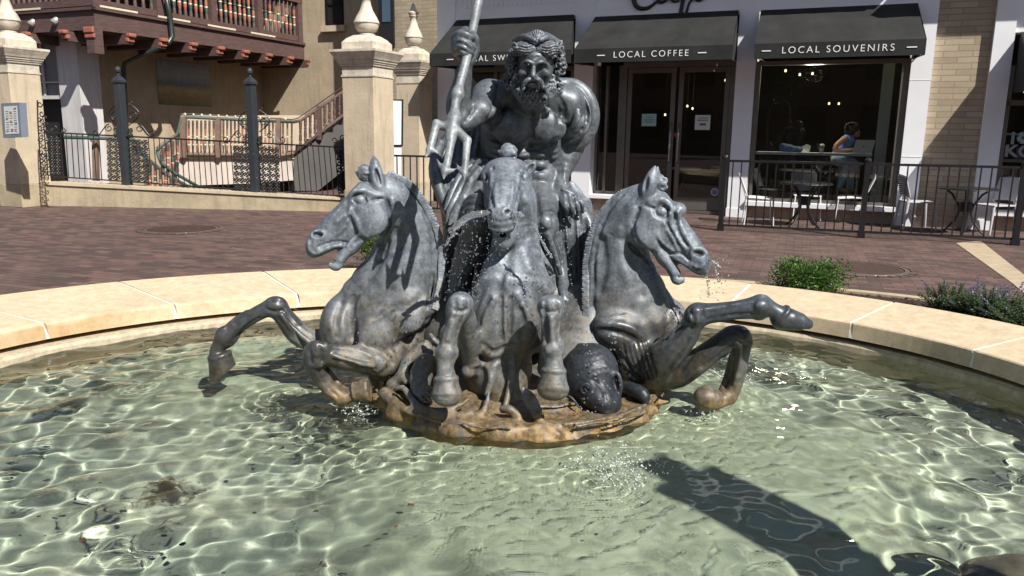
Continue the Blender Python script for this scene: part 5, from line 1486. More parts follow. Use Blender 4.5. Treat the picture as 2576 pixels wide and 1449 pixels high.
om = MB(); om.prism([T(-.44 + .07 * math.cos(a), .258, .42 + .075 * math.sin(a)) for a in [math.radians(22.5 + 45 * k) for k in range(8)]], tuple(mQ * .004)); om.build('white_octagon_sticker', PAPER, STORE)
om = MB(); om.prism([T(-.44 + .055 * math.cos(a), .255, .42 + .06 * math.sin(a)) for a in [math.radians(22.5 + 45 * k) for k in range(8)]], tuple(mQ * .002)); om.build('sticker_print', simple('blue_ink', (.12, .16, .35), .6, 0, .3, 60, 0), STORE)
# right shop window
SB('window_frame', [(4.03, 4.10, .06, .16, .34, 2.6), (4.03, 7.5, .06, .16, 1.99, 2.07), (4.03, 7.5, .1, .5, 1.10, 1.15), (4.60, 4.66, .06, .16, .34, 2.0)], ALU)
SB('window_pane', [(4.10, 7.5, .10, .108, .34, 2.6)], GLASS)
SB('display_shelf', [(4.12, 4.50, .2, .5, 1.53, 1.56), (4.12, 7.4, .2, .6, 1.10, 1.14)], WHITE)
def text(name, body, size, T_, parent, mat_, ext=.004, sx=1., sp=1., bold=0.):
    cu = bpy.data.curves.new(name, 'FONT'); cu.body = body; cu.size = size; cu.align_x = 'CENTER'; cu.align_y = 'CENTER'; cu.extrude = ext; cu.space_character = sp; cu.offset = bold
    tmp = bpy.data.objects.new('tmp', cu); COL.objects.link(tmp); bpy.context.view_layer.update()
    me_ = bpy.data.meshes.new_from_object(tmp.evaluated_get(bpy.context.evaluated_depsgraph_get()))
    bpy.data.objects.remove(tmp)
    for v in me_.vertices: v.co = Vector(T_(v.co.x * sx, v.co.y, v.co.z))
    me_.name = name; me_.materials.clear(); me_.materials.append(mat_)
    o = bpy.data.objects.new(name, me_); COL.objects.link(o)
    if parent:
        o.parent = parent; bpy.context.view_layer.update(); o.matrix_parent_inverse = parent.matrix_world.inverted()
    return o
# awnings: (s0, s1, word)
for (s0, s1, t0, t1, ztop, word, wscale) in ((-5.80, -2.92, -5.72, -3.22, 3.68, 'LOCAL SWEETS', 1.), (-2.86, -.10, -2.80, -.19, 3.62, 'LOCAL COFFEE', 1.), (.24, 2.74, .19, 2.62, 3.60, 'LOCAL SOUVENIRS', 1.), (4.15, 7.3, 4.10, 7.2, 3.1, '', 1.)):
    zb = 2.70 if s0 < 4 else 2.16; zv = 2.935 if s0 < 4 else 2.4
    a_ = MB()
    N_ = 6
    L_ = [(t0 + (s0 - t0) * k / N_, -1.0 * k / N_, ztop + (zv - ztop) * k / N_ - .012 * math.sin(math.pi * k / N_)) for k in range(N_ + 1)]
    Rr = [(t1 + (s1 - t1) * k / N_, q, z) for k, (_, q, z) in enumerate(L_)]
    M_ = 14
    vs = []
    for l, r_ in zip(L_, Rr):
        for j in range(M_ + 1):
            t_2 = j / M_
            vs.append(T(l[0] + (r_[0] - l[0]) * t_2, l[1], l[2] + .006 * math.sin(j * 2.1) * math.sin(math.pi * (-l[1]))))
    a_.add(vs, [(k * (M_ + 1) + j, k * (M_ + 1) + j + 1, (k + 1) * (M_ + 1) + j + 1, (k + 1) * (M_ + 1) + j) for k in range(N_) for j in range(M_)])
    a_.add([T(s0, -1, zv), T(s1, -1, zv), T(s1, -1.0, zb), T(s0, -1.0, zb), T(s0, -.985, zb), T(s1, -.985, zb), T(s1, -.985, zv), T(s0, -.985, zv)], [(0, 1, 2, 3), (3, 2, 5, 4), (4, 5, 6, 7)])
    for sgn, S0, tt in ((-1, s0, t0), (1, s1, t1)):
        a_.add([T(tt, 0.0, ztop), T(S0, -1, zv), T(S0, -1, zb), T(tt, -.0, zb + .02)], [(0, 1, 2, 3)])
    aw = a_.build('awning', FABRIC, STORE, False)
    aw['label'] = {'LOCAL SWEETS': 'black awning behind the statue lettered local sweets', 'LOCAL COFFEE': 'black awning over the glass doors lettered local coffee', 'LOCAL SOUVENIRS': 'black awning over the cafe window lettered local souvenirs', '': 'black awning at the right edge'}[word]
    fr_ = MB()
    fr_.tube([T(s0 + .03, -.97, zb + .02), T(s1 - .03, -.97, zb + .02)], .014, 6)
    for S0 in (s0 + .04, s1 - .04): fr_.tube([T(S0, -.97, zb + .02), T(S0 * .98 + .02 * (s0 + s1) / 2, .0, zb + .05)], .014, 6)
    fr_.build('awning_frame', BLACKM, aw)
    if word:
        mid = (s0 + s1) / 2 - (.10 if 'SWEETS' in word else 0); zc = (zb + zv) / 2
        wd = {'LOCAL SWEETS': 1.34, 'LOCAL COFFEE': 1.32, 'LOCAL SOUVENIRS': 1.68}[word]
        o = text('lettering', word, .150, lambda x, y, z: T(mid + x, -1.006 - z, zc + y), aw, LETTER, .002, 1., 1.34, -.0012)
        SBd = MB()
        for sg in (-1, 1): SBd.box(mid + sg * (wd / 2 + .22) - .07, mid + sg * (wd / 2 + .22) + .07, -1.01, -1.004, zc - .008, zc + .008, T=T)
        SBd.build('lettering_dash', LETTER, aw)
# the cafe's name in black script over the middle awning: strokes
sc_ = MB()
def stroke(pts, r=.028):
    P_ = [np.array([p[0], p[1], 0.]) for p in pts]
    L = crs([(p, r * (p2[2] if len(p2) > 2 else 1)) for p, p2 in zip(P_, pts)], 6)
    sc_.tube([T(p[0], .0, p[1]) for p, r_ in L], [r_ for p, r_ in L], 8)
stroke([(-1.75, 4.32, 1), (-1.86, 4.42, 1), (-2.02, 4.32, 1.2), (-2.10, 4.02, 1.5), (-2.02, 3.77, 1.5), (-1.82, 3.73, 1.2), (-1.62, 3.85, .8)])
stroke([(-1.45, 4.09, 1), (-1.58, 4.12, 1), (-1.66, 3.97, 1.2), (-1.58, 3.82, 1.2), (-1.45, 3.89, 1), (-1.38, 4.09, 1), (-1.38, 3.87, 1.2), (-1.28, 3.82, .8), (-1.20, 3.92, .8)])
stroke([(-1.20, 3.92, .8), (-1.02, 4.37, 1), (-1.02, 4.49, 1), (-1.12, 4.42, 1), (-1.15, 3.97, 1.3), (-1.20, 3.59, 1.3), (-1.12, 3.55, 1), (-1.06, 3.77, .8), (-.98, 3.87, .8)])
stroke([(-.98, 3.87, .8), (-.84, 4.03, 1), (-.90, 4.11, 1), (-.98, 3.97, 1.2), (-.90, 3.82, 1.2), (-.76, 3.89, .8)])
sc_.build('script_lettering', BLACKM, STORE, True)
# shop display at the right edge: painted slogan with a football
DIML = simple('dim_letter', (.30, .31, .30), .7, 0, .02, 3, 0)
text('display_lettering', 'I', .26, lambda x, y, z: T(4.20 + x, .09 - z, 1.50 + y - .03), STORE, DIML, .002, 1.1, 1, .008)
text('display_lettering', 'KC', .26, lambda x, y, z: T(4.30 + x, .09 - z, 1.27 + y), STORE, DIML, .002, 1.1, 1, .008)
fb = MB(); fb.prism([T(4.34 + .085 * math.cos(a), .09, 1.49 + .095 * math.sin(a)) for a in np.linspace(0, 6.28, 25)[:-1]], tuple(mQ * .004)); fb.build('football_emblem', simple('pale_teal', (.32, .45, .47), .6, 0, .05, 3, 0), STORE)
fb = MB()
for cx_, cz_, r_ in ((4.34, 1.49, .03),) + tuple((4.34 + .075 * math.cos(a), 1.49 + .083 * math.sin(a), .018) for a in (math.radians(90 + 72 * k) for k in range(5))):
    fb.prism([T(cx_ + r_ * math.cos(a), .086, cz_ + r_ * 1.1 * math.sin(a)) for a in [math.radians(90 + 72 * k) for k in range(5)]], tuple(mQ * .003))
fb.build('football_patches', INK, STORE)
text('display_lettering', 'THERE', .10, lambda x, y, z: T(4.45 + x, .09 - z, 2.08 + y), STORE, simple('grey_letter', (.25, .25, .25), .7, 0, .02, 3, 0), .002, 1.1, 1.2, .002)
# ceiling lamps in the cafe
R3 = random.Random(8)
for (s_, q_, z_) in ((.5, 2.2, 2.75), (.75, 2.6, 2.7), (1.0, 2.4, 2.7), (1.3, 4.5, 2.2), (1.5, 4.6, 2.2), (-1.6, 3.2, 2.1), (-1.5, 3.3, 2.05), (-.7, 2.5, 2.6), (-.95, 4.5, 1.7), (-2.0, 2.8, 1.9), (-.5, 5, 1.7), (4.6, 2, 2.3)):
    l_ = MB(); l_.lathe(T(s_, q_, z_), [(.0, -.03), (.018, -.025), (.024, -.005), (.018, .02), (.0, .03)], 10)
    lo_ = l_.build('pendant_lamp', LAMP, STORE, True)
    c__ = MB(); c__.tube([T(s_, q_, z_ + .045), T(s_, q_, 3.3)], .004, 5); c__.build('cord', BLACKM, lo_)

cl = bpy.data.lights.new('counter_fill', 'POINT'); cl.energy = 60; cl.color = (1, .85, .65); cl.shadow_soft_size = .15  # extra light added to brighten the woman and counter, apart from the pendants
clo = bpy.data.objects.new('counter_fill', cl); COL.objects.link(clo); clo.location = T(1.1, .75, 2.55)
# ================================================================== left: gate pillars, garden wall, iron fence
def vplane(x0, Y0, x1, Y1):
    """upright plane through two survey columns; returns picture point -> point on it, shifted d along its normal (+ = toward the viewer)"""
    a = atY(x0, 500, Y0); b = atY(x1, 500, Y1); a[2] = b[2] = 0
    t = (b - a) / np.linalg.norm(b - a); n = np.array([t[1], -t[0], 0])
    if n @ (a - np.array([0, 0, 0])) > 0: n = -n
    O = np.array([0, 0, EYE])
    def f(x, y, d=0.):
        A = a + n * d
        r_ = ray(x, y)
        return O + r_ * (((A - O) @ n) / (r_ @ n))
    f.t = t; f.n = n
    return f
ROTB = -DIRA
def sq(c, a, z0, z1, T2=None):
    """square block with the street's bearing"""
    h = a / 2
    return [tuple(np.array(c) + tS * i * h + mQ * j * h + np.array([0, 0, z])) for z in (z0, z1) for j in (-1, 1) for i in (-1, 1)]
def sqprof(m_, c, prof):
    for (a0, z0), (a1, z1) in zip(prof[:-1], prof[1:]):
        if z1 - z0 < 1e-6: continue
        vs = []
        for a, z in ((a0, z0), (a1, z1)):
            for j in (-1, 1):
                for i in (-1, 1): vs.append(tuple(np.array(c) + tS * i * a / 2 + mQ * j * a / 2 + np.array([0, 0, z])))
        m_.hexa(vs)
def gate_pillar(px, ybase, Yd, label, a, zt, z0=0.):
    """zt: height of the underside of the capital mouldings"""
    p = atY(px, ybase, Yd); c = np.array([p[0], p[1], 0.])
    r_ = empty('gate_pillar', tuple(c)); tag(r_, label, 'pillar', 'gate pillars')
    m_ = MB(); sqprof(m_, c, [(a * 1.04, z0), (a * 1.04, z0 + .42)]); bevel(m_.build('plinth', LOWST, r_), .01)
    m_ = MB(); sqprof(m_, c, [(a, z0 + .42), (a, zt)]); bevel(m_.build('shaft', STUCCO, r_), .008)
    k = a / .66
    m_ = MB(); z = zt
    sqprof(m_, c, [(a * 1.04, z), (a * 1.04, z + .03)]); z += .032
    sqprof(m_, c, [(a * .99, z), (a * .99, z + .14)]); z += .142
    sqprof(m_, c, [(a * 1.06, z), (a * 1.08, z + .035)]); z += .037
    sqprof(m_, c, [(a * 1.12, z), (a * 1.14, z + .03)]); z += .032
    sqprof(m_, c, [(a * 1.18, z), (a * 1.20, z + .035)]); z += .037
    sqprof(m_, c, [(a * 1.24, z), (a * 1.28, z + .03), (a * 1.42, z + .11), (a * 1.46, z + .13), (a * 1.46, z + .17)]); z += .17
    m_.build('capital', CAPST, r_)
    m_ = MB(); sqprof(m_, c, [(a * .98, z), (a * .98, z + .13), (a * .80, z + .20), (a * .52, z + .26)]); m_.build('cap_block', CAPST, r_); z += .26
    s_ = a * .5
    m_ = MB(); m_.lathe((c[0], c[1], z), [(s_ * .42, 0), (s_ * .46, .02), (s_ * .34, .04), (s_ * .5, .07), (s_ * .62, .12), (s_ * .67, .19), (s_ * .67, .20), (s_ * .72, .205), (s_ * .70, .22), (s_ * .55, .32), (s_ * .36, .42), (s_ * .26, .52), (s_ * .24, .60), (s_ * .34, .62), (s_ * .36, .635), (s_ * .28, .66), (s_ * .42, .68), (s_ * .40, .70), (s_ * .24, .74), (s_ * .18, .80), (s_ * .1, .86), (0.002, .9)], 24)
    m_.build('finial', CAPST, r_, True)
    return r_, c
def zat(x, y, Yd): return atY(x, y, Yd)[2]
Y1 = 14.4
PL, cL = gate_pillar(64, 470, 14.6, 'left gate pillar with stone finial, glazed menu case hung on it', .60, zat(58, 186, 14.6))
PC_, cC = gate_pillar(932, 500, 14.2, 'middle gate pillar with stone finial at the end of the iron fence', .64, zat(932, 196, 14.2))
PR, cR = gate_pillar(1045, 500, 16.6, 'rear gate pillar half in shade behind the white sign', .54, zat(1045, 212, 16.6))
WF = vplane(104, 14.67, 880, 14.25)
def wz(x, y, d=0.): return WF(x, y, d)
wall = empty('garden_wall', tuple(WF(480, 520))); tag(wall, 'low tan stucco garden wall carrying the black iron fence', 'wall')
def strip(name, P, thick, mat_, parent, f=WF, d0=0.):
    """P: outline in the picture on plane f; extruded away from the viewer by thick"""
    m_ = MB(); m_.prism([f(x, y, d0) for x, y in P], tuple(-f.n * thick)); return m_.build(name, mat_, parent)
strip('wall_body', [(92, 463), (140, 463), (885, 504), (885, 540), (92, 540)], .30, LOWST, wall)
strip('wall_cap', [(90, 458), (140, 458), (885, 499), (885, 504.5), (90, 463.5)], .36, STUCCO, wall, d0=.03)
# iron fence: spans, posts, filigree panels
FE = empty('iron_fence', tuple(WF(480, 500, -.15))); tag(FE, 'black wrought iron fence with scrollwork panels on the low garden wall', 'fence')
def fp(x, y, d=-.14): return WF(x, y, d)
def yt(x): return 333 + (x - 120) * .0505     # top rail
def yb(x): return 443 + (x - 120) * .068       # bottom rail
m_ = MB(); m_.tube([fp(118, yt(118)), fp(880, yt(880))], .016, 6); m_.build('top_rail', IRON, FE)
m_ = MB(); m_.tube([fp(118, yb(118)), fp(880, yb(880))], .013, 6); m_.build('bottom_rail', IRON, FE)
x = 152.
while x < 872:
    if not (258 < x < 372 or 584 < x < 702 or x > 846):
        m_ = MB(); m_.tube([fp(x, yt(x)), fp(x + 6 + .006 * x, yb(x))], .009, 5); m_.build('bar', IRON, FE)
    x += 13.8
for (xt, ytop, xb, ybot) in ((304, 208, 320, 463), (634, 212, 644, 487)):
    base = fp(xb, ybot, -.16); top = fp(xt, ytop, -.16); zt = top[2]
    m_ = MB(); a = .14
    vs = [tuple(base * [1, 1, 0] + tS * i * a / 2 + mQ * j * a / 2 + [0, 0, z]) for z in (base[2] - .05, zt) for j in (-1, 1) for i in (-1, 1)]
    m_.hexa(vs); po = m_.build('post', SLATE, FE); bevel(po, .006)
    m_ = MB(); c = (base[0], base[1], 0)
    sqprof(m_, c, [(a * 1.28, zt), (a * 1.28, zt + .04), (a * .7, zt + .10), (.02, zt + .14)])
    m_.lathe((c[0], c[1], zt + .12), [(.02, 0), (.03, .02), (.018, .04), (.045, .07), (.052, .11), (.04, .15), (.01, .17)], 12)
    m_.build('post_cap', SLATE, po)
def ring(m_, c, R, r_=.010, n=14, a0=0., a1=6.283, d=-.14, sp=0.):
    """scroll in the fence plane, radii in picture units"""
    L = []
    for k in range(n + 1):
        t = k / n; a = a0 + (a1 - a0) * t; rr = R * (1 - sp * t)
        L.append(fp(c[0] + rr * math.cos(a), c[1] + rr * math.sin(a), d))
    m_.tube(L, r_, 4, False)
def filigree(x0, x1, y0, y1, slope=.06):
    m_ = MB(); P = 16.
    nx_ = max(1, round((x1 - x0) / P)); ny_ = max(1, round((y1 - y0) / P)); px, py = (x1 - x0) / nx_, (y1 - y0) / ny_
    for i in range(nx_):
        for j in range(ny_):
            cx, cy = x0 + px * (i + .5) + (y0 + py * j - y0) * .03, y0 + py * (j + .5) + (x0 + px * i - x0) * slope
            for qx, qy, s0 in ((-1, -1, 0.), (1, -1, 1.57), (1, 1, 3.14), (-1, 1, 4.71)):
                ring(m_, (cx + qx * px * .25, cy + qy * py * .25), px * .24, .0135, 9, s0 - 1.2, s0 + 3.9, sp=.45)
    return m_
for x0, x1, y0, y1 in ((124, 150, 343, 440), (268, 300, 346, 452), (324, 372, 350, 456), (586, 628, 366, 476), (652, 702, 368, 480), (846, 868, 378, 486), (285, 300, 320, 346), (322, 334, 322, 348), (610, 626, 338, 366), (648, 660, 342, 368)):
    filigree(x0, x1, y0, y1).build('scroll_panel', IRON, FE)
m_ = MB()
def scr(*pts, **k_): m_.tube([fp(x, y) for x, y in pts], .010, 5, False)
for x0, sg in ((304, -1), (320, 1), (630, -1), (648, 1)):
    m_ = MB()
    yy = yt(x0)
    ring(m_, (x0 + sg * 30, yy - 20), 10, .009, 16, -1.57 if sg > 0 else -1.57, -1.57 + sg * 8, sp=.7)
    ring(m_, (x0 + sg * 62, yy - 8), 8, .009, 14, 1.57, 1.57 - sg * 7, sp=.7)
    scr(*[(x0 + sg * (30 + 32 * t), yy - 30 + 30 * (3 * t * t - 2 * t ** 3)) for t in [k / 10 for k in range(11)]])
    ring(m_, (x0 + sg * 14, yy - 52), 12, .009, 16, 1.57, 1.57 - sg * 8, sp=.6)
    scr(*[(x0 + sg * (4 + 26 * math.sin(3.14 * t)), yy - 84 + 56 * t) for t in [k / 10 for k in range(11)]])
    ring(m_, (x0 + sg * 8, yy - 84), 7, .008, 12, 0, sg * 7, sp=.5)
    m_.build('scroll', IRON, FE)
m_ = MB()
ring(m_, (136, 322), 9, .009, 16, 3.14, -4, sp=.6); ring(m_, (160, 326), 7, .009, 14, 0, 7, sp=.6)
m_.build('scroll', IRON, FE); m_ = MB()
ring(m_, (842, 352), 8, .009, 14, 0, 7, sp=.6); ring(m_, (862, 348), 9, .009, 14, 0, -7, sp=.6)
m_.build('scroll', IRON, FE)
# tall scroll standing against the left pillar
LP = MB()
Fl = vplane(90, 13.9, 130, 13.9)
for k in range(9):
    cy = 300 + 17.5 * k; cx = 106 + .9 * k + 2 * math.sin(k)
    for q in range(3):
        L = [Fl(cx + 7 * (q - 1) + (6.5 - .5 * t) * math.cos(t * .8 + q + k), cy + 8 * math.sin(q * 2 + k) * .6 + (6.5 - .5 * t) * math.sin(t * .8 + q + k)) for t in range(9)]
        LP.tube(L, .010, 4, False)
LP.tube([Fl(94, 252), Fl(95, 300), Fl(104, 452)], .012, 5); LP.tube([Fl(110, 315), Fl(122, 452)], .010, 5)
for k in range(2):
    LP.tube([Fl(100 + 5 * k + 7 * math.cos(t * .7) * (1 - t * .08), 262 + 24 * k + 9 * math.sin(t * .7) * (1 - t * .08)) for t in range(10)], .011, 4, False)
tag(LP.build('iron_scroll', IRON), 'narrow black iron scroll standing against the left gate pillar', 'ironwork')
# glazed menu case on the left pillar
PLf = vplane(0, 13.95, 60, 13.6)
mc = empty('menu_case', tuple(PLf(28, 300))); tag(mc, 'grey glazed menu case on the left gate pillar', 'menu case')
strip('case', [(2, 260), (48, 258), (54, 344), (8, 347)], .12, simple('blue_grey_metal', (.22, .26, .32), .5, .2, .05, 5, 0), mc, PLf, .12)
strip('menu_sheet', [(9, 268), (42, 266), (47, 336), (14, 338)], .004, PAPER, mc, PLf, .125)
Rm_ = random.Random(2)
mt = MB()
for i in range(11):
    for j in range(3):
        if Rm_.random() < .75:
            x0 = 13 + j * 10 + i * .4; y0 = 274 + i * 5.6
            mt.prism([PLf(x0, y0, .127), PLf(x0 + 7, y0 - .2, .127), PLf(x0 + 7, y0 + 1.1, .127), PLf(x0, y0 + 1.3, .127)], tuple(-PLf.n * .001))
mt.build('menu_print', INK, mc)
mt = MB()
for x, y in ((38, 272), (26, 282), (40, 310), (30, 327), (38, 326), (18, 330), (17, 300), (27, 305)):
    mt.prism([PLf(x + 3 * math.cos(a), y + 1.8 * math.sin(a), .128) for a in [k * .785 for k in range(8)]], tuple(-PLf.n * .001))
mt.build('menu_pictures', simple('food_print', (.42, .16, .08), .7, 0, .5, 60, 0), mc)
# green kiosk at the left edge
KF = vplane(-60, 15.6, 30, 15.2)
ki = empty('green_kiosk', tuple(KF(0, 500))); tag(ki, 'green painted kiosk with white lettering at the left edge', 'kiosk')
GREEN = simple('green_paint', (.012, .075, .045), .4, 0, .1, 4, .02)
strip('kiosk_body', [(-60, 358), (17, 356), (22, 506), (-60, 512)], .8, GREEN, ki, KF)
strip('kiosk_rim', [(-60, 350), (16, 348), (16, 358), (-60, 360)], .86, simple('green_trim', (.02, .16, .09), .4, 0, .1, 4, 0), ki, KF, .04)
strip('kiosk_foot', [(-60, 484), (22, 480), (22, 492), (-60, 496)], .86, simple('green_trim2', (.02, .16, .09), .4, 0, .1, 4, 0), ki, KF, .04)
def ktx(body, cx, cy, size):
    o = KF(cx, cy, .01); s_ = size * .0072
    return text('lettering', body, 1.0, lambda x, y, z: tuple(o + KF.t * x * s_ + np.array([0, 0, y * s_]) + KF.n * (.004 + z * .01)), ki, LETTER, .1, .8, 1, .02)
ktx('HA', 7, 427, 26); ktx('OF', 8, 439, 26)
strip('red_figure', [(8, 386), (14, 382), (18, 388), (17, 404), (11, 404), (9, 396)], .01, REDP, ki, KF, .012)

# ================================================================== the Spanish style building behind
CB = atY(222, 455, 17.9); CB = np.array([CB[0], CB[1], 0])
def B(t_, m__, z_): return tuple(CB + tS * t_ + mQ * m__ + np.array([0, 0, z_]))
BL = empty('stucco_building', B(0, 0, 0)); tag(BL, 'sand stucco building with brown timber balcony and painted balusters', 'building')
def BB(name, boxes, mat_, parent=BL, bev=0.):
    b_ = MB()
    for bx in boxes: b_.box(*bx, T=B)
    o = b_.build(name, mat_, parent)
    if bev: bevel(o, bev)
    return o
# where side wall meets rear wall: survey column 665
O_ = np.array([0, 0, EYE])
def hitT(x, y, t0):     # point on the plane t = t0 (side wall)
    d = ray(x, y); A = CB + tS * t0; s_ = ((A - O_) @ tS) / (d @ tS); P = O_ + d * s_; return float((P - CB) @ mQ), float(P[2])
def hitM(x, y, m0):
    d = ray(x, y); A = CB + mQ * m0; s_ = ((A - O_) @ mQ) / (d @ mQ); P = O_ + d * s_; return float((P - CB) @ tS), float(P[2])
mW = hitT(665, 300, -.25)[0]
tE = hitM(987, 100, mW)[0]
BB('side_wall', [(-.7, -.25, .55, mW + .3, -1.5, 9)], WALLST)
BB('rear_wall', [(-.25, tE, mW, mW + .4, -1.5, 9)], WALLST)
zc = hitM(222, 99, 0)[1]
tl = hitM(157, 300, 0)[0]; tl2 = hitM(60, 300, 0)[0]
BB('stone_pier', [(tl, 0, 0, .55, -.5, zc + .2), (-5.5, tl2, .1, .6, -.5, zc + .2)], PALEST)
BB('front_panel', [(tl2, tl, .15, .5, zc - 1.2, zc + .2)], simple('grey_panel', (.20, .20, .21), .6, 0, .1, 3, 0))
tdo = hitM(165, 300, .3)[0]
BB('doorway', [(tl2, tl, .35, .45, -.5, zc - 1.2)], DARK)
BB('transom_bars', [(tl2, tl, .09, .13, zc - 1.26, zc - 1.18), (tl2, tl, .09, .13, zc - .9, zc - .87), ((tl + tl2) / 2, (tl + tl2) / 2 + .05, .09, .13, zc - 1.2, zc)], PALEST)
# window in the rear wall
wx0, wz1 = hitM(817, -60, mW); wx1, wz0 = hitM(866, 64, mW)
BB('window', [(wx0, wx1, mW - .02, mW + .05, wz0, wz1)], DARK)
BB('window_frame', [(wx0 + .04, wx0 + .10, mW - .05, mW - .02, wz0, wz1), (wx1 - .08, wx1 - .02, mW - .05, mW - .02, wz0, wz1), (wx0 + .04, wx1 - .02, mW - .05, mW - .02, wz0 + .02, wz0 + .08), (wx0 + .04, wx1 - .02, mW - .05, mW - .02, wz0 + .55, wz0 + .60)], IRON)
BB('window_sill', [(wx0 - .08, wx1 + .08, mW - .14, mW + .02, wz0 - .16, wz0)], STUCCO)
# brick wing between it and the cafe
bx0, _ = hitM(950, 100, mW - 1.5)
bx1, _ = hitM(1105, 100, mW - 1.5)
BB('brick_wing', [(bx0, bx1 + 1.5, mW - 1.5, mW + .5, -.5, 9)], TANBRICK2)
a0, z1_ = hitM(952, -50, mW - 1.52); a1, z0_ = hitM(993, 118, mW - 1.52)
BB('wing_window', [(a0, a1, mW - 1.56, mW - 1.5, z0_, z1_)], DARK)
BB('wing_window_pane', [(a0 + .12, a1 - .08, mW - 1.575, mW - 1.57, z0_ + .6, z1_)], simple('blue_pane', (.07, .11, .17), .15, 0, .1, 1, 0))
# painted tile picture of fields under a sky
(ma, za), (mb, zb2) = hitT(396, 206, -.24), hitT(529, 218, -.24)
def mural_mat():
    m, nt, b = new_mat('tile_picture')
    tc = nt.nodes.new('ShaderNodeTexCoord'); sep = nt.nodes.new('ShaderNodeSeparateXYZ'); nt.links.new(tc.outputs['Generated'], sep.inputs[0])
    n1 = noise(nt, tc.outputs['Generated'], 6, 6, .6); h_ = math_(nt, 'ADD', sep.outputs[2], math_(nt, 'MULTIPLY', math_(nt, 'SUBTRACT', n1, .5), .18))
    c = ramp(nt, h_, [(.0, (.16, .17, .10)), (.18, (.32, .22, .11)), (.36, (.42, .33, .18)), (.48, (.17, .20, .20)), (.55, (.22, .27, .33)), (.7, (.36, .38, .42)), (1., (.26, .33, .42))])
    n2 = noise(nt, tc.outputs['Generated'], 22, 6, .7)
    c = mix(nt, .6, c, ramp(nt, n2, [(.35, (.45, .45, .45)), (.65, (1.25, 1.25, 1.25))]), 'MULTIPLY')
    nt.links.new(c, b.inputs['Base Color']); b.inputs['Roughness'].default_value = .35
    return m
z_hi = hitT(460, 157, -.24)[1]; z_lo = hitT(460, 265, -.24)[1]
mo = MB(); mo.box(-.25, -.225, ma, mb, z_lo, z_hi, T=B); tag(mo.build('tile_picture', mural_mat()), 'faded painted tile picture of fields on the shaded side wall', 'picture')
# balcony
BO = .9
(mB0, zBb) = hitT(240, 74, 1.3)
zb0 = zBb; zb1 = zb0 + .42
mend = mW
bal = BB('balcony', [(-9, 1.25, mB0, mend, zb1 - .04, zb1 + .02)], BROWN)
BB('fascia_beam', [(1.10, 1.30, mB0, mend, zb0, zb1)], BROWN, bal); BB('fascia_beam', [(-9, 1.10, mB0, mB0 + .2, zb0, zb1)], BROWN, bal)
BB('ledge_board', [(1.30, 1.36, mB0 - .06, mend, zb1 - .03, zb1 + .03), (-9, 1.36, mB0 - .06, mB0, zb1 - .03, zb1 + .03)], BROWN, bal)
for bx in [(1.365, 1.37, mB0 + .1 + 1.5 * k, mB0 + .1 + 1.5 * k + .95, zb1 + .035, zb1 + .075) for k in range(4)] + [(-1.1, -.2, mB0 - .075, mB0 - .065, zb1 + .035, zb1 + .075), (-3.6, -2.6, mB0 - .075, mB0 - .065, zb1 + .035, zb1 + .075)]: BB('pale_strip', [bx], CREAM, bal)
L_ = mend - mB0
for k in range(8):
    mk = mB0 + .75 + k * (L_ - .5) / 7.2
    BB('joist', [(-.25, 1.42, mk - .08, mk + .08, zb0 - .22, zb0 - .02)], BROWN, bal)
    BB('joist_tile', [(1.40, 1.52, mk - .09, mk + .09, zb0 - .08, zb0 - .0), (1.36, 1.46, mk - .09, mk + .09, zb0 - .18, zb0 - .09)], TERRA, bal, .02)
for k in range(5):
    tk = .55 - k * 1.15
    BB('joist', [(tk - .08, tk + .08, mB0 - .12, .1, zb0 - .22, zb0 - .02)], BROWN, bal)
    BB('joist_tile', [(tk - .09, tk + .09, mB0 - .22, mB0 - .1, zb0 - .08, zb0), (tk - .09, tk + .09, mB0 - .16, mB0 - .06, zb0 - .18, zb0 - .09)], TERRA, bal, .02)
BB('joist', [(1.28, 1.50, mB0 - .22, mB0 + .0, zb0 - .5, zb0 + .05)], BROWN, bal); BB('joist_tile', [(1.26, 1.54, mB0 - .27, mB0 - .22, zb0 - .1, zb0 + .02), (1.26, 1.54, mB0 - .25, mB0 - .2, zb0 - .2, zb0 - .11)], TERRA, bal, .02)
BB('bottom_rail', [(1.12, 1.26, mB0, mend, zb1 + .06, zb1 + .2), (-9, 1.12, mB0, mB0 + .14, zb1 + .06, zb1 + .2)], BROWN, bal)
BB('top_rail', [(1.10, 1.30, mB0, mend, zb1 + 1.1, zb1 + 1.2), (-9, 1.1, mB0, mB0 + .2, zb1 + 1.1, zb1 + 1.2)], BROWN, bal)
posts = [mB0 + .1 + k * (L_ - .2) / 4 for k in range(5)]
for mk in posts: BB('post', [(1.12, 1.29, mk - .09, mk + .09, zb1 + .03, zb1 + 1.3)], BROWN, bal)
def baluster(m_, P, Q, k, w=.034):
    """turned and painted: coloured lengths between dark ones (0 dark, 1 terracotta, 2 teal, 3 cream)"""
    pat = [(0, .16, 1.2, .9), (k % 3 and 1 or 2, .30, .9, 1.25), (3, .34, 1.1, 1.1), ((k + 1) % 3 and 1 or 2, .52, 1.2, .8), (3 if k % 2 else 2, .56, 1.2, 1.2), (1 if k % 2 else 0, .76, .8, 1.2), (0, 1., 1.1, 1.2)]
    P = np.array(P); Q = np.array(Q); t0 = 0
    for c, t1, r0, r1 in pat:
        m_.cur = c
        m_.tube([P + (Q - P) * t0, P + (Q - P) * (t0 * .5 + t1 * .5), P + (Q - P) * t1], [w * r0, w * (r0 + r1) * .56, w * r1], 6, True)
        t0 = t1
BALM = [BROWN, TERRA, TEAL, CREAM]
kk = 0
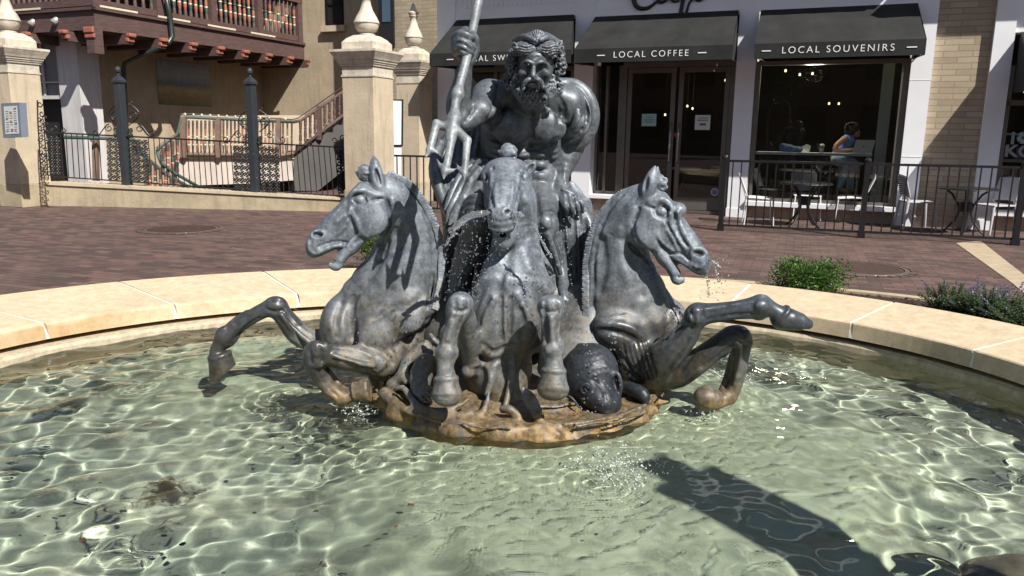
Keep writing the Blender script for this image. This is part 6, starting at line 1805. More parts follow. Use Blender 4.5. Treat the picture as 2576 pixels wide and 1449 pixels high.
for i in range(4):
    n = 9 if i else 7
    for j in range(n):
        mk = posts[i] + .16 + (posts[i + 1] - posts[i] - .32) * j / (n - 1)
        m_ = MB(); baluster(m_, B(1.19, mk, zb1 + .2), B(1.19, mk, zb1 + 1.12), kk); m_.build('baluster', BALM, bal); kk += 1
for j in range(22):
    tk = 1.0 - .17 * j
    m_ = MB(); baluster(m_, B(tk, mB0 + .07, zb1 + .2), B(tk, mB0 + .07, zb1 + 1.12), kk); m_.build('baluster', BALM, bal); kk += 1
BB('balcony_shade_panel', [(-.25, -.2, mB0 + 1.2, mend - .1, zb1 + .05, zb1 + 2.5), (-9, -.3, .40, .45, zb1 + .05, zb1 + 2.5)], DARK, bal)  # near-black panels added to paint the dark behind the balusters
BB('canopy', [(-9, 1.6, mB0 - .3, mend, zb1 + 2.6, zb1 + 2.75)], BROWN)
# downpipe
PIPE = simple('green_grey_pipe', (.045, .06, .055), .35, .4, .2, 6, .05)
def zt2(x, y, t0=1.45): q, z = hitT(x, y, t0); return B(t0, q, z)
dp = MB(); dp.tube([zt2(412, -30), zt2(428, 40), zt2(434, 92), zt2(425, 106), zt2(395, 122, 1.3), zt2(330, 152, .6), zt2(314, 160, .4), zt2(311, 175, .3), zt2(318, 330, .2)], .055, 10)
dp.build('downpipe', PIPE, BL, True)
for x, y in ((90, 51), (148, 46)):
    L0 = B(hitM(x, y, mB0 + .1)[0], mB0 + .1, hitM(x, y, mB0 + .1)[1])
    l_ = MB(); l_.tube([np.array(L0) + [0, 0, .06], np.array(L0) + [.03, -.05, 0], np.array(L0) + [-.04, -.16, -.12]], [.035, .06, .08], 10); l_.build('flood_lamp', simple('pale_metal', (.45, .45, .44), .4, .3, .05, 4, 0), BL, True)
# landing with painted railing, and the stair up behind the middle pillar
LF = vplane(455, 17.0, 760, 18.6)
ST = empty('staircase', tuple(LF(600, 450))); tag(ST, 'outdoor stair and landing with teal, red and cream balusters', 'staircase')
PINKST = stucco('pinkish_stucco', (.56, .49, .43), 2, .1, .3)
strip('landing_wall', [(440, 398), (755, 398), (760, 452), (620, 462), (440, 468)], .3, PINKST, ST, LF)
strip('landing_ledge', [(440, 391), (742, 391), (742, 400), (440, 400)], .36, CREAM, ST, LF, .04)
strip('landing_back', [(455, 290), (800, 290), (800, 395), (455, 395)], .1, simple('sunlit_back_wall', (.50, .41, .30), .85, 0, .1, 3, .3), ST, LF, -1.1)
strip('stair_side', [(740, 388), (742, 380), (762, 380), (763, 366), (785, 366), (786, 350), (812, 350), (813, 333), (838, 333), (839, 314), (862, 314), (863, 296), (900, 296), (900, 400), (800, 480), (740, 480)], .5, simple('stair_shade_stucco', (.10, .095, .092), .8, 0, .15, 2, .2), ST, LF, .05)  # stucco colour darkened to carry the shade on the stair
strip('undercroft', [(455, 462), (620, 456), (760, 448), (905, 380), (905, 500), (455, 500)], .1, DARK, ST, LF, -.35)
def tube_(name, P, r_, mat_, f=LF, d=.1, n=8):
    m_ = MB(); m_.tube([f(x, y, d) for x, y in P], r_, n); return m_.build(name, mat_, ST, True)
tube_('handrail', [(395, 382), (398, 374), (446, 338), (456, 300), (462, 294), (600, 301), (738, 307)], .035, TEAL)
tube_('handrail', [(738, 307), (756, 303), (900, 206)], .036, BROWN)  # dark brown stretch: the rail's shade put into its colour
tube_('upper_rail', [(446, 290), (460, 286), (600, 292), (735, 301), (750, 297), (900, 192)], .014, simple('dark_rail', (.06, .035, .03), .5, 0, .1, 5, 0))
tube_('lower_rail', [(455, 388), (705, 391), (740, 385)], .04, BROWN2)
tube_('lower_rail', [(740, 385), (905, 258)], .04, BROWN)  # darker than the landing stretch, painting the shade along the stair
tube_('handrail', [(160, 345), (335, 350), (345, 356), (360, 390), (420, 440), (490, 478)], .035, TEAL, d=.3)
tube_('handrail', [(395, 382), (405, 410), (440, 436), (500, 470)], .035, TEAL, d=.25)
tube_('lower_rail', [(395, 374), (400, 368), (450, 334), (462, 286)], .03, BROWN2)
for x in (462, 549, 700):
    m_ = MB(); m_.bar(LF(x, 296, .1), LF(x, 396, .1), .11, .11, up=(0, 1, 0)); m_.build('newel', BROWN2, ST)
for (x0, y0, x1, y1) in ((802, 266, 804, 352), (896, 200, 896, 300), (340, 352, 345, 460), (368, 392, 372, 470), (240, 350, 242, 455)):
    m_ = MB(); m_.bar(LF(x0, y0, .1), LF(x1, y1, .1), .10, .10, up=(0, 1, 0)); m_.build('newel', BROWN2 if x0 < 600 else BROWN, ST)  # newels up the stair take dark brown as painted shade
kk = 0
for x in list(np.arange(475, 545, 10.4)) + list(np.arange(562, 694, 9.6)) + list(np.arange(712, 745, 11)):
    m_ = MB(); baluster(m_, LF(x, 392, .1), LF(x, 303, .1), kk * 5 + 1, .019); m_.build('baluster', BALM, ST); kk += 1
for x in np.arange(756, 893, 12.2):
    yl = 378 - (x - 740) * .775; yh = 303 - (x - 756) * .675
    if abs(x - 803) < 5: continue
    m_ = MB(); baluster(m_, LF(x, yl, .1), LF(x, yh, .1), 0, .03); m_.build('baluster', [BROWN] * 4, ST)  # all-brown balusters, shade on the stair put into their colour
for k in range(4):
    x = 410 + 12 * k
    m_ = MB(); baluster(m_, LF(x, 440 - 2 * k, .2), LF(x, 372 - 9 * k, .2), kk, .03); m_.build('baluster', BALM, ST); kk += 1
for k in range(7):
    x = 378 + 13 * k
    m_ = MB(); baluster(m_, LF(x, 478, .35), LF(x, 404 + 10 * k, .35), kk, .03); m_.build('baluster', BALM, ST); kk += 1
for k in range(13):
    x = 466 + 21 * k
    m_ = MB(); m_.lathe(tuple(LF(x, 293.5 + (x - 462) * .045, .1)), [(.005, 0), (.022, .03), (.03, .05), (.01, .08)], 8); m_.build('knob', CREAM, ST)
# the shop floor terrace behind the wall
m_ = MB(); m_.poly([tuple(WF(x, 500, -.3) * [1, 1, 0] + [0, 0, .02]) for x in (-150, 885)] + [tuple(atY(x, 400, Yd) * [1, 1, 0] + [0, 0, .02]) for x, Yd in ((1000, 24), (-300, 24))]); tag(m_.build('terrace', PAVE), kind='structure')
# framed white sign between the pillars and the low fence in front of it
SF = vplane(985, 15.2, 1015, 15.2)
sg_ = empty('white_sign', tuple(SF(1000, 480))); tag(sg_, 'tall white sign board in a dark frame beside the middle gate pillar', 'sign')
strip('sign_frame', [(982, 250), (1014, 250), (1013, 368), (982, 368)], .05, IRON, sg_, SF)
strip('sign_board', [(984, 253), (1010, 254), (1009, 364), (984, 364)], .02, WHITE, sg_, SF, .015)
strip('sign_leg', [(986, 368), (1010, 368), (1009, 480), (986, 480)], .03, WHITE, sg_, SF, -.02)

# ================================================================== patio fences
def fence(pa, pb, n, h_, label, posts_, sp=None):
    A = np.array(pa); Bq = np.array(pb); d = (Bq - A); Ln = np.linalg.norm(d); u = d / Ln
    r_ = empty('patio_fence', tuple(A)); tag(r_, label, 'fence', 'black patio fence panels')
    up = np.array([0, 0, 1.])
    m_ = MB(); m_.bar(A + up * h_, Bq + up * h_, .035, .035); m_.build('top_rail', BLACKM, r_)
    m_ = MB(); m_.bar(A + up * .09, Bq + up * .09, .03, .03); m_.build('bottom_rail', BLACKM, r_)
    for k in range(1, n):
        P = A + d * k / n
        m_ = MB(); m_.bar(P + up * .09, P + up * h_, .018, .018, up=tuple(u)); m_.build('bar', BLACKM, r_)
    for t in posts_:
        P = A + d * t
        m_ = MB(); m_.bar(P, P + up * (h_ + .03), .075, .075, up=tuple(u)); po = m_.build('post', BLACKM, r_)
        m_ = MB(); m_.lathe(tuple(P + up * (h_ + .03)), [(.045, 0), (.05, .015), (.045, .035), (.02, .06), (.003, .065)], 12); m_.build('post_cap', BLACKM, po)
        m_ = MB(); m_.bar(P, P + up * .10, .10, .10, up=tuple(u)); m_.build('post_foot', BLACKM, po)
    return r_
fA, fB, fC = onz(1812, 580), onz(2165, 598), onz(2552, 617)
fD = fC + (fC - fB) * .5
fence(fA, fB, 16, 1.08, 'black railing panel in front of the white mesh chairs', (0,))
fence(fB, fC, 15, 1.08, 'black railing panel in front of the grey chairs, brick strip behind', (0, 1))
fence(fC, fD, 8, 1.08, 'black railing panel running out of the right edge', ())
g0 = onz(968, 530); g1 = onz(1092, 536)
fence(g0, g1 + (g1 - g0) * .6, 12, 1.02, 'black railing between the rear gate pillar and the statue', (0,))

# ================================================================== manhole covers
for px, py, R, lab in ((457, 577, .60, 'round rusty manhole cover in the left paving'), (2165, 675, .58, 'round manhole cover ringed with bricks behind the clipped shrub')):
    c = onz(px, py); r_ = empty('manhole_cover', tuple(c)); tag(r_, lab, 'manhole', 'manhole covers in the paving')
    rust = simple('rust_iron', (.075, .045, .035), .6, .2, .4, 12, .6)
    m_ = MB(); m_.lathe((c[0], c[1], 0), [(.003, .012), (R * .74, .012), (R * .76, .008), (R * .76, .001)], 40); m_.build('lid', rust, r_)
    m_ = MB(); m_.lathe((c[0], c[1], 0), [(R * .78, .001), (R * .78, .010), (R * .86, .010), (R * .87, .001)], 40); m_.build('frame_ring', simple('worn_iron', (.15, .125, .11), .5, .3, .2, 9, .2), r_)
    for k in range(30):
        a0 = k * 6.283 / 30; a1 = a0 + .17
        m_ = MB(); m_.prism([(c[0] + q * math.cos(a), c[1] + q * math.sin(a), .004) for q, a in ((R * .89, a0), (R * 1.03, a0), (R * 1.03, a1), (R * .89, a1))], (0, 0, .007)); m_.build('ring_brick', PAVE, r_)
# ================================================================== chairs, tables
def ls(o, loc, rz):
    o.location = loc; o.rotation_euler = (0, 0, rz); return o
def local_obj(name, m_, mat_, parent, smooth=False):
    o = m_.build(name, mat_, None, smooth); o.parent = parent; return o
CHW = simple('white_wire', (.72, .72, .70), .5, 0, .05, 6, 0)
CHG = simple('pale_grey_resin', (.50, .49, .52), .55, 0, .06, 6, .03)
def lattice(m_, F, nu, nv, r_):
    """woven honeycomb over the patch F(u, v)"""
    for i in range(-nv, nu + 1):
        for sg in (0, 1):
            L = []
            for k in range(nv + 1):
                u = (i + k) / nu if not sg else (nu - i - k) / nu
                if -1e-6 <= u <= 1 + 1e-6: L.append(F(min(max(u, 0), 1), k / nv))
            if len(L) > 1: m_.tube(L, r_, 4, False)
def make_chair(kind):
    r_ = empty('patio_chair')
    mt = CHW if kind == 'mesh' else CHG
    def Fs(u, v): return (-.21 + .42 * v, -.22 + .44 * u, .445 + .012 * math.cos(3.14 * (v - .2)))
    def Fb(u, v): return (-.22 - .13 * v, -.21 + .42 * u, .50 + .33 * v)
    if kind == 'mesh':
        m_ = MB(); lattice(m_, Fs, 11, 11, .0055); m_.tube([Fs(0, 0), Fs(0, 1), Fs(1, 1), Fs(1, 0), Fs(0, 0)], .010, 6); local_obj('seat', m_, mt, r_)
        m_ = MB(); lattice(m_, Fb, 11, 9, .0055); m_.tube([(-.21, -.22, .45), Fb(0, 0), Fb(0, .9), Fb(.08, 1), Fb(.92, 1), Fb(1, .9), Fb(1, 0), (-.21, .22, .45)], .012, 6); local_obj('backrest', m_, mt, r_)
        for sx, sy in ((-1, -1), (-1, 1), (1, -1), (1, 1)):
            m_ = MB(); m_.tube([(sx * .20, sy * .21, .45), (sx * .235, sy * .235, 0)], .011, 6); local_obj('leg', m_, mt, r_)
    else:
        m_ = MB(); m_.box(-.22, .22, -.23, .23, .435, .455)
        for i in range(4): m_.box(-.235 + .001, -.22, -.23, .23, .43, .46) if i == 0 else None
        bevel(local_obj('seat', m_, mt, r_), .012)
        m_ = MB(); vs = []
        n_ = 10
        for j in range(n_ + 1):
            for i in range(n_ + 1):
                u, v = i / n_, j / n_; x = -.22 - .10 * v - .03 * math.cos(3.14 * (u - .5)) + .03; w_ = .23 - .02 * v
                vs.append((x, -w_ + 2 * w_ * u, .50 + .36 * v + .02 * math.cos(3.14 * (u - .5))))
        fs = [(j * (n_ + 1) + i, j * (n_ + 1) + i + 1, (j + 1) * (n_ + 1) + i + 1, (j + 1) * (n_ + 1) + i) for j in range(n_) for i in range(n_)]
        m_.add(vs, fs); o = local_obj('backrest', m_, mt, r_, True); sd = o.modifiers.new('thick', 'SOLIDIFY'); sd.thickness = .014
        m_ = MB()
        for j in range(9):
            for i in range(12):
                u, v = (i + .5 + .5 * (j % 2)) / 12.6, .12 + j * .095; x = -.22 - .10 * v - .03 * math.cos(3.14 * (u - .5)) + .03; w_ = .23 - .02 * v
                y, z = -w_ + 2 * w_ * u, .50 + .36 * v + .02 * math.cos(3.14 * (u - .5))
                m_.prism([(x + .010, y + .009 * math.cos(a), z + .009 * math.sin(a)) for a in [k * 1.047 for k in range(6)]], (-.026, 0, 0))
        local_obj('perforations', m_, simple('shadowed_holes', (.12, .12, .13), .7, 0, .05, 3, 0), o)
        for sx, sy in ((-1, -1), (-1, 1), (1, -1), (1, 1)):
            m_ = MB(); m_.tube([(sx * .20, sy * .20, .52 if sx < 0 else .44), (sx * .25, sy * .235, 0)], [.026, .014], 8); local_obj('leg', m_, mt, r_)
    return r_
def place(o, px, py, rz, label, group, cat, first):
    if first: c = o
    else:
        c = o.copy(); COL.objects.link(c)
        for ch in list(o.children):
            d = ch.copy(); COL.objects.link(d); d.parent = c
            for g in ch.children:
                e_ = g.copy(); COL.objects.link(e_); e_.parent = d
    p = onz(px, py); c.location = (p[0], p[1], 0); c.rotation_euler = (0, 0, rz); tag(c, label, cat, group)
    return c
cm = make_chair('mesh'); G_ = 'white mesh patio chairs'
place(cm, 1905, 563, math.radians(-12), 'white wire mesh chair at the left, side on, facing the round table', G_, 'chair', True)
place(cm, 2022, 552, math.radians(-100), 'white wire mesh chair behind the left table with its back to the window', G_, 'chair', False)
place(cm, 2135, 562, math.radians(158), 'white wire mesh chair just left of the middle fence post', G_, 'chair', False)
cg = make_chair('resin'); G_ = 'grey moulded patio chairs'
place(cg, 2300, 575, math.radians(-8), 'grey perforated chair in front of the white pier, facing right', G_, 'chair', True)
place(cg, 2490, 586, math.radians(195), 'grey perforated chair at the right of the right hand table', G_, 'chair', False)
def make_table():
    r_ = empty('patio_table')
    m_ = MB(); m_.lathe((0, 0, 0), [(.003, .725), (.40, .725), (.415, .715), (.42, .70), (.40, .695), (.37, .70), (.003, .70)], 40); local_obj('table_top', m_, IRON, r_, False)
    for k in range(4):
        a = k * 1.5708 + .6
        m_ = MB(); P = [(.30, .70), (.20, .62), (.10, .45), (.085, .34), (.12, .22), (.24, .06), (.32, .0)]
        m_.tube([(rr * math.cos(a), rr * math.sin(a), z) for rr, z in P], .017, 6); local_obj('leg', m_, IRON, r_)
    m_ = MB(); m_.lathe((0, 0, 0), [(.06, .36), (.10, .36), (.10, .50), (.06, .50), (.06, .36)], 12); local_obj('collar', m_, IRON, r_)
    return r_
tb = make_table()
place(tb, 2018, 570, 0, 'round black iron table among the white mesh chairs', 'round iron patio tables', 'table', True)
place(tb, 2420, 590, .4, 'round black iron table between the two grey chairs', 'round iron patio tables', 'table', False)

# ================================================================== woman at the cafe window
zP = Zone(0, 0, 1.)
WY = float(T(1.75, .95, 0)[1])
SKIN = simple('skin', (.36, .20, .13), .55, 0, .06, 8, 0); JEANS = simple('jeans', (.30, .44, .60), .8, 0, .2, 30, .2); TOP = simple('blue_top', (.12, .22, .55), .8, 0, .1, 20, .1); HAIRM = simple('dark_hair', (.012, .009, .008), .7, 0, .3, 40, .6)
S = Sculpt()
S.e(zP(2151, 329, WY), (.072, .088, .105), .02)
S.ch([zP(2149, 335, WY, 9), zP(2158, 340, WY, 5)], .02); S.c(zP(2160, 329, WY, 2.2), zP(2162, 333, WY, 2.4), .01)
S.ch([zP(2145, 338, WY, 6.5), zP(2136, 349, WY, 7.5)], .02)
S.ch([zP(2133, 354, WY, 15), zP(2122, 372, WY, 15), zP(2108, 396, WY, 18)], .03)
S.ch([zP(2124, 350, WY - .14, 7.5), zP(2106, 364, WY - .20, 6.5), zP(2102, 378, WY - .22, 5.8), zP(2125, 379, WY - .26, 5.0), zP(2148, 377, WY - .30, 3.8), zP(2156, 377, WY - .30, 3.6)], .02)
S.ch([zP(2134, 352, WY + .13, 7.5), zP(2128, 370, WY + .14, 6), zP(2150, 376, WY - .05, 5), zP(2165, 376, WY - .16, 3.6)], .02)
for i in range(4):
    S.c(zP(2157, 376.5, WY - .33 + .022 * i, 1.5), zP(2163, 378, WY - .33 + .022 * i, 1.2), .003)
    S.c(zP(2166, 375.5, WY - .19 + .022 * i, 1.5), zP(2171, 377, WY - .19 + .022 * i, 1.2), .003)
for dy, kx, fx in ((-.12, 2128, 2112), (.10, 2146, 2140)):
    S.ch([zP(2105, 402, WY + dy * .6, 13), zP(kx, 412, WY + dy * 1.4, 10.5), zP(kx - 6, 440, WY + dy, 8), zP(fx, 474, WY + dy, 5.5), zP(fx + 12, 480, WY + dy, 4)], .02)
Wm = empty('person', tuple(T(1.7, .95, 0))); tag(Wm, 'woman in a sleeveless blue top and glasses typing on a laptop at the cafe window', 'person')
sculpt_obj('body', S, .010, SKIN, Wm)
S = Sculpt()
S.ch([zP(2134, 352, WY, 15.5), zP(2122, 372, WY, 16.6), zP(2110, 392, WY, 18)], .03); S.c(zP(2124, 350, WY - .10, 8.5), zP(2134, 352, WY + .10, 8.5), .02)
sculpt_obj('top', S, .011, TOP, Wm)
S = Sculpt()
for dy, kx, fx in ((-.12, 2128, 2112), (.10, 2146, 2140)):
    S.ch([zP(2105, 402, WY + dy * .6, 14.5), zP(kx, 412, WY + dy * 1.4, 12), zP(kx - 6, 440, WY + dy, 9.5), zP(fx, 470, WY + dy, 7)], .02)
sculpt_obj('jeans', S, .011, JEANS, Wm)
S = Sculpt()
S.e(zP(2145, 321, WY), (.125, .13, .105), .02); S.e(zP(2138, 331, WY), (.09, .12, .09), .02)
Rh = random.Random(6)
for i in range(40):
    a = Rh.uniform(0, 6.28); e_ = Rh.uniform(-.6, .6)
    S.e(zP(2144 + 15 * math.cos(a) - 2, 322 + 12 * math.sin(a), WY + e_ * .16), (.026, .026, .026), .01)
S.e(zP(2163, 331, WY - .02), (.065, .12, .085), .01, cut=True)
sculpt_obj('hair', S, .009, HAIRM, Wm)
m_ = MB()
for sgn in (-1, 1): m_.tube([zP(2160.5 + 2.2 * math.cos(a), 328 + 2.6 * math.sin(a), WY + sgn * .035 - .02 * (1 if sgn < 0 else 0)) for a in np.linspace(0, 6.3, 12)], .004, 5)
m_.tube([zP(2158, 327.5, WY - .06), zP(2148, 326.5, WY - .075)], .004, 5); m_.build('glasses', BLACKM, Wm)
LPT = empty('laptop', tuple(T(1.95, .42, 1.19))); tag(LPT, 'silver laptop open on the window counter', 'laptop')
SILV = simple('silver_shell', (.52, .56, .54), .35, .5, .03, 4, 0)
SBx = MB(); SBx.hexa([T(1.79, .30, 1.195), T(2.12, .42, 1.195), T(1.84, .16, 1.195), T(2.17, .28, 1.195)] and [T(1.80, .26, 1.188), T(2.08, .20, 1.188), T(1.84, .50, 1.188), T(2.12, .44, 1.188), T(1.80, .26, 1.200), T(2.08, .20, 1.200), T(1.84, .50, 1.200), T(2.12, .44, 1.200)]); SBx.build('keyboard_deck', SILV, LPT)
SBx = MB(); SBx.hexa([T(1.86, .20, 1.20), T(2.17, .22, 1.20), T(1.86, .212, 1.20), T(2.17, .232, 1.20), T(1.90, .19, 1.42), T(2.21, .21, 1.42), T(1.90, .202, 1.42), T(2.21, .222, 1.42)]); SBx.build('screen', SILV, LPT)
SBx = MB(); SBx.lathe((0, 0, 0), [(0, 0), (1, 0)], 10); SBx.v = [T(2.035 + .016 * x, .197, 1.31 + .018 * y) for x, y, z in SBx.v]; SBx.build('emblem', simple('grey_emblem', (.2, .22, .22), .4, .2, .02, 3, 0), LPT)
cu_ = empty('coffee_cup', T(1.36, .36, 1.186)); tag(cu_, 'clear plastic cup of iced coffee on the window counter', 'cup')
m_ = MB(); m_.lathe(T(1.36, .36, 1.186), [(.028, 0), (.04, .10), (.041, .12)], 14); m_.build('cup_body', simple('milky_coffee', (.20, .15, .11), .3, 0, .2, 12, 0), cu_, True)
m_ = MB(); m_.lathe(T(1.36, .36, 1.306), [(.043, 0), (.043, .012), (.03, .03), (.012, .034)], 14); m_.build('lid', PAPER, cu_, True)
S = Sculpt(); S.e(T(.78, .42, 1.25), (.14, .1, .075), .03); S.e(T(.95, .42, 1.23), (.1, .1, .06), .03); S.e(T(.70, .40, 1.30), (.06, .06, .04), .03)
tag(sculpt_obj('bag', S, .012, simple('blue_cloth', (.03, .07, .16), .8, 0, .4, 14, .4)), 'crumpled blue bag lying on the window counter', 'bag')
m_ = MB(); m_.prism([T(1.02, .36, 1.19), T(1.16, .36, 1.19), T(1.17, .38, 1.30), T(1.10, .42, 1.33), T(.99, .42, 1.27)], tuple(mQ * .03)); tag(m_.build('napkin', PAPER), 'white paper napkin between the blue bag and the cup', 'napkin')
stl = empty('bar_stool', T(1.5, 1.0, 0)); tag(stl, 'dark bar stool under the woman at the window', 'stool')
m_ = MB(); m_.lathe(T(1.48, 1.0, .80), [(.003, 0), (.17, 0), (.18, .02), (.17, .04), (.003, .04)], 20); m_.build('seat', DARK, stl)
for k in range(4):
    a = k * 1.57 + .5; m_ = MB(); m_.tube([T(1.48 + .12 * math.cos(a), 1.0 + .12 * math.sin(a), .8), T(1.48 + .2 * math.cos(a), 1.0 + .2 * math.sin(a), .01)], .012, 6); m_.build('leg', BLACKM, stl)
# display card in the right shop window
m_ = MB(); m_.box(4.28, 4.46, .16, .17, 1.16, 1.33, T=T); tag(m_.build('display_card', simple('blue_pattern', (.20, .30, .50), .6, 0, .9, 40, 0)), 'blue patterned card standing on the shop window shelf', 'card')
# cafe tables inside
for i, (s_, q_) in enumerate(((-1.5, 2.6), (-.8, 4.2), (.8, 3.6))):
    ct = empty('cafe_table', T(s_, q_, 0)); tag(ct, ('pale round cafe table seen through the left door leaf', 'pale round cafe table deep behind the right door leaf', 'pale round cafe table behind the souvenir window')[i], 'table', 'indoor cafe tables')
    m_ = MB(); m_.lathe(T(s_, q_, .73), [(.003, 0), (.38, 0), (.38, .03), (.003, .03)], 28); m_.build('table_top', simple('pale_wood', (.42, .36, .30), .5, 0, .1, 6, 0), ct)
    m_ = MB(); m_.tube([T(s_, q_, .01), T(s_, q_, .73)], .03, 8); m_.build('leg', BLACKM, ct)

# ================================================================== plants
def leaf_mat(name, lo, hi):
    m, nt, b = new_mat(name)
    oi = nt.nodes.new('ShaderNodeNewGeometry')
    c = ramp(nt, oi.outputs['Random Per Island'], [(0, lo), (.6, hi), (1, tuple(min(1, x * 1.5) for x in hi))])
    nt.links.new(c, b.inputs['Base Color']); b.inputs['Roughness'].default_value = .42
    b.inputs['Subsurface Weight'].default_value = 0
    out = [n for n in nt.nodes if n.type == 'OUTPUT_MATERIAL'][0]
    tl = nt.nodes.new('ShaderNodeBsdfTranslucent'); nt.links.new(c, tl.inputs[0]); mx = nt.nodes.new('ShaderNodeMixShader'); mx.inputs[0].default_value = .3
    nt.links.new(b.outputs[0], mx.inputs[1]); nt.links.new(tl.outputs[0], mx.inputs[2]); nt.links.new(mx.outputs[0], out.inputs[0])
    return m
LEAF1 = leaf_mat('box_leaf', (.025, .065, .012), (.075, .16, .025)); LEAF2 = leaf_mat('mint_leaf', (.03, .055, .025), (.085, .14, .055)); FLOW = leaf_mat('lilac_flower', (.17, .15, .27), (.28, .25, .40)); STEM = simple('stem', (.06, .07, .03), .7, 0, .3, 9, 0)
Rp = random.Random(21)
def leaf(m_, p, d, l, w, n=None):
    d = np.array(d) / (np.linalg.norm(d) + 1e-9); s_ = np.cross(d, n if n is not None else (Rp.uniform(-1, 1), Rp.uniform(-1, 1), Rp.uniform(-1, 1))); s_ /= np.linalg.norm(s_) + 1e-9
    u_ = np.cross(s_, d); p = np.array(p)
    m_.add([p, p + d * l * .4 + s_ * w * .5 + u_ * l * .05, p + d * l, p + d * l * .4 - s_ * w * .5 + u_ * l * .05], [(0, 1, 2, 3)])
def shrub(name, c, R, Hh, n, label, cat='shrub'):
    r_ = empty(name, tuple(c)); tag(r_, label, cat, 'clipped green shrubs')
    m_ = MB(); st = MB()
    lobes = [(Rp.uniform(-.62, .62) * R, Rp.uniform(-.5, .5) * R, Rp.uniform(.35, .8) * Hh, Rp.uniform(.28, .42) * R) for _ in range(13)]
    for lx, ly, lz, lr in lobes:
        st.tube([np.array(c) + [lx * .2, ly * .2, 0], np.array(c) + [lx * .7, ly * .7, lz * .5], np.array(c) + [lx, ly, lz]], [.008, .006, .003], 5, False)
    for i in range(n):
        lx, ly, lz, lr = lobes[Rp.randrange(len(lobes))]
        v = np.array([Rp.gauss(0, 1), Rp.gauss(0, 1), Rp.gauss(0, 1)]); v /= np.linalg.norm(v); rr = lr * Rp.uniform(.45, 1.12)
        p = np.array(c) + [lx, ly, lz] + v * rr * [1, 1, .9]
        if p[2] < c[2] + .01: continue
        leaf(m_, p, v + np.array([Rp.uniform(-.8, .8), Rp.uniform(-.8, .8), Rp.uniform(-.2, 1.)]), Rp.uniform(.018, .034), Rp.uniform(.010, .017))
    m_.build('foliage', LEAF1, r_); st.build('stems', STEM, r_)
sc0 = onz(2052, 742, .12)
shrub('clipped_shrub', (sc0[0], sc0[1] + .12, .12), .40, .225, 5200, 'bright green clipped shrub in the mulch right of the right horse')
sc1 = onz(930, 700, .0)
shrub('clipped_shrub', (sc1[0], sc1[1] + .5, .0), .30, .52, 2200, 'small green shrub peeping out behind the left horse neck')
def catmint(c, R, n, label):
    r_ = empty('catmint_plant', tuple(c)); tag(r_, label, 'plant', 'catmint plants along the rim')
    lf = MB(); fl = MB(); st = MB(); c = np.array(c)
    for i in range(n):
        a = Rp.uniform(0, 6.283); rr = R * math.sqrt(Rp.random()); hh = Rp.uniform(.14, .27) * (1.15 - .5 * rr / R); tall = Rp.random() < .07
        if tall: hh += Rp.uniform(.06, .14)
        b0 = c + [rr * .45 * math.cos(a), rr * .45 * math.sin(a), 0]; tp = c + [rr * math.cos(a), rr * math.sin(a), hh]
        mid = (b0 + tp) / 2 + [Rp.uniform(-.02, .02), Rp.uniform(-.02, .02), .03]
        st.tube([b0, mid, tp], [.0028, .0024, .0018], 4, False)
        k = int(hh / .013)
        for j in range(k):
            t = (j + 1) / k
            if tall and t > .62: continue
            P = b0 + (mid - b0) * min(1, 2 * t) if t < .5 else mid + (tp - mid) * (2 * t - 1)
            for s_ in (0, 1):
                aa = j * 1.57 + s_ * 3.14 + i
                leaf(lf, P, (math.cos(aa), math.sin(aa), .35), Rp.uniform(.022, .034) * (1.1 - .4 * t), Rp.uniform(.016, .024) * (1.1 - .4 * t), (0, 0, 1))
        if tall or Rp.random() < .06:
            for j in range(34 if tall else 12):
                t = Rp.uniform(.72, 1.04) if tall else Rp.uniform(.88, 1.04); P = mid + (tp - mid) * (2 * t - 1); aa = Rp.uniform(0, 6.28)
                leaf(fl, P + [.004 * math.cos(aa), .004 * math.sin(aa), 0], (math.cos(aa), math.sin(aa), .9), .013, .009)
    lf.build('foliage', LEAF2, r_); fl.build('flowers', FLOW, r_); st.build('stems', STEM, r_)
for i, (px, py, R, n) in enumerate(((2385, 795, .24, 80), (2480, 815, .32, 150), (2600, 850, .34, 150), (2720, 880, .3, 80))):
    p = onz(px, py, .12)
    catmint((p[0] + .05, p[1] + .10, .12), R, n, ('leftmost catmint clump, low and sparse, nearest the white joint', 'catmint clump with two tall lilac spikes, second from the left', 'dense catmint clump at the right edge, flowers over the rim', 'catmint clump just outside the right edge')[i])

# ================================================================== things in the water
Rw = random.Random(31)
LF_ = [simple('brown_leaf', (.09, .045, .02), .6, 0, .3, 30, 0), simple('green_leaf', (.05, .10, .02), .6, 0, .3, 30, 0), simple('dark_leaf', (.03, .028, .02), .6, 0, .3, 30, 0)]
lpx = [(320, 2060, 0), (640, 2090, 1), (560, 1420, 2), (330, 2040, 2), (180, 1870, 2), (390, 1880, 2), (900, 1960, 2), (480, 1990, 2), (150, 2010, 2), (985, 2096, 1), (1540, 2050, 0), (1600, 1965, 0), (1720, 2200, 2), (1500, 2080, 2), (1330, 2235, 2), (100, 2195, 2), (320, 2100, 0), (240, 2010, 1), (1190, 2130, 2), (710, 2120, 2), (2320, 2080, 2), (2810, 1805, 2), (3760, 1640, 1), (3620, 1690, 0), (3900, 1900, 2), (60, 1720, 1), (180, 1740, 2), (430, 1470, 2), (1230, 1990, 2), (870, 2230, 2)]
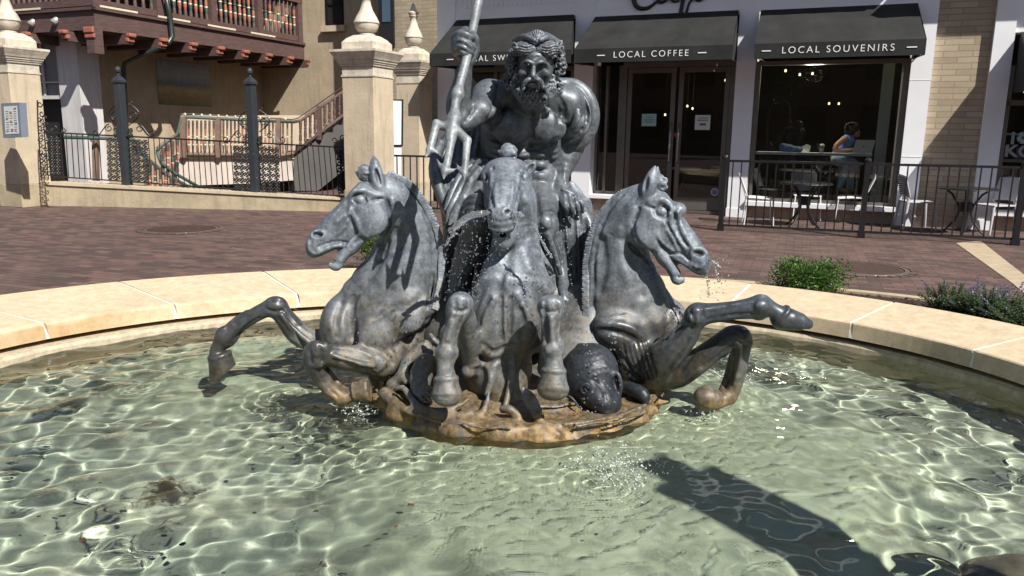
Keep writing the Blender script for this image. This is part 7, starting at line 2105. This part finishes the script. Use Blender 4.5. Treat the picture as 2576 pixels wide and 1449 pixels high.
for i, (x, y, k) in enumerate(lpx):
    x *= .6463; y *= .6463
    z = .004 if i % 3 else -.372
    p = onz(x, y, z) if z > 0 else onz(x, y, -.28) * [1, 1, 0] + [0, 0, z]
    a = Rw.uniform(0, 6.28); l = Rw.uniform(.008, .019)
    m_ = MB(); pts = [(p[0] + l * r_ * math.cos(a + t), p[1] + l * .7 * r_ * math.sin(a + t), p[2] + .002 * math.sin(3 * t)) for t, r_ in ((0, 1.2), (.7, .8), (1.6, .7), (2.4, .8), (3.14, .9), (3.9, .75), (4.7, .65), (5.5, .8))]
    m_.prism(pts, (0, 0, .0015))
    tag(m_.build('leaf', LF_[k]), ('small %s leaf drifting in the %s of the pool' % (('brown', 'green', 'dark')[k], ('left foreground', 'middle foreground', 'right side')[0 if x < 560 else 1 if x < 1400 else 2])), 'leaf', ('brown', 'green', 'dark')[k] + ' leaves drifting in the ' + ('left foreground', 'middle foreground', 'right side')[0 if x < 560 else 1 if x < 1400 else 2])
S = Sculpt()
rc = onz(2548, 1436, .02)
S.e((rc[0], rc[1], -.01), (.17, .12, .05), .02); S.e((rc[0] + .05, rc[1] + .02, .02), (.10, .07, .035), .02); S.e((rc[0] - .14, rc[1] - .03, -.01), (.06, .04, .03), .02); S.e((rc[0] + .02, rc[1] - .02, -.06), (.08, .06, .05), .04)
tag(sculpt_obj('rock', S, .007, simple('wet_stone', (.07, .065, .045), .25, 0, .6, 9, .4)), 'dark wet rounded stone breaking the water at the lower right corner', 'rock')

# ================================================================== jets, spray
def wet():
    m, nt, b = new_mat('spray_water'); b.inputs['Base Color'].default_value = (.95, .97, 1, 1); b.inputs['Roughness'].default_value = .04; b.inputs['IOR'].default_value = 1.33
    b.inputs['Transmission Weight'].default_value = .92
    return m
SPRAY = wet()
def jet(zone, L, label, blobs=30, seed=0, spread=14):
    R_ = random.Random(seed); S = Sculpt()
    for pts in L:
        S.ch([zone(*p) for p in pts], .006)
        for i in range(blobs):
            a, b_ = pts[min(i % (len(pts) - 1), len(pts) - 2)], pts[min(i % (len(pts) - 1) + 1, len(pts) - 1)]
            t = R_.random(); rr = R_.uniform(4, 9)
            S.e(zone(a[0] + (b_[0] - a[0]) * t + R_.uniform(-spread, spread), a[1] + (b_[1] - a[1]) * t + R_.uniform(-spread, spread), a[2] + (b_[2] - a[2]) * t + R_.uniform(-.02, .02)), tuple(rr * zone.m(a[2]) * R_.uniform(.7, 1.5) for _ in range(3)), .006)
    return tag(sculpt_obj('water_jet', S, .005, SPRAY), label, 'water jet', 'water jets from the horses')
jet(zE, [[(1185, 815, 4.0, 14), (1250, 850, 3.98, 18), (1310, 880, 3.97, 14), (1360, 915, 3.96, 7)], [(1200, 850, 3.99, 10), (1240, 930, 3.98, 9), (1250, 1040, 3.97, 7), (1262, 1150, 3.96, 5)], [(1300, 880, 3.97, 7), (1325, 960, 3.96, 5), (1355, 1040, 3.95, 4)]], 'clear jet of water spurting from the right horse nostril', 26, 1)
jet(zC, [[(640, 575, 3.72, 12), (560, 585, 3.70, 24), (460, 610, 3.68, 30), (370, 680, 3.66, 26), (310, 730, 3.65, 12)], [(350, 720, 3.65, 10), (300, 800, 3.64, 8), (270, 850, 3.64, 5)]], 'sheet of water thrown left from the middle horse muzzle', 50, 2, 30)
jet(zC, [[(790, 565, 3.72, 10), (850, 580, 3.70, 20), (900, 600, 3.69, 12)], [(980, 650, 3.68, 7), (1010, 720, 3.67, 8), (1080, 850, 3.66, 12), (1140, 940, 3.65, 8)]], 'broken jet of water falling right from the middle horse muzzle', 34, 3, 22)
ico = bmesh.new(); bmesh.ops.create_icosphere(ico, subdivisions=1, radius=1.)
IV = [np.array(v.co) for v in ico.verts]; IF = [[v.index for v in f.verts] for f in ico.faces]; ico.free()
dm_ = MB(); Rd = random.Random(44)
def drops(zone, box, Yr, n, r0, r1, bias=1.6):
    for _ in range(n):
        p = zone(Rd.uniform(box[0], box[2]), Rd.uniform(box[1], box[3]), Rd.uniform(*Yr)); r_ = r0 + (r1 - r0) * Rd.random() ** bias * Rd.random()
        dm_.add([p + v * r_ * [1, 1, Rd.uniform(.9, 1.5)] for v in IV], IF)
drops(zC, (260, 560, 720, 1300), (3.45, 3.75), 460, .0014, .0055)
drops(zC, (700, 600, 1300, 1350), (3.45, 3.75), 260, .0014, .006)
drops(zC, (1200, 600, 1300, 1400), (3.55, 3.7), 30, .003, .009)
drops(zF, (1400, 450, 2000, 1100), (3.75, 3.95), 150, .0014, .005)
drops(zE, (1180, 820, 1420, 1180), (3.9, 4.0), 90, .0016, .006)
drops(zG, (100, 480, 460, 1300), (3.45, 3.7), 80, .002, .009)
drops(zB, (-500, -100, 300, 1100), (3.6, 4.6), 160, .0012, .0032)
drops(zG, (200, 1180, 760, 1500), (3.1, 3.6), 90, .0015, .006)
tag(dm_.build('water_drops', SPRAY, None, True), 'fine drops of spray hanging in the air round the horses', 'spray', kind='stuff')
FOAM = simple('foam', (.75, .80, .78), .5, 0, .05, 20, 0)
def splash(c, R, hh, n, label):
    m_ = MB()
    for _ in range(n):
        a = Rd.uniform(0, 6.283); q = Rd.random(); rr = R * q ** .55 * (1 + .5 * math.sin(3 * a)); z = hh * 1.3 * (1 - q) ** 2 * Rd.random() ** 1.5 + .002; r_ = Rd.uniform(.0012, .0038)
        m_.cur = 1 if Rd.random() < .6 else 0
        m_.add([np.array([c[0] + rr * math.cos(a), c[1] + rr * math.sin(a), z]) + v * r_ for v in IV], IF)
    m_.cur = 0
    for k in range(0):
        a = Rd.uniform(0, 6.28); r0 = R * Rd.uniform(.1, .5); x, y = c[0] + r0 * math.cos(a), c[1] + r0 * math.sin(a)
        m_.tube([(x, y, -.005), (x + .008 * math.cos(a), y + .008 * math.sin(a), hh * .25), (x + .022 * math.cos(a), y + .022 * math.sin(a), hh * Rd.uniform(.4, .8))], [.007, .004, .0015], 6)
    tag(m_.build('splash', [SPRAY, FOAM], None, True), label, 'splash', 'splashes on the pool')
p = onz(1560, 1195); splash(p, .19, .14, 560, 'white splash on the water in front of the right of the base')
p = onz(1850, 948); splash(p, .18, .02, 160, 'patch of bubbling water at the right of the pool')
p = onz(1775, 1042); splash(p, .10, .03, 120, 'bubbles under the tucked hoof of the right horse')
p = onz(900, 1040); splash(p, .10, .05, 130, 'small splash under the folded foreleg of the left horse')

# ================================================================== behind the viewer: an added shadow caster, and what the glass mirrors
PY = empty('pool_shadow_caster', (2.36, 1.02, 0)); tag(PY, 'tall unseen board added as shadow pylon at the near rim beside the viewer', 'caster')  # invented upright, out of view, casting the dark band across the pool
pu = np.array([-SY, SX, 0]); pv = np.array([SX, SY, 0])
def PT(x, y, z): return tuple(np.array([2.36, 1.02, 0]) + pu * x + pv * y + np.array([0, 0, z]))
m_ = MB(); m_.box(-.24, .24, -.2, .2, 0, .12, T=PT); m_.build('plinth', CAPST, PY)
m_ = MB(); m_.box(-.20, .20, -.06, .06, .12, 2.72, T=PT); bevel(m_.build('board', SLATE, PY), .012)
m_ = MB(); m_.box(-.10, .10, -.08, .08, 2.72, 2.92, T=PT); m_.build('cap', IRON, PY)
BRK = brick_mat('red_brick', (.16, .075, .05), (.24, .11, .07), (.2, .17, .14), .22, .075, .01, 'xz', .4, .9)
OPP = empty('brick_building', (0, -32, 0)); tag(OPP, 'brick building across the square behind the viewer, mirrored in the cafe glass', 'building')
m_ = MB(); m_.box(-45, 45, -40, -32, 0, 10); m_.build('wall', BRK, OPP)
m_ = MB(); m_.box(-45.4, 45.4, -40.4, -31.6, 10, 10.5); m_.build('parapet', CAPST, OPP)
for i in range(18):
    for z in (1.2, 5.6):
        m_ = MB(); m_.box(-43 + i * 5, -40.6 + i * 5, -31.99, -31.95, z, z + 2.6); m_.build('window', DARK, OPP)
TRK = simple('bark', (.09, .065, .045), .9, 0, .4, 9, .8); TLEAF = leaf_mat('tree_leaf', (.02, .05, .012), (.06, .12, .03))
def tree(loc, Hh, R, label):
    r_ = empty('street_tree', loc); tag(r_, label, 'tree', 'trees behind the viewer')
    m_ = MB(); L = np.array(loc)
    m_.tube([L, L + [0, 0, Hh * .4], L + [.1, .1, Hh * .8]], [.16, .12, .05], 8)
    for k in range(7):
        a = k * .9; m_.tube([L + [0, 0, Hh * (.35 + .05 * k)], L + [R * .7 * math.cos(a), R * .7 * math.sin(a), Hh * (.55 + .05 * k)]], [.06, .02], 6)
    m_.build('trunk', TRK, r_)
    c = MB(); lob = [(R * .7 * math.cos(k * .9) * Rp.uniform(.3, 1), R * .7 * math.sin(k * .9) * Rp.uniform(.3, 1), Hh * Rp.uniform(.55, .95), R * Rp.uniform(.35, .55)) for k in range(14)]
    for i in range(5000):
        lx, ly, lz, lr = lob[Rp.randrange(14)]; v = np.array([Rp.gauss(0, 1), Rp.gauss(0, 1), Rp.gauss(0, 1)]); v /= np.linalg.norm(v)
        leaf(c, L + [lx, ly, lz] + v * lr * Rp.uniform(.5, 1.1), v + [0, 0, -.5], Rp.uniform(.12, .22), Rp.uniform(.08, .14))
    c.build('crown', TLEAF, r_)
for i, (x, y) in enumerate(((-14, -20), (-5, -22), (14, -24), (20, -19))):
    tree((x, y, 0), 7.5, 2.6, ('leftmost street tree behind the viewer', 'second street tree behind the viewer', 'third street tree behind the viewer', 'rightmost street tree behind the viewer')[i])
